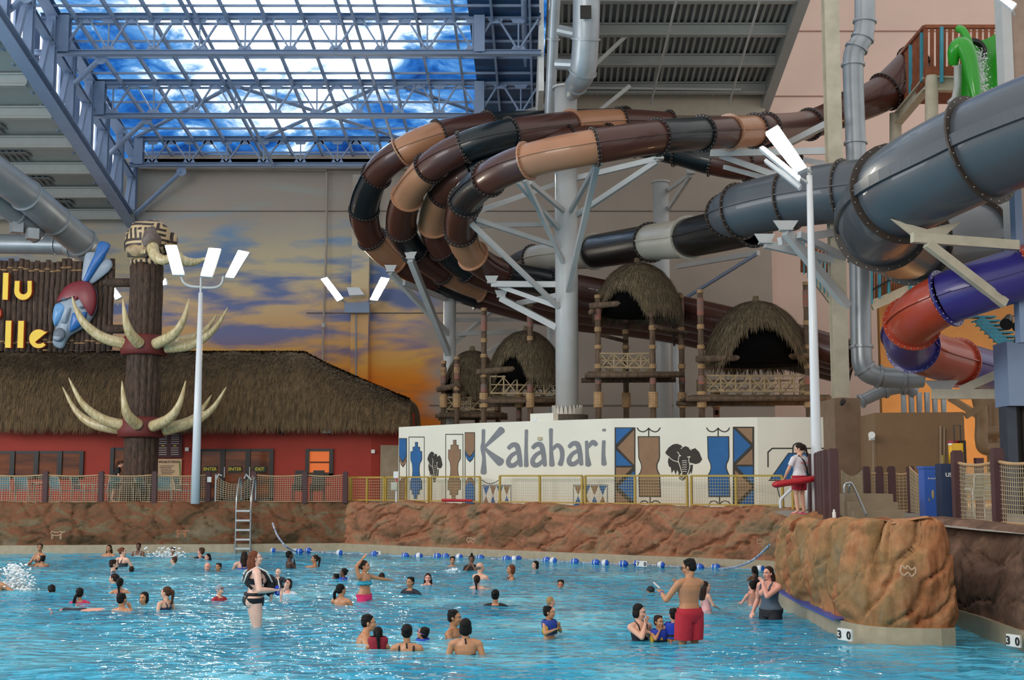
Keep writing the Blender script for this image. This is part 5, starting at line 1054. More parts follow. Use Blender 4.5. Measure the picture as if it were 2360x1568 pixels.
def fence(posts, nets, label, top, ropeT=.025, pw=.16, h1=.98, netd=.075, group=None):
    T = thing('rope_fence', posts[0], label, 'fence', group)
    for p in posts: part('post', M().box((p[0], p[1], p[2]+top/2), (pw, pw, top)).box((p[0], p[1], p[2]+top+.015), (pw*.8, pw*.8, .03)), m_fpost, T)
    for i, j, sag in nets:
        A, B = Vector(posts[i]), Vector(posts[j]); g = net('net', A, B, .06, h1, sag, T, netd)
        pts = [g(k/8, 1.0) for k in range(9)]; part('top_rope', M().tube(pts, ropeT, 7), m_frope, T, True); part('bottom_rope', M().tube([g(k/8, 0) for k in range(9)], ropeT*.8, 6), m_frope, T, True)
    return T
YLf = lambda px: 43.7+px/790*1.25
ps = []
for px in (-22, 105, 233, 356, 480): Y = YLf(px); ps.append((X(px, DZ+.5, Y), Y, DZ))
fence(ps, [(i, i+1, .05) for i in range(4)], 'brown post and net fence in front of the restaurant, left of the ladder', 1.07)
ps = []
for px in (585, 703, 796): Y = YLf(px); ps.append((X(px, DZ+.5, Y), Y, DZ))
fence(ps, [(0, 1, .05), (1, 2, .05)], 'brown post and net fence right of the pool ladder, below the lit window', 1.07)
T = thing('gate_net', (X(533, DZ, 44.4), 44.4, DZ), 'loose drooping net across the gap above the pool ladder', 'net')
A, B = Vector((X(496, DZ, 44.45), 44.45, DZ)), Vector((X(582, DZ, 44.55), 44.55, DZ)); net('net', A, B, .02, .95, .3, T, .085, .014, bow=.15)
part('gate_bar', M().tube([A, A+Vector((0, 0, 1.0))], .03, 8), m_steelw, T); part('hook', M().tube([A+Vector((0, 0, .8)), A+Vector((.1, 0, 1.0)), A+Vector((.2, 0, .95))], .03, 6), m_steelw, T); part('hook', M().tube([B+Vector((-.05, 0, .8)), B+Vector((-.25, 0, 1.0)), B+Vector((-.3, 0, .85))], .03, 6), m_steelw, T)
# yellow railing along the middle wall
RA, RB = Vector((-5.87, 44.6, 0)), Vector((6.98, 35, 0)); tt = (RB-RA).normalized(); off = Vector((-tt.y, tt.x, 0))*.72; RA += off; RB += off
def rpos(px): p = hit(px, 1160, RA, RB); return Vector((p.x, p.y, DZ+.03))
ZR = lambda px: hit(px, 1101+ (px-806)*(-.0062) if px < 1100 else 1097, RA, RB).z
secs = [(796, 806, []), (809, 885, [846]), (889, 987, [936]), (993, 1106, []), (1152, 1342, [1244]), (1349, 1584, [1464]), (1594, 1804, [1697]), (1813, 1866, [])]
names = ['narrow first', 'second', 'third', 'fourth', 'fifth', 'sixth', 'seventh', 'short last']
for k, (a, b, mids) in enumerate(secs):
    A, B = rpos(a), rpos(b); h = ZR((a+b)/2)-DZ-.03
    if k == 7: A.y -= .8; B.y -= .8
    T = thing('yellow_railing', A, f'{names[k]} yellow framed mesh railing section counted from the left, on the middle rock wall', 'railing', 'yellow railing sections')
    for p in [A, B]+[rpos(m_) for m_ in mids]: part('post', M().bar(p, p+Vector((0, 0, h)), .06, .06, tuple(tt)), m_yrail, T)
    part('top_rail', M().bar(A+Vector((0, 0, h)), B+Vector((0, 0, h)), .06, .055), m_yrail, T); part('bottom_rail', M().bar(A+Vector((0, 0, .08)), B+Vector((0, 0, .08)), .05, .04), m_yrail, T)
    net('wire_mesh', A, B, .1, h-.02, 0, T, .085, .007, mt=m_wire)
T = thing('gap_net', rpos(1130), 'small sagging net closing the gap between the yellow railings', 'net'); g = net('net', rpos(1110), rpos(1150), .05, .78, .12, T, .09, .008, mt=m_net); part('top_cord', M().tube([g(k/8, 1) for k in range(9)], .012, 5), m_dark, T)
solo('rescue_board', M().cap(rpos(1046)+Vector((-.3, -.5, .12)), rpos(1108)+Vector((-.3, -.5, .12)), .09, .07, 10, .6), mat('rescue_red', 'b01c28', .45), 'red rescue tube lying on the rock below the yellow railing', 'rescue tube')
# right side fence posts
ps = [(X(1873, DZ, 30.6), 30.6, DZ), (X(1889, DZ, 29.2), 29.2, DZ), (X(1895, DZ, 28.2), 28.2, DZ), (X(1901, DZ, 27.4), 27.4, DZ), (X(1909, DZ, 26.4), 26.4, DZ), (X(1924, DZ, 25.3), 25.3, DZ)]
fence([(p[0], p[1], p[2]) for p in ps], [], 'row of six dark brown posts receding beside the lifeguard lamp pole', 1.4, pw=.17)
ps = [(X(1999, DZ, 32.3), 32.3, DZ), (X(2029, DZ, 32.2), 32.2, DZ), (X(2057, DZ, 32.1), 32.1, DZ), (X(2101, DZ, 31.9), 31.9, DZ), (X(2154, DZ, 31.7), 31.7, DZ)]
T = fence(ps, [(0, 1, .03), (1, 2, .03), (2, 3, .05)], 'rope and net fence in front of the tan pump room, with five short posts', 1.12, netd=.08, h1=1.0)
A, B = Vector((X(1942, DZ, 30), 30, DZ)), Vector((X(1990, DZ, 32), 32, DZ)); net('net', A, B, .1, 1.05, .15, T, .08)
A, B = Vector((X(2100, DZ, 31), 31, DZ)), Vector((X(2178, DZ, 28), 28, DZ)); g = net('net', A, B, .05, 1.12, .25, T, .09); part('top_rope', M().tube([g(k/8, 1) for k in range(9)], .02, 6), m_frope, T)
part('net_pole', M().tube([B, B+Vector((0, 0, 1.35))], .035, 8), mat('bamboo_pole', '8d7a3c', .6), T)
ps = [(X(2211, DZ, 25.2), 25.2, DZ), (X(2304, DZ, 23.2), 23.2, DZ), (X(2410, DZ, 21.5), 21.5, DZ)]
fence(ps, [(0, 1, .06), (1, 2, .06)], 'two tall dark posts with a net fence at the right edge of the deck', 1.36, ropeT=.032, pw=.19, h1=1.15, netd=.08)
ps2 = (X(2261, DZ, 27.5), 27.5, DZ); solo('fence_post', M().box((ps2[0], ps2[1], DZ+.64), (.16, .16, 1.28)), m_fpost, 'short dark post behind the net between the two tall right posts', 'post')
# ladder
m_chrome = mat('stainless_tube', 'a8acae', .2, .85, var=.05)
Yl = 43.75; T = thing('pool_ladder', (X(560, 0, Yl), Yl, 0), 'stainless pool ladder with five steps on the left rock wall', 'ladder')
for px in (543, 577):
    xx = X(px, .5, Yl); part('rail', M().tube(spline([(xx, Yl+.75, DZ+.05), (xx, Yl+.72, DZ+.75), (xx, Yl+.45, DZ+.85), (xx, Yl+.08, DZ+.35), (xx, Yl, DZ-.1), (xx, Yl, .9), (xx, Yl, -.3)], 5), .035, 8), m_chrome, T, True)
for py in (1178, 1200, 1222, 1244, 1265): z = P(560, py, Yl).z; part('step', M().bb(X(544, z, Yl), X(577, z, Yl), Yl-.08, Yl+.06, z-.03, z+.03), m_steelw, T)
T = thing('hand_rail', (X(1968, DZ, 27), 27, DZ), 'chrome handrail slanting down the tan steps right of the posts', 'handrail')
part('rail', M().tube(spline([tuple(P(*q, 26.6)) for q in ((1946, 1138), (1947, 1118), (1956, 1114), (1966, 1120), (1997, 1190))], 6), .028, 8), m_chrome, T, True); part('rail', M().tube([P(1957, 1138, 26.8), P(1957, 1122, 26.8), P(1962, 1115, 26.7)], .025, 8), m_chrome, T, True)
T = thing('hand_rail', (X(1805, DZ, 31), 31, DZ), 'pale bent handrail behind the legs of the lifeguard', 'handrail')
part('rail', M().tube(spline([tuple(P(*q, 31)) for q in ((1799, 1172), (1799, 1155), (1804, 1147), (1830, 1122))], 6), .035, 8), m_poleW, T, True); part('rail', M().tube([P(1860, 1175, 31), P(1860, 1110, 31)], .035, 8), m_poleW, T, True)
sm_ = mat('tan_step_concrete', '8c7d66', .8)
st = M(); 
for i, (xa_, xb_, ya, yb) in enumerate(((1972, 2085, 1180, 1195), (1960, 2070, 1158, 1180), (1950, 2058, 1137, 1158))):
    Y = 27.4+i*.4; zt2_ = DZ+.17*(i+1); st.bb(X(xa_, zt2_, Y), X(xb_, zt2_, Y), Y, 29.2, DZ-.02, zt2_)
struct('deck_steps', st, sm_)
# blue bins, cooler, chair at right
m_bin = mat('bin_blue', '3560b8', .45, var=.06); m_bind = mat('bin_dark_blue', '10284a', .5)
c = Vector((X(2152, DZ, 28.6), 28.6, DZ)); T = thing('towel_bin', c, 'bright blue bin with white lettering and a small crest', 'bin')
part('body', M().box(c+Vector((0, .2, .54)), (.36, .4, 1.08)), m_bin, T); part('rim', M().box(c+Vector((0, .2, 1.09)), (.42, .44, .05)), m_bin, T)
lt = M()
for i in range(9): lt.bar(c+Vector((-.1+i*.024, -.012, .83+.012*(i % 2))), c+Vector((-.085+i*.024, -.012, .865-.012*(i % 3))), .008, .012)
part('lettering', lt, m_white, T)
part('crest', M().ell(c+Vector((0, 0, .5)), (.03, .01, .1)), mat('crest_gold', 'b0a070', .6), T)
for px_, lab in ((-.1, ''), (.1, '')): part('crest', M().tube([c+Vector((px_, -.01, .42)), c+Vector((px_*.9, -.01, .35)), c+Vector((px_*.6, -.01, .36))], .008, 5), MATS['crest_gold'], T)
c = Vector((X(2192, DZ, 27.6), 27.6, DZ)); T = thing('dark_bin', c, 'dark navy bin half hidden behind the tall brown post', 'bin'); part('body', M().box(c+Vector((0, .2, .58)), (.34, .4, 1.16)), m_bind, T); text('lettering', 'US', c+Vector((-.02, -.01, .92)), .12, m_white, T)
c = P(2199, 1064, 27.8); T = thing('drink_cooler', (c.x, c.y, DZ+1.16), 'yellow drink cooler with a red lid standing on the dark bin', 'cooler')
part('body', M().cyl((c.x, c.y, DZ+1.16), .11, .42, 18), mat('cooler_yellow', 'd8a41c', .4), T, True); part('lid', M().cyl((c.x, c.y, DZ+1.6), .12, .06, 18), mat('cooler_red_lid', '8c1c2c', .4), T); part('white_band', M().cyl((c.x, c.y, DZ+1.56), .115, .05, 18), m_white, T); part('tap', M().box((c.x-.05, c.y-.13, DZ+1.28), (.06, .06, .06)), m_white, T)
c = Vector((X(2220, DZ, 27.4), 27.6, DZ)); T = thing('drink_cooler', (c.x, c.y, DZ), 'yellow and black wheeled cooler with a tall black handle', 'cooler')
part('body', M().box((c.x, c.y, DZ+1.37), (.16, .3, .45)), MATS['cooler_yellow'], T); part('stand', M().box((c.x, c.y, DZ+.57), (.2, .3, 1.14)), m_bind, T); part('side_cover', M().box((c.x+.1, c.y-.02, DZ+1.35), (.05, .32, .6)), m_dark, T)
part('handle', M().tube([(c.x-.06, c.y, DZ+1.6), (c.x-.06, c.y, DZ+1.98), (c.x+.08, c.y, DZ+1.98), (c.x+.08, c.y, DZ+1.6)], .013, 6), m_dark, T)
solo('bottle', M().cyl((X(1917, DZ, 25.2), 25.0, DZ), .035, .2, 12).cyl((X(1917, DZ, 25.2), 25.0, DZ+.2), .02, .05, 8), m_white, 'small white bottle standing at the foot of the brown posts', 'bottle')
solo('security_camera', M().ell(P(1237, 973, 41.2), .11, 14, 8).cyl(tuple(P(1237, 972, 41.2)), .13, .13, 14).bar(P(1237, 966, 41.2), P(1246, 962, 41.5), .05, .05), m_white, 'white dome camera on the raised block of the mural wall', 'camera')
solo('sensor_box', M().box(hit(1243, 1011, MP[1], MP[2], .05), (.12, .1, .1)), mat('sensor_beige', 'c8b898', .6), 'small beige sensor box above the lettering of the mural wall', 'box')
solo('bullet_camera', M().cap(P(1944, 925, 35.3), P(1940, 931, 35.1), .07, .06), m_dark, 'dark camera on the corner of the tan column plinth', 'camera')
T = thing('phone_post', (X(913, DZ, 43.6), 43.6, DZ), 'pale post with two small boxes in front of the beige door', 'post')
part('post', M().cyl((X(913, DZ, 43.6), 43.6, DZ), .03, 1.0, 8), m_poleW, T); part('sign_box', M().box((X(912, DZ, 43.6), 43.55, DZ+.98), (.16, .06, .22)), m_white, T); part('box', M().box((X(908, DZ, 43.6), 43.55, DZ+.6), (.2, .1, .26)), mat('box_grey', 'b8b8a8', .6), T)
part('pull_tag', M().box((X(914, DZ, 43.6), 43.5, DZ+.8), (.05, .03, .12)), MATS['rescue_red'], T)
solo('notice_plate', M().box((X(481, DZ, 44.3), 44.3, DZ+.82), (.14, .02, .18)), m_white, 'small white notice fixed to the brown post left of the ladder gap', 'sign')
def sling_chair(px, Y, rz, lab, mt=None, grp='teal patio chairs outside the restaurant', fm=None):
    x = X(px, DZ+.4, Y); T = thing('patio_chair', (x, Y, DZ), lab, 'chair', grp, rz); m_t = mt or mat('teal_sling', '2f6f80', .6, var=.1); fm = fm or mat('chair_frame_beige', '9a8f7c', .4)
    part('seat', M().box((0, 0, .42), (.46, .46, .03)), m_t, T, local=True)
    bk = M(); 
    for i in range(7): bk.bar((-.22, .24+.035*i*.5, .5+i*.062), (.22, .24+.035*i*.5, .5+i*.062), .01, .05)
    part('backrest', bk, m_t, T, local=True)
    for s in (-1, 1):
        part('side_frame', M().tube(spline([(s*.25, -.26, 0), (s*.25, -.25, .6), (s*.25, -.1, .64), (s*.25, .2, .63)], 4), .016, 7), fm, T, True, local=True)
        part('side_frame', M().tube([(s*.24, .3, 0), (s*.24, .22, .42), (s*.24, .36, .92)], .016, 7), fm, T, True, local=True)
    part('top_bar', M().tube([(-.24, .36, .92), (.24, .36, .92)], .016, 7), fm, T, local=True); part('front_bar', M().tube([(-.25, -.24, .41), (.25, -.24, .41)], .014, 6), fm, T, local=True)
for px, Y, rz, lab in ((14, 45.6, PI, 'teal patio chair at the left edge behind the net fence, back turned'), (57, 45.9, PI-.1, 'teal patio chair second from the left edge behind the fence'), (92, 46.8, -1.4, 'teal patio chair turned sideways beside the first fence post'), (140, 45.8, PI-.5, 'teal patio chair seen from behind, just right of the first fence post'),
                       (190, 46.2, 1.3, 'teal patio chair facing left between the first two fence posts'), (214, 47.0, -1.5, 'teal patio chair facing right, just left of the second fence post'), (252, 45.8, PI+.9, 'teal patio chair at the left side of the round table'), (338, 46.0, 1.25, 'teal patio chair at the right side of the round table'), (378, 45.7, .3, 'teal patio chair right of the third fence post'), (425, 46.3, 1.4, 'teal patio chair nearest the white lamp pole, facing left')): sling_chair(px, Y, rz, lab)
for px, Y, lab in ((300, 45.55, 'round pale patio table in front of the tree trunk'), (95, 46.3, 'small patio table behind the first fence post')):
    x = X(px, DZ+.7, Y); T = thing('patio_table', (x, Y, DZ), lab, 'table', 'patio tables'); part('table_top', M().cyl((x, Y, DZ+.7), .58, .03, 28), MATS['chair_frame_beige'], T)
    for a in range(4): part('leg', M().tube([(x+.4*math.cos(a*PI/2+.6), Y+.4*math.sin(a*PI/2+.6), DZ), (x+.3*math.cos(a*PI/2+.6), Y+.3*math.sin(a*PI/2+.6), DZ+.7)], .02, 6), MATS['chair_frame_beige'], T)
for px, lab in ((690, 'stack of dark woven chairs behind the net, left of the fence post'), (732, 'stack of dark woven chairs behind the net below the lit window')):
    x = X(px, DZ+.4, 46.5); T = thing('stacked_chairs', (x, 46.5, DZ), lab, 'chair', 'dark chair stacks')
    for i in range(3): part('seat', M().box((x, 46.5, DZ+.42+i*.1), (.5, .5, .05)), m_dark, T); part('backrest', M().prism([(-.25, 0), (.25, 0), (.2, .5), (-.2, .5)], (x, 46.7+.03*i, DZ+.45+i*.1), (1, 0, 0), (0, 0, 1), .04), m_dark, T)
    for sx in (-.22, .22):
        for sy in (-.2, .2): part('leg', M().bar((x+sx, 46.5+sy, DZ), (x+sx, 46.5+sy, DZ+.6), .04, .04), m_dark, T)
sling_chair(2256, 26.4, PI+.1, 'pale grey patio chair behind the net between the two tall right posts', mat('grey_green_sling', '8c9684', .6), None, mat('chair_tube_white', 'c8ccc8', .3))
sling_chair(2248, 28.4, 0.2, 'second patio chair standing behind the pale grey one at right', MATS['grey_green_sling'], None, MATS['chair_tube_white'])
# ------------------------------------------------------------------ float line
m_fb = mat('float_blue', '1f5cc0', .3, var=.05); m_fw = mat('float_white', 'e6e8ea', .3, var=.02); m_lr = mat('lane_rope', 'd8dce4', .6, col2='2f4a86', vs=14)
fl = [(628, 1272), (690, 1275), (710, 1273), (782, 1278), (862, 1281), (934, 1285), (965, 1285.5), (1008, 1286), (1027, 1286.5), (1058, 1288), (1107, 1290), (1167, 1292), (1185, 1293), (1193, 1292), (1260, 1295), (1275, 1297), (1325, 1299), (1373, 1301), (1394, 1302), (1437, 1304), (1470, 1303.5), (1523, 1307), (1612, 1312), (1650, 1312), (1752, 1316)]
T = thing('float_line', G(628, 1272), 'rope of blue and white floats strung along the far pool edge', 'float line')
m_rf = []
for px, py in fl: q = G(px, py); m_rf.append(q)
part('rope', M().tube([(q.x, q.y, .03) for q in m_rf], .022, 6), m_lr, T)
for i, q in enumerate(m_rf):
    d = (m_rf[min(i+1, len(m_rf)-1)]-m_rf[max(i-1, 0)]); d.z = 0; d.normalize(); Rm = frame(d); R3 = Matrix((d, Vector((-d.y, d.x, 0)), Vector((0, 0, 1)))).transposed()
    f_ = part('float', M().ell((q.x, q.y, .05), (.14, .10, .10), 14, 8, R3), m_fb, T, True); s = -1 if i % 3 else 0
    part('white_band', M().tube([Vector((q.x, q.y, .05))+d*(-.07+s*.05), Vector((q.x, q.y, .05))+d*(.0+s*.05), Vector((q.x, q.y, .05))+d*(.06+s*.05)], [.09, .106, .10] if not s else [.06, .09, .106], 14), m_fw, f_, True)
solo('tie_rope', M().tube(spline([tuple(P(628, 1206, 43.7)), tuple(P(640, 1236, 43.2)), tuple(P(662, 1262, 42.8)), tuple(G(688, 1274))], 6), .03, 7), m_lr, 'white braided rope hanging from a hook on the left rock wall', 'rope')
solo('tie_rope', M().tube(spline([tuple(G(1655, 1312)), tuple(P(1700, 1306, 34)), tuple(P(1740, 1288, 33)), tuple(P(1774, 1256, 32))], 6), .03, 7), m_lr, 'white braided rope rising from the floats to the rock outcrop', 'rope')
# depth markers on the tile band
def marker(px, py, Y, w, h, s, lab, nrm):
    c = P(px, py, Y); c = Vector((c.x+nrm[0]*.02, c.y+nrm[1]*.02, c.z)); T = thing('depth_marker', c, lab, 'depth marker', 'depth markers on the pool edge'); rz = math.atan2(nrm[0], -nrm[1])
    T.rotation_euler = (0, 0, rz); part('tile', M().box((0, 0, 0), (w, .03, h)), m_white, T, local=True)
    for i, ch in enumerate(s):
        if ch == ' ': continue
        o = text('number', ch, (0, 0, 0), h*.95, m_dark, None, (PI/2, 0, 0), .004, .02); o.parent = T; o.location = (-w/2+w*(i+.5)/len(s), -.025, -h*.05)
marker(1480, 1300, 36.42, .34, .16, '7 0', 'white depth tile on the far pool edge, right of centre', (-.594, -.804)); marker(680, 1270, 44.15, .3, .14, '5 ', 'white depth tile under the hanging rope on the left pool edge', (0, -1)); marker(873, 1275, 43.0, .2, .12, '5', 'white depth tile near the left corner of the far pool edge', (-.594, -.804))
marker(1950, 1463, 19.42, .28, .17, '3 0', 'white depth tile near the foot of the rock outcrop', (-.85, -.5)); marker(2339, 1477, 18.75, .26, .17, '3 0', 'white depth tile on the pool edge in the lower right corner', (-.9, -.4))
# pale animal drawings on the rocks
def petro(px, py, Y, s, strokes, lab, mt):
    c = P(px, py, Y); m = M()
    for st_ in strokes:
        p = spline([(c.x+x*s, Y, c.z+y*s) for x, y in st_], 5) if len(st_) > 2 else [(c.x+x*s, Y, c.z+y*s) for x, y in st_]; m.tube(p, .012, 5)
    solo('rock_drawing', m, mt, lab, 'drawing', 'animal drawings on the rock walls')
an = [[(-.5, .25), (-.45, .4), (-.3, .35), (0, .3), (.35, .38), (.5, .3), (.75, .42)], [(-.5, .25), (-.35, .1), (0, .05), (.3, .1), (.42, .2), (.5, .3)], [(-.4, .1), (-.42, -.3)], [(-.3, .08), (-.28, -.28)], [(.3, .1), (.32, -.3)], [(.4, .15), (.42, -.28)]]
mp_ = mat('petroglyph_cream', 'c8a688', .9); mp2 = mat('petroglyph_orange', 'c87850', .9)
petro(130, 1236, 42.75, .38, an, 'pale outline of an animal drawn on the left rock wall', mp_); petro(418, 1232, 43.2, .33, an, 'faint orange animal drawing left of the ladder', mp2)
sh_ = [[(-.4, 0), (-.3, .3), (-.1, .15), (0, .3), (.2, .1), (.4, .2), (.4, -.1)], [(-.4, 0), (-.2, -.2), (0, -.05), (.2, -.25), (.35, -.1)]]
petro(1085, 1246, 39.3, .3, sh_, 'faint white horned drawing low on the middle rock wall', mp_); petro(1753, 1250, 34.6, .25, sh_, 'small pale drawing near the rope on the middle rock wall', mp_); petro(2092, 1318, 19.12, .28, sh_, 'looping pale drawing on the front of the rock outcrop', mp_)
# ------------------------------------------------------------------ people
SK = {'fair': 'd9a68c', 'pale': 'e0b4a0', 'tan': 'b9805a', 'olive': 'a8724c', 'brown': '6e4630', 'dark': '4a2e20', 'pink': 'dc9c88'}
def skin(k): return mat('skin_'+k, SK[k], .45, var=.05, vs=8, coat=.15)
def hairm(k): return mat('hair_'+k, {'black': '15110f', 'dark': '2b1c15', 'brown': '4c3020', 'auburn': '6a3a24', 'blond': 'a88458', 'grey': '6e6660'}[k], .62, var=.3, vs=30, bump=.6, bs=60, stretch=(3, 3, .5), dist=.008, spec=.2)
def cloth(h): return mat('fabric_'+h, h, .75, var=.1, vs=12, bump=.3, bs=50, dist=.006)
MR = [(.80, .12, .10, 0), (.88, .165, .118, -.008), (.94, .172, .12, -.008), (1.0, .158, .108, 0), (1.08, .142, .098, .004), (1.17, .155, .106, .006), (1.27, .178, .118, .004), (1.35, .185, .108, 0), (1.41, .13, .082, -.006), (1.45, .062, .06, -.008)]
FR = [(.80, .13, .11, 0), (.88, .178, .13, -.014), (.94, .182, .128, -.014), (1.0, .16, .108, 0), (1.08, .130, .092, .004), (1.17, .138, .10, .008), (1.27, .158, .112, .004), (1.35, .165, .10, 0), (1.41, .118, .076, -.006), (1.45, .056, .056, -.008)]
ARM = {'down': ((.26, -.02, 1.13), (.27, .09, .90)), 'fwd': ((.25, .12, 1.15), (.17, .34, 1.10)), 'out': ((.42, .06, 1.22), (.62, .18, 1.20)), 'face': ((.19, .27, 1.19), (.055, .17, 1.44)), 'nose': ((.16, .27, 1.20), (.03, .175, 1.43)), 'up': ((.33, .02, 1.58), (.13, .02, 1.74)),
       'hip': ((.34, -.05, 1.14), (.22, .02, .95)), 'side': ((.44, .0, 1.30), (.70, .06, 1.27)), 'crawl': ((.35, .25, 1.32), (.3, .5, 1.2))}
def person(px, wy, ty, rz, label, h=1.65, hk=1.0, sex='f', sk='fair', hair='short', hc='dark', wear=None, la='fwd', ra='fwd', yaw=0, pitch=0, lean=0, bw=1.0, legs='kneel', face=True, Y=None, x=None, vox=None, rot=None, ztop=None, group=None):
    if Y is None: Y = G(px, wy).y
    zt_ = ztop if ztop is not None else P(px, ty, Y).z; s = h/1.70; xx = X(px, max(0, zt_-.1), Y) if x is None else x
    T = thing('person', (xx, Y, zt_-1.70*s*(1 if rot is None else 0)), label, 'person', group, math.radians(rz))
    if rot is not None: T.rotation_euler = rot
    vx = (.010 if Y < 24 else .015) if vox is None else vox; ln = math.radians(lean); hs = hk
    neck_top = 1.46; hz = 1.70-.118*hs                      # head centre; chin stays near 1.46 for adults
    def U(p):                                               # lean the upper body about the hips
        x_, y_, z_ = p; dz, dy = z_-.93, y_
        if dz > 0 and ln: y2 = dy*math.cos(ln)+dz*math.sin(ln); z2 = dz*math.cos(ln)-dy*math.sin(ln); return Vector((x_*s, y2*s, (.93+z2)*s))
        return Vector((x_*s, y_*s, z_*s))
    topfix = 1.70*s-U((0, 0, 1.70)).z if rot is None else 0  # keep the crown where it was measured
    V = lambda p: U(p)+Vector((0, 0, topfix))
    sq = (hz-.115*hs-.02)/1.465                              # children: shoulders sit lower under a bigger head
    def S(p): return (p[0]*bw, p[1]*(.5+.5*bw), .93+(p[2]-.93)*((sq*1.465-.93)/(1.465-.93)) if p[2] > .93 else p[2])
    rings = FR if sex == 'f' else MR
    def torso(m, k0, k1, inf=0, n=22, rs=rings):
        vs = []; q = []
        for (z, wx, dy, yo) in rs:
            if k0-1e-6 <= z <= k1+1e-6: q.append((z, wx, dy, yo))
        for (z, wx, dy, yo) in q:
            for j in range(n):
                a = 2*PI*j/n; e = abs(math.cos(a))**.85*(1 if math.cos(a) > 0 else -1)
                vs.append(V(S((e*(wx+inf), math.sin(a)*(dy+inf)+yo, z))))
        k = len(q); fs = [(i*n+j, i*n+(j+1) % n, (i+1)*n+(j+1) % n, (i+1)*n+j) for i in range(k-1) for j in range(n)]
        if not inf: fs += [tuple(range(n-1, -1, -1)), tuple(range((k-1)*n, k*n))]
        m.add(vs, fs); return m
    b = M(); torso(b, .8, 1.45)
    sc = lambda r: r*s*(.35+.65*bw)
    def C_(a, c, r0, r1, fl=1.0): b.cap(V(S(a)), V(S(c)), sc(r0), sc(r1), 12, fl)
    C_((0, -.012, 1.38), (0, -.006, 1.50), .066 if sex == 'm' else .056, .05)
    if sex == 'f' and h > 1.5:
        for q in (-1, 1): b.ell(V(S((q*.068, .088, 1.245))), sc(.062), 12, 8)
    for q in (-1, 1):
        C_((q*.10, -.01, 1.40), (q*.185, -.006, 1.365), .05, .058)
        if sex == 'f': b.ell(V(S((q*.085, -.055, .875))), sc(.088), 12, 8)
        else: b.ell(V(S((q*.08, -.038, .87))), sc(.08), 12, 8)
    arms = {}
    for q, key in ((-1, la), (1, ra)):
        e, w_ = ARM[key] if isinstance(key, str) else key
        sh = Vector((q*.195, -.004, 1.355)); e = Vector((q*e[0], e[1], e[2])); w_ = Vector((q*w_[0], w_[1], w_[2])); d = (e-sh); e = sh+d.normalized()*.285; d2 = (w_-e); w_ = e+d2.normalized()*.245
        C_(sh, e, .052, .040); C_(e, e.lerp(w_, .35), .041, .042); C_(e.lerp(w_, .35), w_, .042, .026); arms[q] = (sh, e, w_)
        # hand: palm, four fingers, thumb
        d = (w_-e).normalized(); up = Vector((0, 0, 1)) if abs(d.z) < .8 else Vector((0, 1, 0)); sd = d.cross(up).normalized(); nn = sd.cross(d).normalized()
        pc = w_+d*.055
        for t_ in (-.024, -.008, .008, .024): C_(w_+d*.01+sd*t_*.5, w_+d*.085+sd*t_, .015, .014)
        cu = -nn*.018*(1 if d.z < .5 else -1)
        for t_, l_ in ((-.027, .062), (-.009, .074), (.009, .070), (.027, .054)):
            a_ = w_+d*.088+sd*t_; m_ = a_+d*l_*.5+sd*t_*.15+cu*.4; C_(a_, m_, .0095, .009); C_(m_, m_+d*l_*.5+cu, .009, .0075)
        th = -q; a_ = w_+d*.03+sd*.026*th; C_(a_, a_+d*.03+sd*.022*th, .012, .0105); C_(a_+d*.03+sd*.022*th, a_+d*.058+sd*.026*th+cu, .0105, .009)
    hipz = .88
    if legs == 'stand': L_ = {q: ((q*.09, -.005, hipz), (q*.10, .03, .48), (q*.105, -.02, .09)) for q in (-1, 1)}
    elif legs == 'kneel': L_ = {q: ((q*.09, 0, hipz), (q*.14, .36, .74), (q*.13, .12, .48)) for q in (-1, 1)}
    elif legs == 'float': L_ = {q: ((q*.09, 0, hipz), (q*.12, .05, .48), (q*.13, -.05, .12)) for q in (-1, 1)}
    elif legs == 'baby': L_ = {q: ((q*.09, 0, hipz), (q*.17, .12, .62), (q*.16, .10, .36)) for q in (-1, 1)}
    lg = {}
    for q in (-1, 1):
        a, k, an_ = L_[q]; C_(a, Vector(a).lerp(Vector(k), .5), .092, .08); C_(Vector(a).lerp(Vector(k), .5), k, .08, .056); C_(k, Vector(k).lerp(Vector(an_), .35), .055, .056); C_(Vector(k).lerp(Vector(an_), .35), an_, .056, .036)
        fd = Vector((q*.02, .15, -.05)) if legs in ('stand', 'float', 'baby') else Vector((0, -.15, -.03)); C_(an_, Vector(an_)+fd*.5+Vector((0, 0, -.02)), .036, .038, .8); C_(Vector(an_)+fd*.5+Vector((0, 0, -.02)), Vector(an_)+fd, .038, .026, .7); lg[q] = (a, k)
    # head
    hcn = V((0, .0, hz)) if not ln else V((0, .0, hz)); Rh = Matrix.Rotation(math.radians(yaw), 3, 'Z') @ Matrix.Rotation(math.radians(-pitch)-ln*.3, 3, 'X')
    k = s*hs; Hp = lambda p: hcn+Rh @ Vector((p[0]*k, p[1]*k, p[2]*k))
    he = lambda m, c, r, n=16, mm=10: m.ell(Hp(c), (r[0]*k, r[1]*k, r[2]*k), n, mm, Rh)
    he(b, (0, -.012, .024), (.076, .096, .094)); he(b, (0, .022, -.03), (.060, .070, .088)); he(b, (0, .045, -.088), (.036, .042, .030)); he(b, (0, .02, -.07), (.055, .055, .045))
    b.cap(Hp((0, .086, .012)), Hp((0, .108, -.026)), .009*k, .014*k, 8); he(b, (-.014, .096, -.030), (.009, .012, .008), 8, 6); he(b, (.014, .096, -.030), (.009, .012, .008), 8, 6)
    he(b, (0, .078, .034), (.052, .022, .012)); he(b, (0, .088, -.060), (.022, .012, .010))
    for q in (-1, 1): he(b, (q*.036, .062, -.028), (.024, .026, .024), 10, 8); he(b, (q*.079, -.006, -.006), (.010, .020, .030), 10, 8)
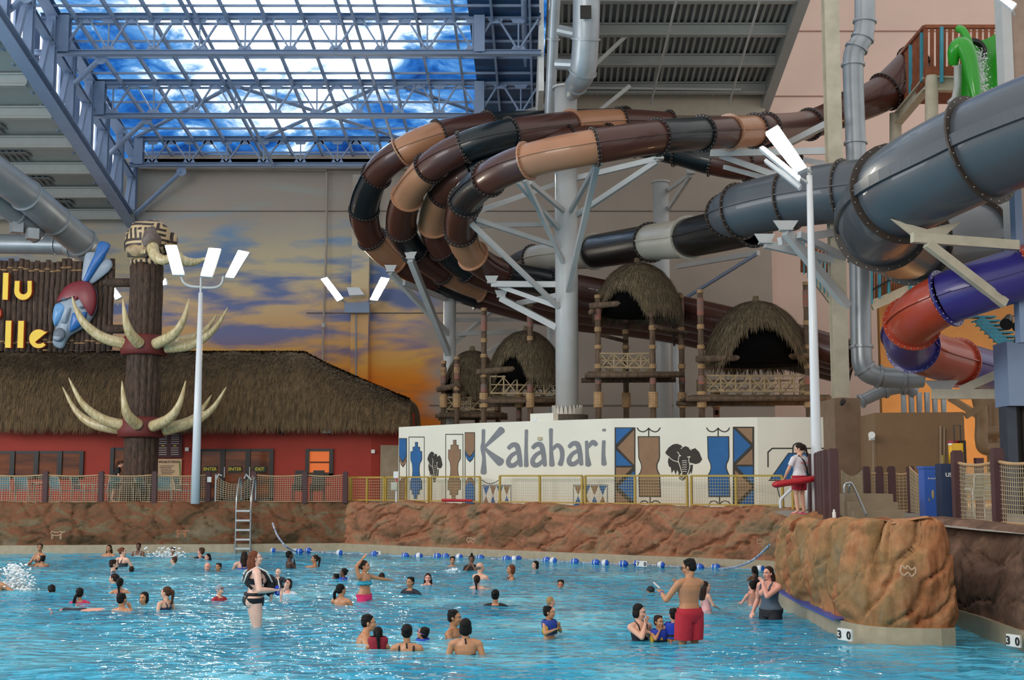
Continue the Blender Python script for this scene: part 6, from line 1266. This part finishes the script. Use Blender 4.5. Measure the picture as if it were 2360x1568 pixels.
    b.cap(Hp((0, -.03, -.06)), V(S((0, -.01, 1.40))), .05*s*(.6+.4*hs), .055*s, 12)
    body = part('body', b, skin(sk), T, True, local=True)
    rm = body.modifiers.new('join', 'REMESH'); rm.mode = 'VOXEL'; rm.voxel_size = vx; rm.use_smooth_shade = True
    smo = body.modifiers.new('soften', 'SMOOTH'); smo.factor = .5; smo.iterations = 2
    if face:
        for q in (-1, 1):
            he_ = M(); he(he_, (q*.030, .081, .008), (.014, .010, .0075), 10, 6); ey = part('eye', he_, mat('eye_white', 'd8d0c8', .3), T, True, local=True)
            he_ = M(); he(he_, (q*.030, .089, .008), (.007, .005, .007), 8, 6); part('pupil', he_, mat('pupil_dark', '140e0c', .2), ey, True, local=True)
            part('eyebrow', M().bar(Hp((q*.014, .094, .028)), Hp((q*.048, .080, .030)), .006*k, .008*k), hairm(hc), T, local=True)
        he_ = M(); he(he_, (0, .0985, -.060), (.021, .007, .008), 10, 6); part('lips', he_, mat('lip_'+sk, {'dark': '5a2c26', 'brown': '7c4238'}.get(sk, 'a85a50'), .4), T, True, local=True)
    # hair
    hm = M(); nz_ = lambda: None
    if hair in ('short', 'bob', 'long', 'pony', 'bun', 'topknot', 'wet', 'side'):
        he(hm, (0, -.030, .048), (.084, .096, .086), 22, 14); he(hm, (0, -.052, .0), (.078, .068, .078), 18, 10)
        for q in (-1, 1): he(hm, (q*.062, -.012, .02), (.020, .045, .045), 10, 8)
        if hair == 'short':
            rr = random.Random(int(px)); 
            for i in range(16): a = rr.uniform(0, PI*2); he(hm, (.06*math.cos(a), -.03+.06*math.sin(a), .095+rr.uniform(-.01, .012)), (.025, .028, .02), 8, 6)
        if hair == 'bob':
            he(hm, (0, -.05, -.03), (.085, .066, .09)); [he(hm, (q*.07, -.015, -.03), (.022, .045, .07)) for q in (-1, 1)]
        if hair in ('long', 'wet'):
            L2 = .30 if hair == 'long' else .22
            for q, y_ in ((-.04, -.10), (.04, -.10), (0, -.12), (-.07, -.05), (.07, -.05)): hm.tube(spline([tuple(Hp((q*.8, y_+.03, .02))), tuple(Hp((q, y_, -.06))), tuple(Hp((q*1.05, y_+.0, -.14))), tuple(Hp((q*.9, y_-.01, -L2)))], 4), [.036*k, .04*k]*6+[.012*k], 8)
        if hair == 'pony': hm.tube(spline([tuple(Hp((0, -.11, .04))), tuple(Hp((0, -.155, .02))), tuple(Hp((.01, -.15, -.08))), tuple(Hp((.02, -.13, -.24)))], 5), [.03*k]*3+[.034*k]*8+[.026*k]*4+[.008*k], 8)
        if hair == 'side': hm.tube(spline([tuple(Hp((-.03, -.10, .0))), tuple(Hp((-.07, -.12, -.06))), tuple(Hp((-.10, -.10, -.16))), tuple(Hp((-.12, -.06, -.28)))], 5), [.03*k]*3+[.034*k]*8+[.026*k]*4+[.008*k], 8)
        if hair == 'bun': he(hm, (0, -.12, .05), (.042, .036, .038))
        if hair == 'topknot': he(hm, (0, -.03, .15), (.036, .036, .045))
    if hair == 'fringe': he(hm, (0, -.06, -.005), (.080, .062, .05)); [he(hm, (q*.068, -.02, .0), (.016, .045, .03)) for q in (-1, 1)]
    if hm.v:
        ho = part('hair', hm, hairm(hc), T, True, local=True)
        if Y < 30: r2 = ho.modifiers.new('join', 'REMESH'); r2.mode = 'VOXEL'; r2.voxel_size = .008; r2.use_smooth_shade = True
    if hair == 'cap':
        he(hm, (0, -.02, .03), (.084, .102, .095), 20, 12); cp = part('cap', hm, cloth('8a929c'), T, True, local=True); m = M(); m.ell(Hp((0, .10, .06)), (.06*k, .055*k, .008*k), 14, 6, Rh); part('brim', m, cloth('7c2a2c'), cp, True, local=True)
    if hair == 'swimcap': he(hm, (0, -.02, .035), (.082, .102, .09), 20, 12); part('swim_cap', hm, cloth('1c1e24'), T, True, local=True)
    # clothing
    def tor(nm, col, k0, k1, inf=.012, par=T): return part(nm, torso(M(), k0, k1, inf), cloth(col), par, True, local=True)
    def strap(pts, r, col, nm='strap', par=T): return part(nm, M().tube([V(S(p)) for p in pts], r*s, 8), cloth(col), par, True, local=True)
    def sleeve(par, col, q, t=.62, r=.066):
        sh, e, w_ = arms[q]; return part('sleeve', M().tube([V(S((q*.07, -.01, 1.405))), V(S((q*.13, -.008, 1.39))), V(S(sh+Vector((0, 0, .004)))), V(S(sh.lerp(e, t)))], [sc(.056), sc(.062), sc(r*1.02), sc(r*.98)], 12, cap=False), cloth(col), par, True, local=True)
    for wv_ in (wear or []):
        nm, col = wv_[0], wv_[1]
        if nm == 'suit':
            c_ = tor('swimsuit', col, .8, 1.27, .010)
            for q in (-1, 1): strap([(q*.07, .10, 1.26), (q*.09, .075, 1.40), (q*.09, -.01, 1.455), (q*.06, -.115, 1.33), (q*.05, -.12, 1.26)], .012, col, par=c_)
        elif nm == 'tank':
            c_ = tor('tank_top', col, .88, 1.27, .014)
            for q in (-1, 1): strap([(q*.08, .125, 1.26), (q*.10, .085, 1.39), (q*.10, -.0, 1.455), (q*.07, -.12, 1.30)], .016, col, par=c_)
        elif nm == 'tee':
            c_ = tor('shirt', col, .88, 1.41, .016); [sleeve(c_, col, q) for q in (-1, 1)]
        elif nm == 'top':
            c_ = tor('bikini_top', col, 1.17, 1.27, .012)
            for q in (-1, 1): strap([(q*.06, .11, 1.27), (q*.075, .06, 1.40), (q*.04, -.05, 1.44)], .010, col, par=c_)
        elif nm == 'halter': strap([(-.14, -.06, 1.22), (0, -.118, 1.2), (.14, -.06, 1.22)], .012, col, 'bikini_strap'); strap([(-.055, -.01, 1.46), (0, -.075, 1.44), (.055, -.01, 1.46)], .010, col, 'neck_strap'); strap([(0, -.07, 1.44), (.01, -.1, 1.38)], .012, col, 'tie')
        elif nm == 'straps':
            for q in (-1, 1): strap([(q*.10, .06, 1.40), (q*.105, -.03, 1.425), (q*.11, -.11, 1.33), (q*.09, -.125, 1.2)], .016, col)
        elif nm == 'shorts':
            c_ = tor('swim_shorts', col, .8, .94 if len(wv_) < 3 else 1.0, .024); tl = .72 if len(wv_) < 3 else .84; rw = 1 if len(wv_) < 3 else 1.12
            for q in (-1, 1):
                a, k_ = lg[q]; a = Vector(a); k_ = Vector(k_); part('leg_hem', M().tube([V(S(a+Vector((0, 0, .05)))), V(S(a.lerp(k_, .35))), V(S(a.lerp(k_, tl)))], [sc(.112)*rw, sc(.116)*rw, sc(.112)*rw], 16, cap=False), cloth(col), c_, True, local=True)
        elif nm == 'brief':
            c_ = tor('swim_bottom', col, .80, .94, .010)
            for q in (-1, 1): part('cheek_cover', M().ell(V(S((q*.062, -.055, .885))), sc(.099), 14, 8), cloth(col), c_, True, local=True)
        elif nm == 'vest':
            lf = wv_[3] if len(wv_) > 3 else .05; vm = torso(M(), 1.0, 1.41, .05); vm.v = [(a_, b_, c_2+lf*s) for a_, b_, c_2 in vm.v]; c_ = part('life_vest', vm, cloth(col), T, True, local=True); c2 = wv_[2] if len(wv_) > 2 else 'c8a024'
            part('front_panel', M().ell(V(S((0, .115, 1.2))), (.07*s, .05*s, .14*s), 14, 8), cloth(c2), c_, True, local=True)
            for q in (-1, 1): part('side_panel', M().ell(V(S((q*.2, .03, 1.19))), (.05*s, .09*s, .13*s), 14, 8), cloth(c2), c_, True, local=True); part('shoulder_pad', M().tube([V(S((q*.1, .12, 1.3))), V(S((q*.11, .03, 1.44))), V(S((q*.1, -.12, 1.32)))], .035*s, 10), cloth(col), c_, True, local=True)
            part('belt', torso(M(), 1.08, 1.17, .056), cloth('20242c'), c_, True, local=True)
        elif nm == 'ring': part('arm_floats', M().ell(V((-.24, 0, 1.30)), (.075*s, .09*s, .08*s), 12, 8).ell(V((.24, 0, 1.30)), (.075*s, .09*s, .08*s), 12, 8), cloth(col), T, True, local=True)
        elif nm == 'goggles':
            m = M(); [he(m, (q*.03, .092, .01), (.024, .014, .016), 12, 8) for q in (-1, 1)]; g_ = part('goggles', m, cloth(col), T, True, local=True); part('goggle_strap', M().tube([Hp((math.cos(a)*.086, math.sin(a)*.105-.01, .012)) for a in [PI*.2-i*PI*1.4/10 for i in range(11)]], .006*k, 6), cloth(col), g_, local=True)
        elif nm == 'glasses':
            m = M(); [m.ring(Hp((q*.032, .105, .005)), Rh @ Vector((0, 1, 0)), .024*k, .019*k, .006*k, 14) for q in (-1, 1)]; [m.bar(Hp((q*.056, .10, .008)), Hp((q*.084, .0, .006)), .005*k, .005*k) for q in (-1, 1)]; part('glasses', m, m_dark, T, local=True)
        elif nm == 'band':
            q = wv_[2]; sh, e, w_ = arms[q]; part('wristband', M().tube([V(S(e.lerp(w_, .86))), V(S(e.lerp(w_, .95)))], .034*s, 12), cloth(col), T, True, local=True)
        elif nm == 'beard': he_ = M(); he(he_, (0, .045, -.085), (.050, .050, .045), 14, 8); part('beard', he_, hairm(hc), T, True, local=True)
        elif nm == 'shoes':
            for q in (-1, 1): an_ = Vector(L_[q][2]); part('sandal', M().cap(V(an_+Vector((0, -.05, -.075))), V(an_+Vector((q*.02, .15, -.08))), .045*s, .04*s, 10, .5), cloth(col), T, True, local=True)
    T['_h'] = 0; del T['_h']
    return T, V, S, arms, s
PP = person
g1 = 'people at the far left of the pool'
PP(92, 1300, 1254, 150, 'woman with tied dark hair and dark bikini rising from the water, far left', wear=[('top', '1c2430')], hair='pony', yaw=40, la='fwd', ra='fwd', sk='olive', legs='float')
PP(99, 1306, 1281, 10, 'child seen from behind with wet black hair, in front of the dark bikini woman', h=1.2, hk=1.2, hair='short', hc='black', sk='olive', face=False, la='out')
PP(251, 1281, 1257, 175, 'woman with wet dark hair in the water by the far left rock wall', hair='wet', sk='tan')
PP(283, 1304, 1263, -30, 'woman with a hair bun and dark tank swimsuit, back turned, far left', wear=[('suit', '28303a')], hair='bun', hc='auburn', yaw=-50, sk='fair', legs='float', bw=1.1)
PP(319, 1280, 1253, 180, 'girl in a white top standing by the far left rock wall', h=1.4, hk=1.1, wear=[('tank', 'b8b8b4')], sk='brown', hair='pony', hc='black')
PP(398, 1283, 1263, 180, 'boy with wet dark hair near the splashes by the left rock wall', h=1.3, hk=1.15, sex='m', sk='tan', hair='short')
PP(400, 1301, 1284, 60, 'boy with short brown hair looking left, in front of the splashes', h=1.3, hk=1.15, sex='m', hair='short', hc='brown', yaw=30)
PP(453, 1287, 1263, 60, 'man in a dark shirt leaning back in the water below the ladder, left side', sex='m', h=1.75, wear=[('tee', '1c1c22')], hair='short', hc='brown', yaw=20, sk='pink', lean=-15, la='out')
PP(478, 1294, 1277, 130, 'girl with wet dark hair and open mouth just right of the dark shirted man', h=1.3, hk=1.15, hair='wet', hc='black', sk='pink', yaw=10)
PP(263, 1321, 1291, -70, 'bearded man in a grey shirt facing right, left part of the pool', sex='m', h=1.8, wear=[('tee', '3c4650'), ('beard', '')], hair='short', hc='dark', sk='fair', bw=1.15)
PP(303, 1322, 1306, 20, 'small child with a bun and pink arm floats beside the bearded man', h=1.05, hk=1.3, wear=[('ring', 'e0508c')], hair='bun', hc='dark', face=False)
PP(261, 1345, 1323, 75, 'woman with slick dark hair in profile facing left, head only above water', hair='bun', sk='fair', yaw=10)
PP(277, 1368, 1333, 0, 'girl with a long dark ponytail and pink suit seen from behind', h=1.35, hk=1.15, wear=[('suit', 'c84a6c')], hair='pony', hc='black', sk='tan', face=False, la='out', ra='out')
PP(478, 1321, 1297, 180, 'bald man facing the camera, only his head above water', sex='m', h=1.78, hair='fringe', hc='grey', sk='pink')
PP(503, 1321, 1299, 160, 'boy with short dark hair beside the bald man', sex='m', h=1.35, hk=1.1, hair='short', sk='tan')
PP(119, 1366, 1351, 30, 'dark wet hair of a swimmer whose face is under water, left', hair='short', hc='black', face=False, pitch=40)
PP(184, 1391, 1356, 10, 'girl with a long dark ponytail and bright pink top, back turned, left', h=1.35, hk=1.15, wear=[('tee', 'c02c58')], hair='side', hc='black', sk='tan', face=False)
PP(282, 1411, 1368, -20, 'man with black hair and bare shoulders seen from behind, hand to his face', sex='m', h=1.65, hair='short', hc='black', sk='tan', ra='face', yaw=-10, face=False)
PP(331, 1397, 1366, 150, 'woman with slick dark hair turned left, between the black haired man and the girl', hair='bob', hc='black', sk='tan', yaw=15)
PP(382, 1406, 1353, 60, 'girl with a brown ponytail and navy swimsuit facing left', h=1.4, hk=1.12, wear=[('suit', '2c3450')], hair='pony', hc='brown', sk='fair', yaw=20, la='down', ra='down')
PP(506, 1380, 1349, -120, 'child in a grey cap and red shirt looking right', h=1.3, hk=1.15, sex='m', wear=[('tee', 'a02830')], hair='cap', sk='fair', ra='out')
PP(-8, 1364, 1312, -20, 'bare tanned shoulder of a person cut off by the left photo edge', sex='m', h=1.7, sk='tan', hair='short', hc='brown', face=False, ra='out')
PP(563, 1313, 1272, 15, 'woman in a lilac and blue swimsuit, back turned, behind the mother', wear=[('suit', '5a5aa8')], hair='long', hc='dark', sk='fair', face=False, bw=1.2)
PP(668, 1309, 1271, -60, 'dark skinned boy with folded arms facing right near the floats', sex='m', h=1.5, hk=1.08, hair='short', hc='black', sk='dark', yaw=-10, la='face', ra='fwd')
PP(725, 1307, 1280, 100, 'girl with slick hair and ponytail holding her hands out to the dark skinned boy', h=1.45, hk=1.1, hair='pony', hc='dark', sk='tan', yaw=10, la='crawl', ra='crawl')
PP(791, 1337, 1311, 100, 'girl in a blue and yellow life vest looking left, with hair bun', h=1.25, hk=1.15, wear=[('vest', '2444b0')], hair='bun', hc='black', sk='brown', yaw=-10)
PP(773, 1336, 1323, 90, 'black hair of a child just left of the life vest girl', h=1.2, hk=1.15, hair='short', hc='black', sk='brown', face=False)
PP(787, 1389, 1347, -25, 'woman seen from behind with a thick black ponytail over her shoulder', hair='side', hc='black', sk='tan', face=False, yaw=-25)
PP(945, 1369, 1331, 150, 'boy in a navy swim shirt facing the camera in the middle of the pool', sex='m', h=1.45, hk=1.1, wear=[('tee', '141c2c')], hair='short', hc='black', sk='tan', la='out')
PP(986, 1350, 1323, 180, 'girl wiping her wet face with both hands, middle of the pool', h=1.4, hk=1.12, hair='wet', hc='dark', sk='pink', la='face', ra='face', wear=[('suit', 'b86070')])
PP(663, 1370, 1335, 165, 'woman in a white shirt with slick dark hair, right of the mother', wear=[('tee', 'c4ccd8')], hair='bob', hc='dark', sk='pink', pitch=-15)
PP(826, 1476, 1419, -80, 'smiling man with black hair and bare shoulders facing right, near group', sex='m', h=1.75, hair='short', hc='black', sk='tan', yaw=-10, ra='out', la='fwd', bw=1.1, lean=14)
PP(871, 1494, 1446, 5, 'child with black hair in a dark red life vest, back turned', h=1.2, hk=1.2, wear=[('vest', '8c1428', '8c1428', .16)], hair='pony', hc='black', sk='tan', face=False)
PP(938, 1499, 1440, 0, 'woman from behind with black bikini straps and hair clipped up, near group', wear=[('straps', '15151a'), ('halter', '15151a')], hair='bun', hc='black', sk='tan', face=False)
PP(974, 1471, 1445, 60, 'child wearing purple goggles and blue float, head tilted, near group', h=1.15, hk=1.25, wear=[('goggles', '6a3a9a'), ('vest', '2444b0', '2444b0', .1)], hair='short', hc='black', sk='tan', pitch=-20)
PP(1039, 1462, 1407, -110, 'man with wet black hair looking right, behind the bare backed woman', sex='m', h=1.75, hair='short', hc='black', sk='olive', yaw=0, lean=6)
PP(1073, 1511, 1427, 0, 'woman from behind with black hair tied low and a black halter string', wear=[('halter', '15151a')], hair='bob', hc='black', sk='tan', face=False, la='down', ra='down', h=1.68)
PP(880, 1335, 1322, 200, 'swimmer floating low with wet dark hair, right of the blue bikini girl', h=1.3, hk=1.1, hair='wet', hc='dark', sk='brown', face=False, pitch=40)
PP(1043, 1302, 1284, 180, 'boy with short black hair facing the camera near the floats', sex='m', h=1.4, hk=1.1, hair='short', hc='black', sk='tan')
PP(1087, 1318, 1281, 175, 'girl with a hair topknot covering her face with both hands', h=1.45, hk=1.08, hair='topknot', hc='black', sk='brown', la='face', ra='face', wear=[('tee', '241c1c')])
PP(1107, 1334, 1297, -40, 'bald man with bare shoulders facing right near the topknot girl', sex='m', h=1.75, hair='fringe', hc='grey', sk='fair', yaw=-30)
PP(1100, 1359, 1327, -15, 'girl with a dark ponytail and pink suit seen from behind, centre', h=1.3, hk=1.15, wear=[('suit', 'd0708c')], hair='pony', hc='dark', sk='fair', face=False, ra='crawl')
PP(1177, 1335, 1303, 100, 'woman with short reddish dark hair in profile facing left', wear=[('suit', '30344c')], hair='bob', hc='auburn', sk='tan', yaw=10)
PP(1233, 1312, 1294, 120, 'woman with black hair looking left near the floats', hair='bob', hc='black', sk='fair', yaw=10)
PP(1292, 1360, 1338, 170, 'boy with pink swim goggles, only his head above water', sex='m', h=1.3, hk=1.15, wear=[('goggles', 'c84a5c')], hair='short', hc='black', sk='tan')
PP(1142, 1394, 1360, -10, 'woman in a black shirt from behind with tied black hair, centre', wear=[('tee', '16161c')], hair='bun', hc='black', sk='tan', face=False, ra='out', la='out')
PP(1270, 1404, 1377, -60, 'toddler with blond hair behind the boy in the life vest', h=.95, hk=1.35, hair='short', hc='blond', sk='pink', yaw=-20)
PP(1266, 1469, 1398, -130, 'boy in a blue and yellow life vest standing with a raised hand', sex='m', h=1.1, hk=1.28, wear=[('vest', '1c3a90')], hair='short', hc='black', sk='tan', yaw=25, ra=((.3, .12, 1.12), (.12, .26, 1.22)), la=((.28, .1, 1.15), (.14, .2, 1.3)), legs='stand')
PP(1499, 1369, 1352, 30, 'swimmer in a dark swim cap, mostly under water', sex='m', hair='swimcap', sk='tan', face=False, pitch=20)
PP(1474, 1473, 1394, -145, 'woman with black hair pinching her nose beside the two boys', hair='bob', hc='black', sk='fair', ra='nose', la='down', yaw=25, pitch=10, wear=[('suit', '1c1c24')], h=1.62)
PP(1519, 1476, 1420, 195, 'small boy in a blue and yellow life vest rubbing his mouth', sex='m', h=1.05, hk=1.3, wear=[('vest', '2038a0')], hair='short', hc='dark', sk='tan', ra='face', la='fwd', yaw=15)
PP(1552, 1489, 1403, 15, 'boy in a blue vest and green shorts, back turned, left of the red shorts', sex='m', h=1.15, hk=1.25, wear=[('vest', '2040b8', '2040b8'), ('shorts', '1c6048')], hair='short', hc='black', sk='fair', face=False, la='out', legs='stand', Y=G(0, 1480).y+.25)
PP(1627, 1419, 1341, -75, 'little girl in a pale pink ruffled swimsuit facing right', h=1.12, hk=1.22, wear=[('suit', 'd8a0a0'), ('shorts', 'dcaaa8')], hair='long', hc='dark', sk='fair', yaw=-10, ra=((.24, .1, 1.1), (.1, .3, 1.0)), la='down', legs='stand')
PP(1738, 1336, 1306, 20, 'child with a black ponytail behind the group at the rock outcrop', h=1.3, hk=1.15, hair='pony', hc='black', sk='brown', face=False)
PP(1747, 1393, 1330, -15, 'boy with wet bare back beside the woman in the grey tank top', sex='m', h=1.4, hk=1.15, hair='short', hc='black', sk='pink', face=False, legs='stand')
PP(1733, 1389, 1340, 30, 'dark haired child half hidden left of the wet backed boy', h=1.2, hk=1.2, hair='short', hc='black', sk='pink', face=False, Y=G(0, 1389).y-.4)
PP(1774, 1429, 1307, 125, 'woman with long dark hair in a grey tank top, hand at her face', hair='long', hc='dark', sk='pink', wear=[('tank', '4c5a68'), ('shorts', '1a1a20')], ra='down', la='nose', yaw=5, legs='stand', h=1.62, bw=1.22, lean=4)
# girl in the blue bikini, one arm raised
T, V, S, arms, s = PP(841, 1382, 1293, -120, 'girl in a turquoise bikini top and hot pink shorts, left arm raised to her hair', h=1.5, hk=1.1, wear=[('top', '2c9cb8'), ('shorts', 'e8306c')], hair='pony', hc='dark', sk='tan', ra=((.24, -.05, 1.62), (.1, -.02, 1.78)), la=((.42, .12, 1.28), (.68, .2, 1.24)), yaw=15, legs='stand', bw=1.08)
part('ruffle', M().tube([V(S((math.cos(a)*.175, math.sin(a)*.13, 1.2+.012*math.sin(a*9)))) for a in [i*PI/12 for i in range(25)]], .03*s, 6), cloth('2c9cb8'), T, True, local=True)
# man in red shorts with a phone
T, V, S, arms, s = PP(1587, 1487, 1290, 30, 'man from behind in bright red shorts and glasses, holding a white phone', sex='m', h=1.72, hair='short', hc='black', sk='tan', wear=[('shorts', 'b01c2c', 1), ('glasses', ''), ('band', '3050b0', -1)], la=((.30, .12, 1.12), (.20, .42, 1.24)), ra=((.22, .22, 1.16), (-.10, .24, 1.40)), yaw=38, pitch=14, legs='stand', bw=1.08, vox=.009)
part('pocket_logo', M().ell(V(S((-.17, .02, .84))), (.02, .03, .03), 8, 6), m_white, T, local=True)
wr = T.matrix_basis @ V(S(arms[-1][2])); ph = M(); c = Vector((-.02, -.01, .13)); ph.bar(wr+Vector((-.02, .02, .07)), wr+Vector((-.11, .05, .155)), .075, .012)
solo('phone', ph, mat('phone_white', 'e0dce0', .3), 'white phone held up by the man in red shorts', 'phone')
# mother with a carrier and her baby
T, V, S, arms, s = PP(589, 1444, 1271, -72, 'woman in a black bikini with a baby carrier on her chest, standing thigh deep', h=1.70, hair='long', hc='auburn', sk='pale', wear=[('brief', '16181e'), ('top', '16181e')], la=((.28, .0, 1.12), (.12, .26, 1.06)), ra=((.27, .02, 1.10), (.10, .30, 1.06)), yaw=-8, pitch=-8, legs='stand', bw=1.45, vox=.009)
bc = part('baby_carrier', M().ell(V(S((0, .205, 1.13))), (.15*s, .10*s, .19*s), 18, 10), cloth('1a1c22'), T, True, local=True)
bk_, wh = cloth('1c1c20'), cloth('d0d0cc')
for q in (-1, 1):
    part('shoulder_strap', M().tube([V(S(p)) for p in ((q*.12, .18, 1.2), (q*.12, .11, 1.36), (q*.12, .0, 1.435), (q*.12, -.09, 1.36), (q*.11, -.135, 1.2), (q*.15, -.06, 1.1))], .024*s, 10), bk_, bc, True, local=True)
    part('strap_stripe', M().tube([V(S(p)) for p in ((q*.125, .215, 1.2), (q*.125, .14, 1.38), (q*.125, .0, 1.468), (q*.125, -.125, 1.37), (q*.115, -.168, 1.2))], .014*s, 8), wh, bc, True, local=True)
part('back_strap', M().tube([V(S((-.12, -.14, 1.3))), V(S((0, -.15, 1.29))), V(S((.12, -.14, 1.3)))], .02*s, 8), bk_, bc, True, local=True)
part('waist_belt', M().tube([V(S((math.cos(a)*.168, math.sin(a)*.128, 1.0))) for a in [i*PI/12 for i in range(25)]], .026*s, 8), bk_, bc, True, local=True)
for i in range(7): part('zebra_stripe', M().tube([V(S((-.12+i*.04, .29, 1.0+.03*(i % 2)))), V(S((-.12+i*.04+.02, .315, 1.12))), V(S((-.12+i*.04, .29, 1.26)))], .010*s, 6), wh, bc, True, local=True)
mo = T.matrix_basis @ V(S((0, .27, 1.2)))
PP(613, 1444, 1311, 165, 'bald laughing baby carried in the striped carrier', h=.66, hk=1.5, hair='none', sk='pale', la='down', ra='down', yaw=0, legs='baby', bw=1.4, Y=mo.y-.06, x=mo.x+.06, wear=[('tee', '23242c')], vox=.009)
solo('swim_float', M().cap(P(640, 1357, 21.9), P(640, 1366, 21.9), .055, .055, 12), cloth('2446c0'), 'small blue swim float beside the baby carrier', 'float')
# lifeguard
T, V, S, arms, s = PP(1841, 1185, 1024, 38, 'lifeguard in a white shirt and red shorts standing on the rock outcrop, head bowed', h=1.60, hair='pony', hc='dark', sk='fair', wear=[('tee', 'd8d4d8'), ('shorts', 'b01c30'), ('shoes', 'e0408c')], la=((.24, .10, 1.12), (.22, .22, .94)), ra=((.25, .05, 1.12), (.20, .16, .95)), yaw=38, pitch=22, legs='stand', Y=29.6, bw=1.08, vox=.010, ztop=DZ+.03+1.60)
part('shoulder_strap', M().tube([V(S(p)) for p in ((-.06, .12, 1.25), (-.09, .06, 1.40), (-.08, -.06, 1.435), (.02, -.135, 1.3), (.10, -.14, 1.12), (.14, -.12, .98))], .02*s, 8), cloth('15161a'), T, True, local=True)
part('hip_pouch', M().ell(V(S((.13, -.16, .95))), (.06, .04, .05), 10, 8), cloth('15161a'), T, True, local=True)
sh_t = text('shirt_lettering', 'LIFEGUARD', (0, 0, 0), .055, cloth('c04848'), None, (PI/2, 0, 0), .002, .0); sh_t.parent = T; sh_t.location = V(S((.03, -.139, 1.26)))
a, b = P(1790, 1117, 29.2), P(1876, 1104, 29.4); tb = thing('rescue_tube', a, 'red rescue tube with a black strap held by the lifeguard', 'rescue tube')
part('tube', M().cap(a, b, .11, .105, 12, .7), MATS['rescue_red'], tb, True); part('strap', M().tube([a, a+Vector((.02, 0, -.1)), a+Vector((.06, 0, -.28))], .012, 6), m_dark, tb)
# worker
PP(262, 1150, 1062, -75, 'worker in a black shirt bending over behind the fence, left of the totem', h=1.62, hair='pony', hc='brown', sk='fair', wear=[('tee', '16161a'), ('shorts', 'a89c80')], yaw=-5, pitch=20, lean=28, legs='stand', Y=48.4, vox=.016, ztop=DZ+1.50)
# floating swimmer on the back
c = G(112, 1407); PP(112, 1407, 1400, 0, 'person floating flat on the water with pink hands showing, lower left', h=1.5, sk='pink', hair='short', hc='dark', wear=[('suit', '2a2a34')], la='side', ra='side', face=False, rot=Matrix(((0, 0, -1), (-1, 0, 0), (0, 1, 0))).to_euler(), x=c.x+1.4, Y=c.y, ztop=-.06, legs='float')
# splashes
def splash(px, py, w_, h_, n, seed, lab):
    rr = random.Random(seed); m = M(); c = G(px, py)
    for i in range(n):
        t = rr.random(); x_, z_ = rr.gauss(0, w_*.4), rr.random()**2.2*h_*(1-abs(t-.5)*.5); r_ = (.010+.02*rr.random()**2); m.ell((c.x+x_*(1-z_/h_*.4), c.y+rr.gauss(0, .12), z_), (r_*1.5, r_, r_), 6, 4)
    solo('splash', m, mat('splash_foam', 'f0f6f8', .25), lab, 'splash', 'water splashes', kind='stuff')
splash(36, 1362, .45, .62, 900, 1, 'white splash of water at the left photo edge'); splash(385, 1284, .9, .32, 180, 2, 'light spray of drops near the boys below the left rock wall'); splash(1042, 1318, .25, .1, 60, 3, 'small splash in front of the short haired boy near the floats')
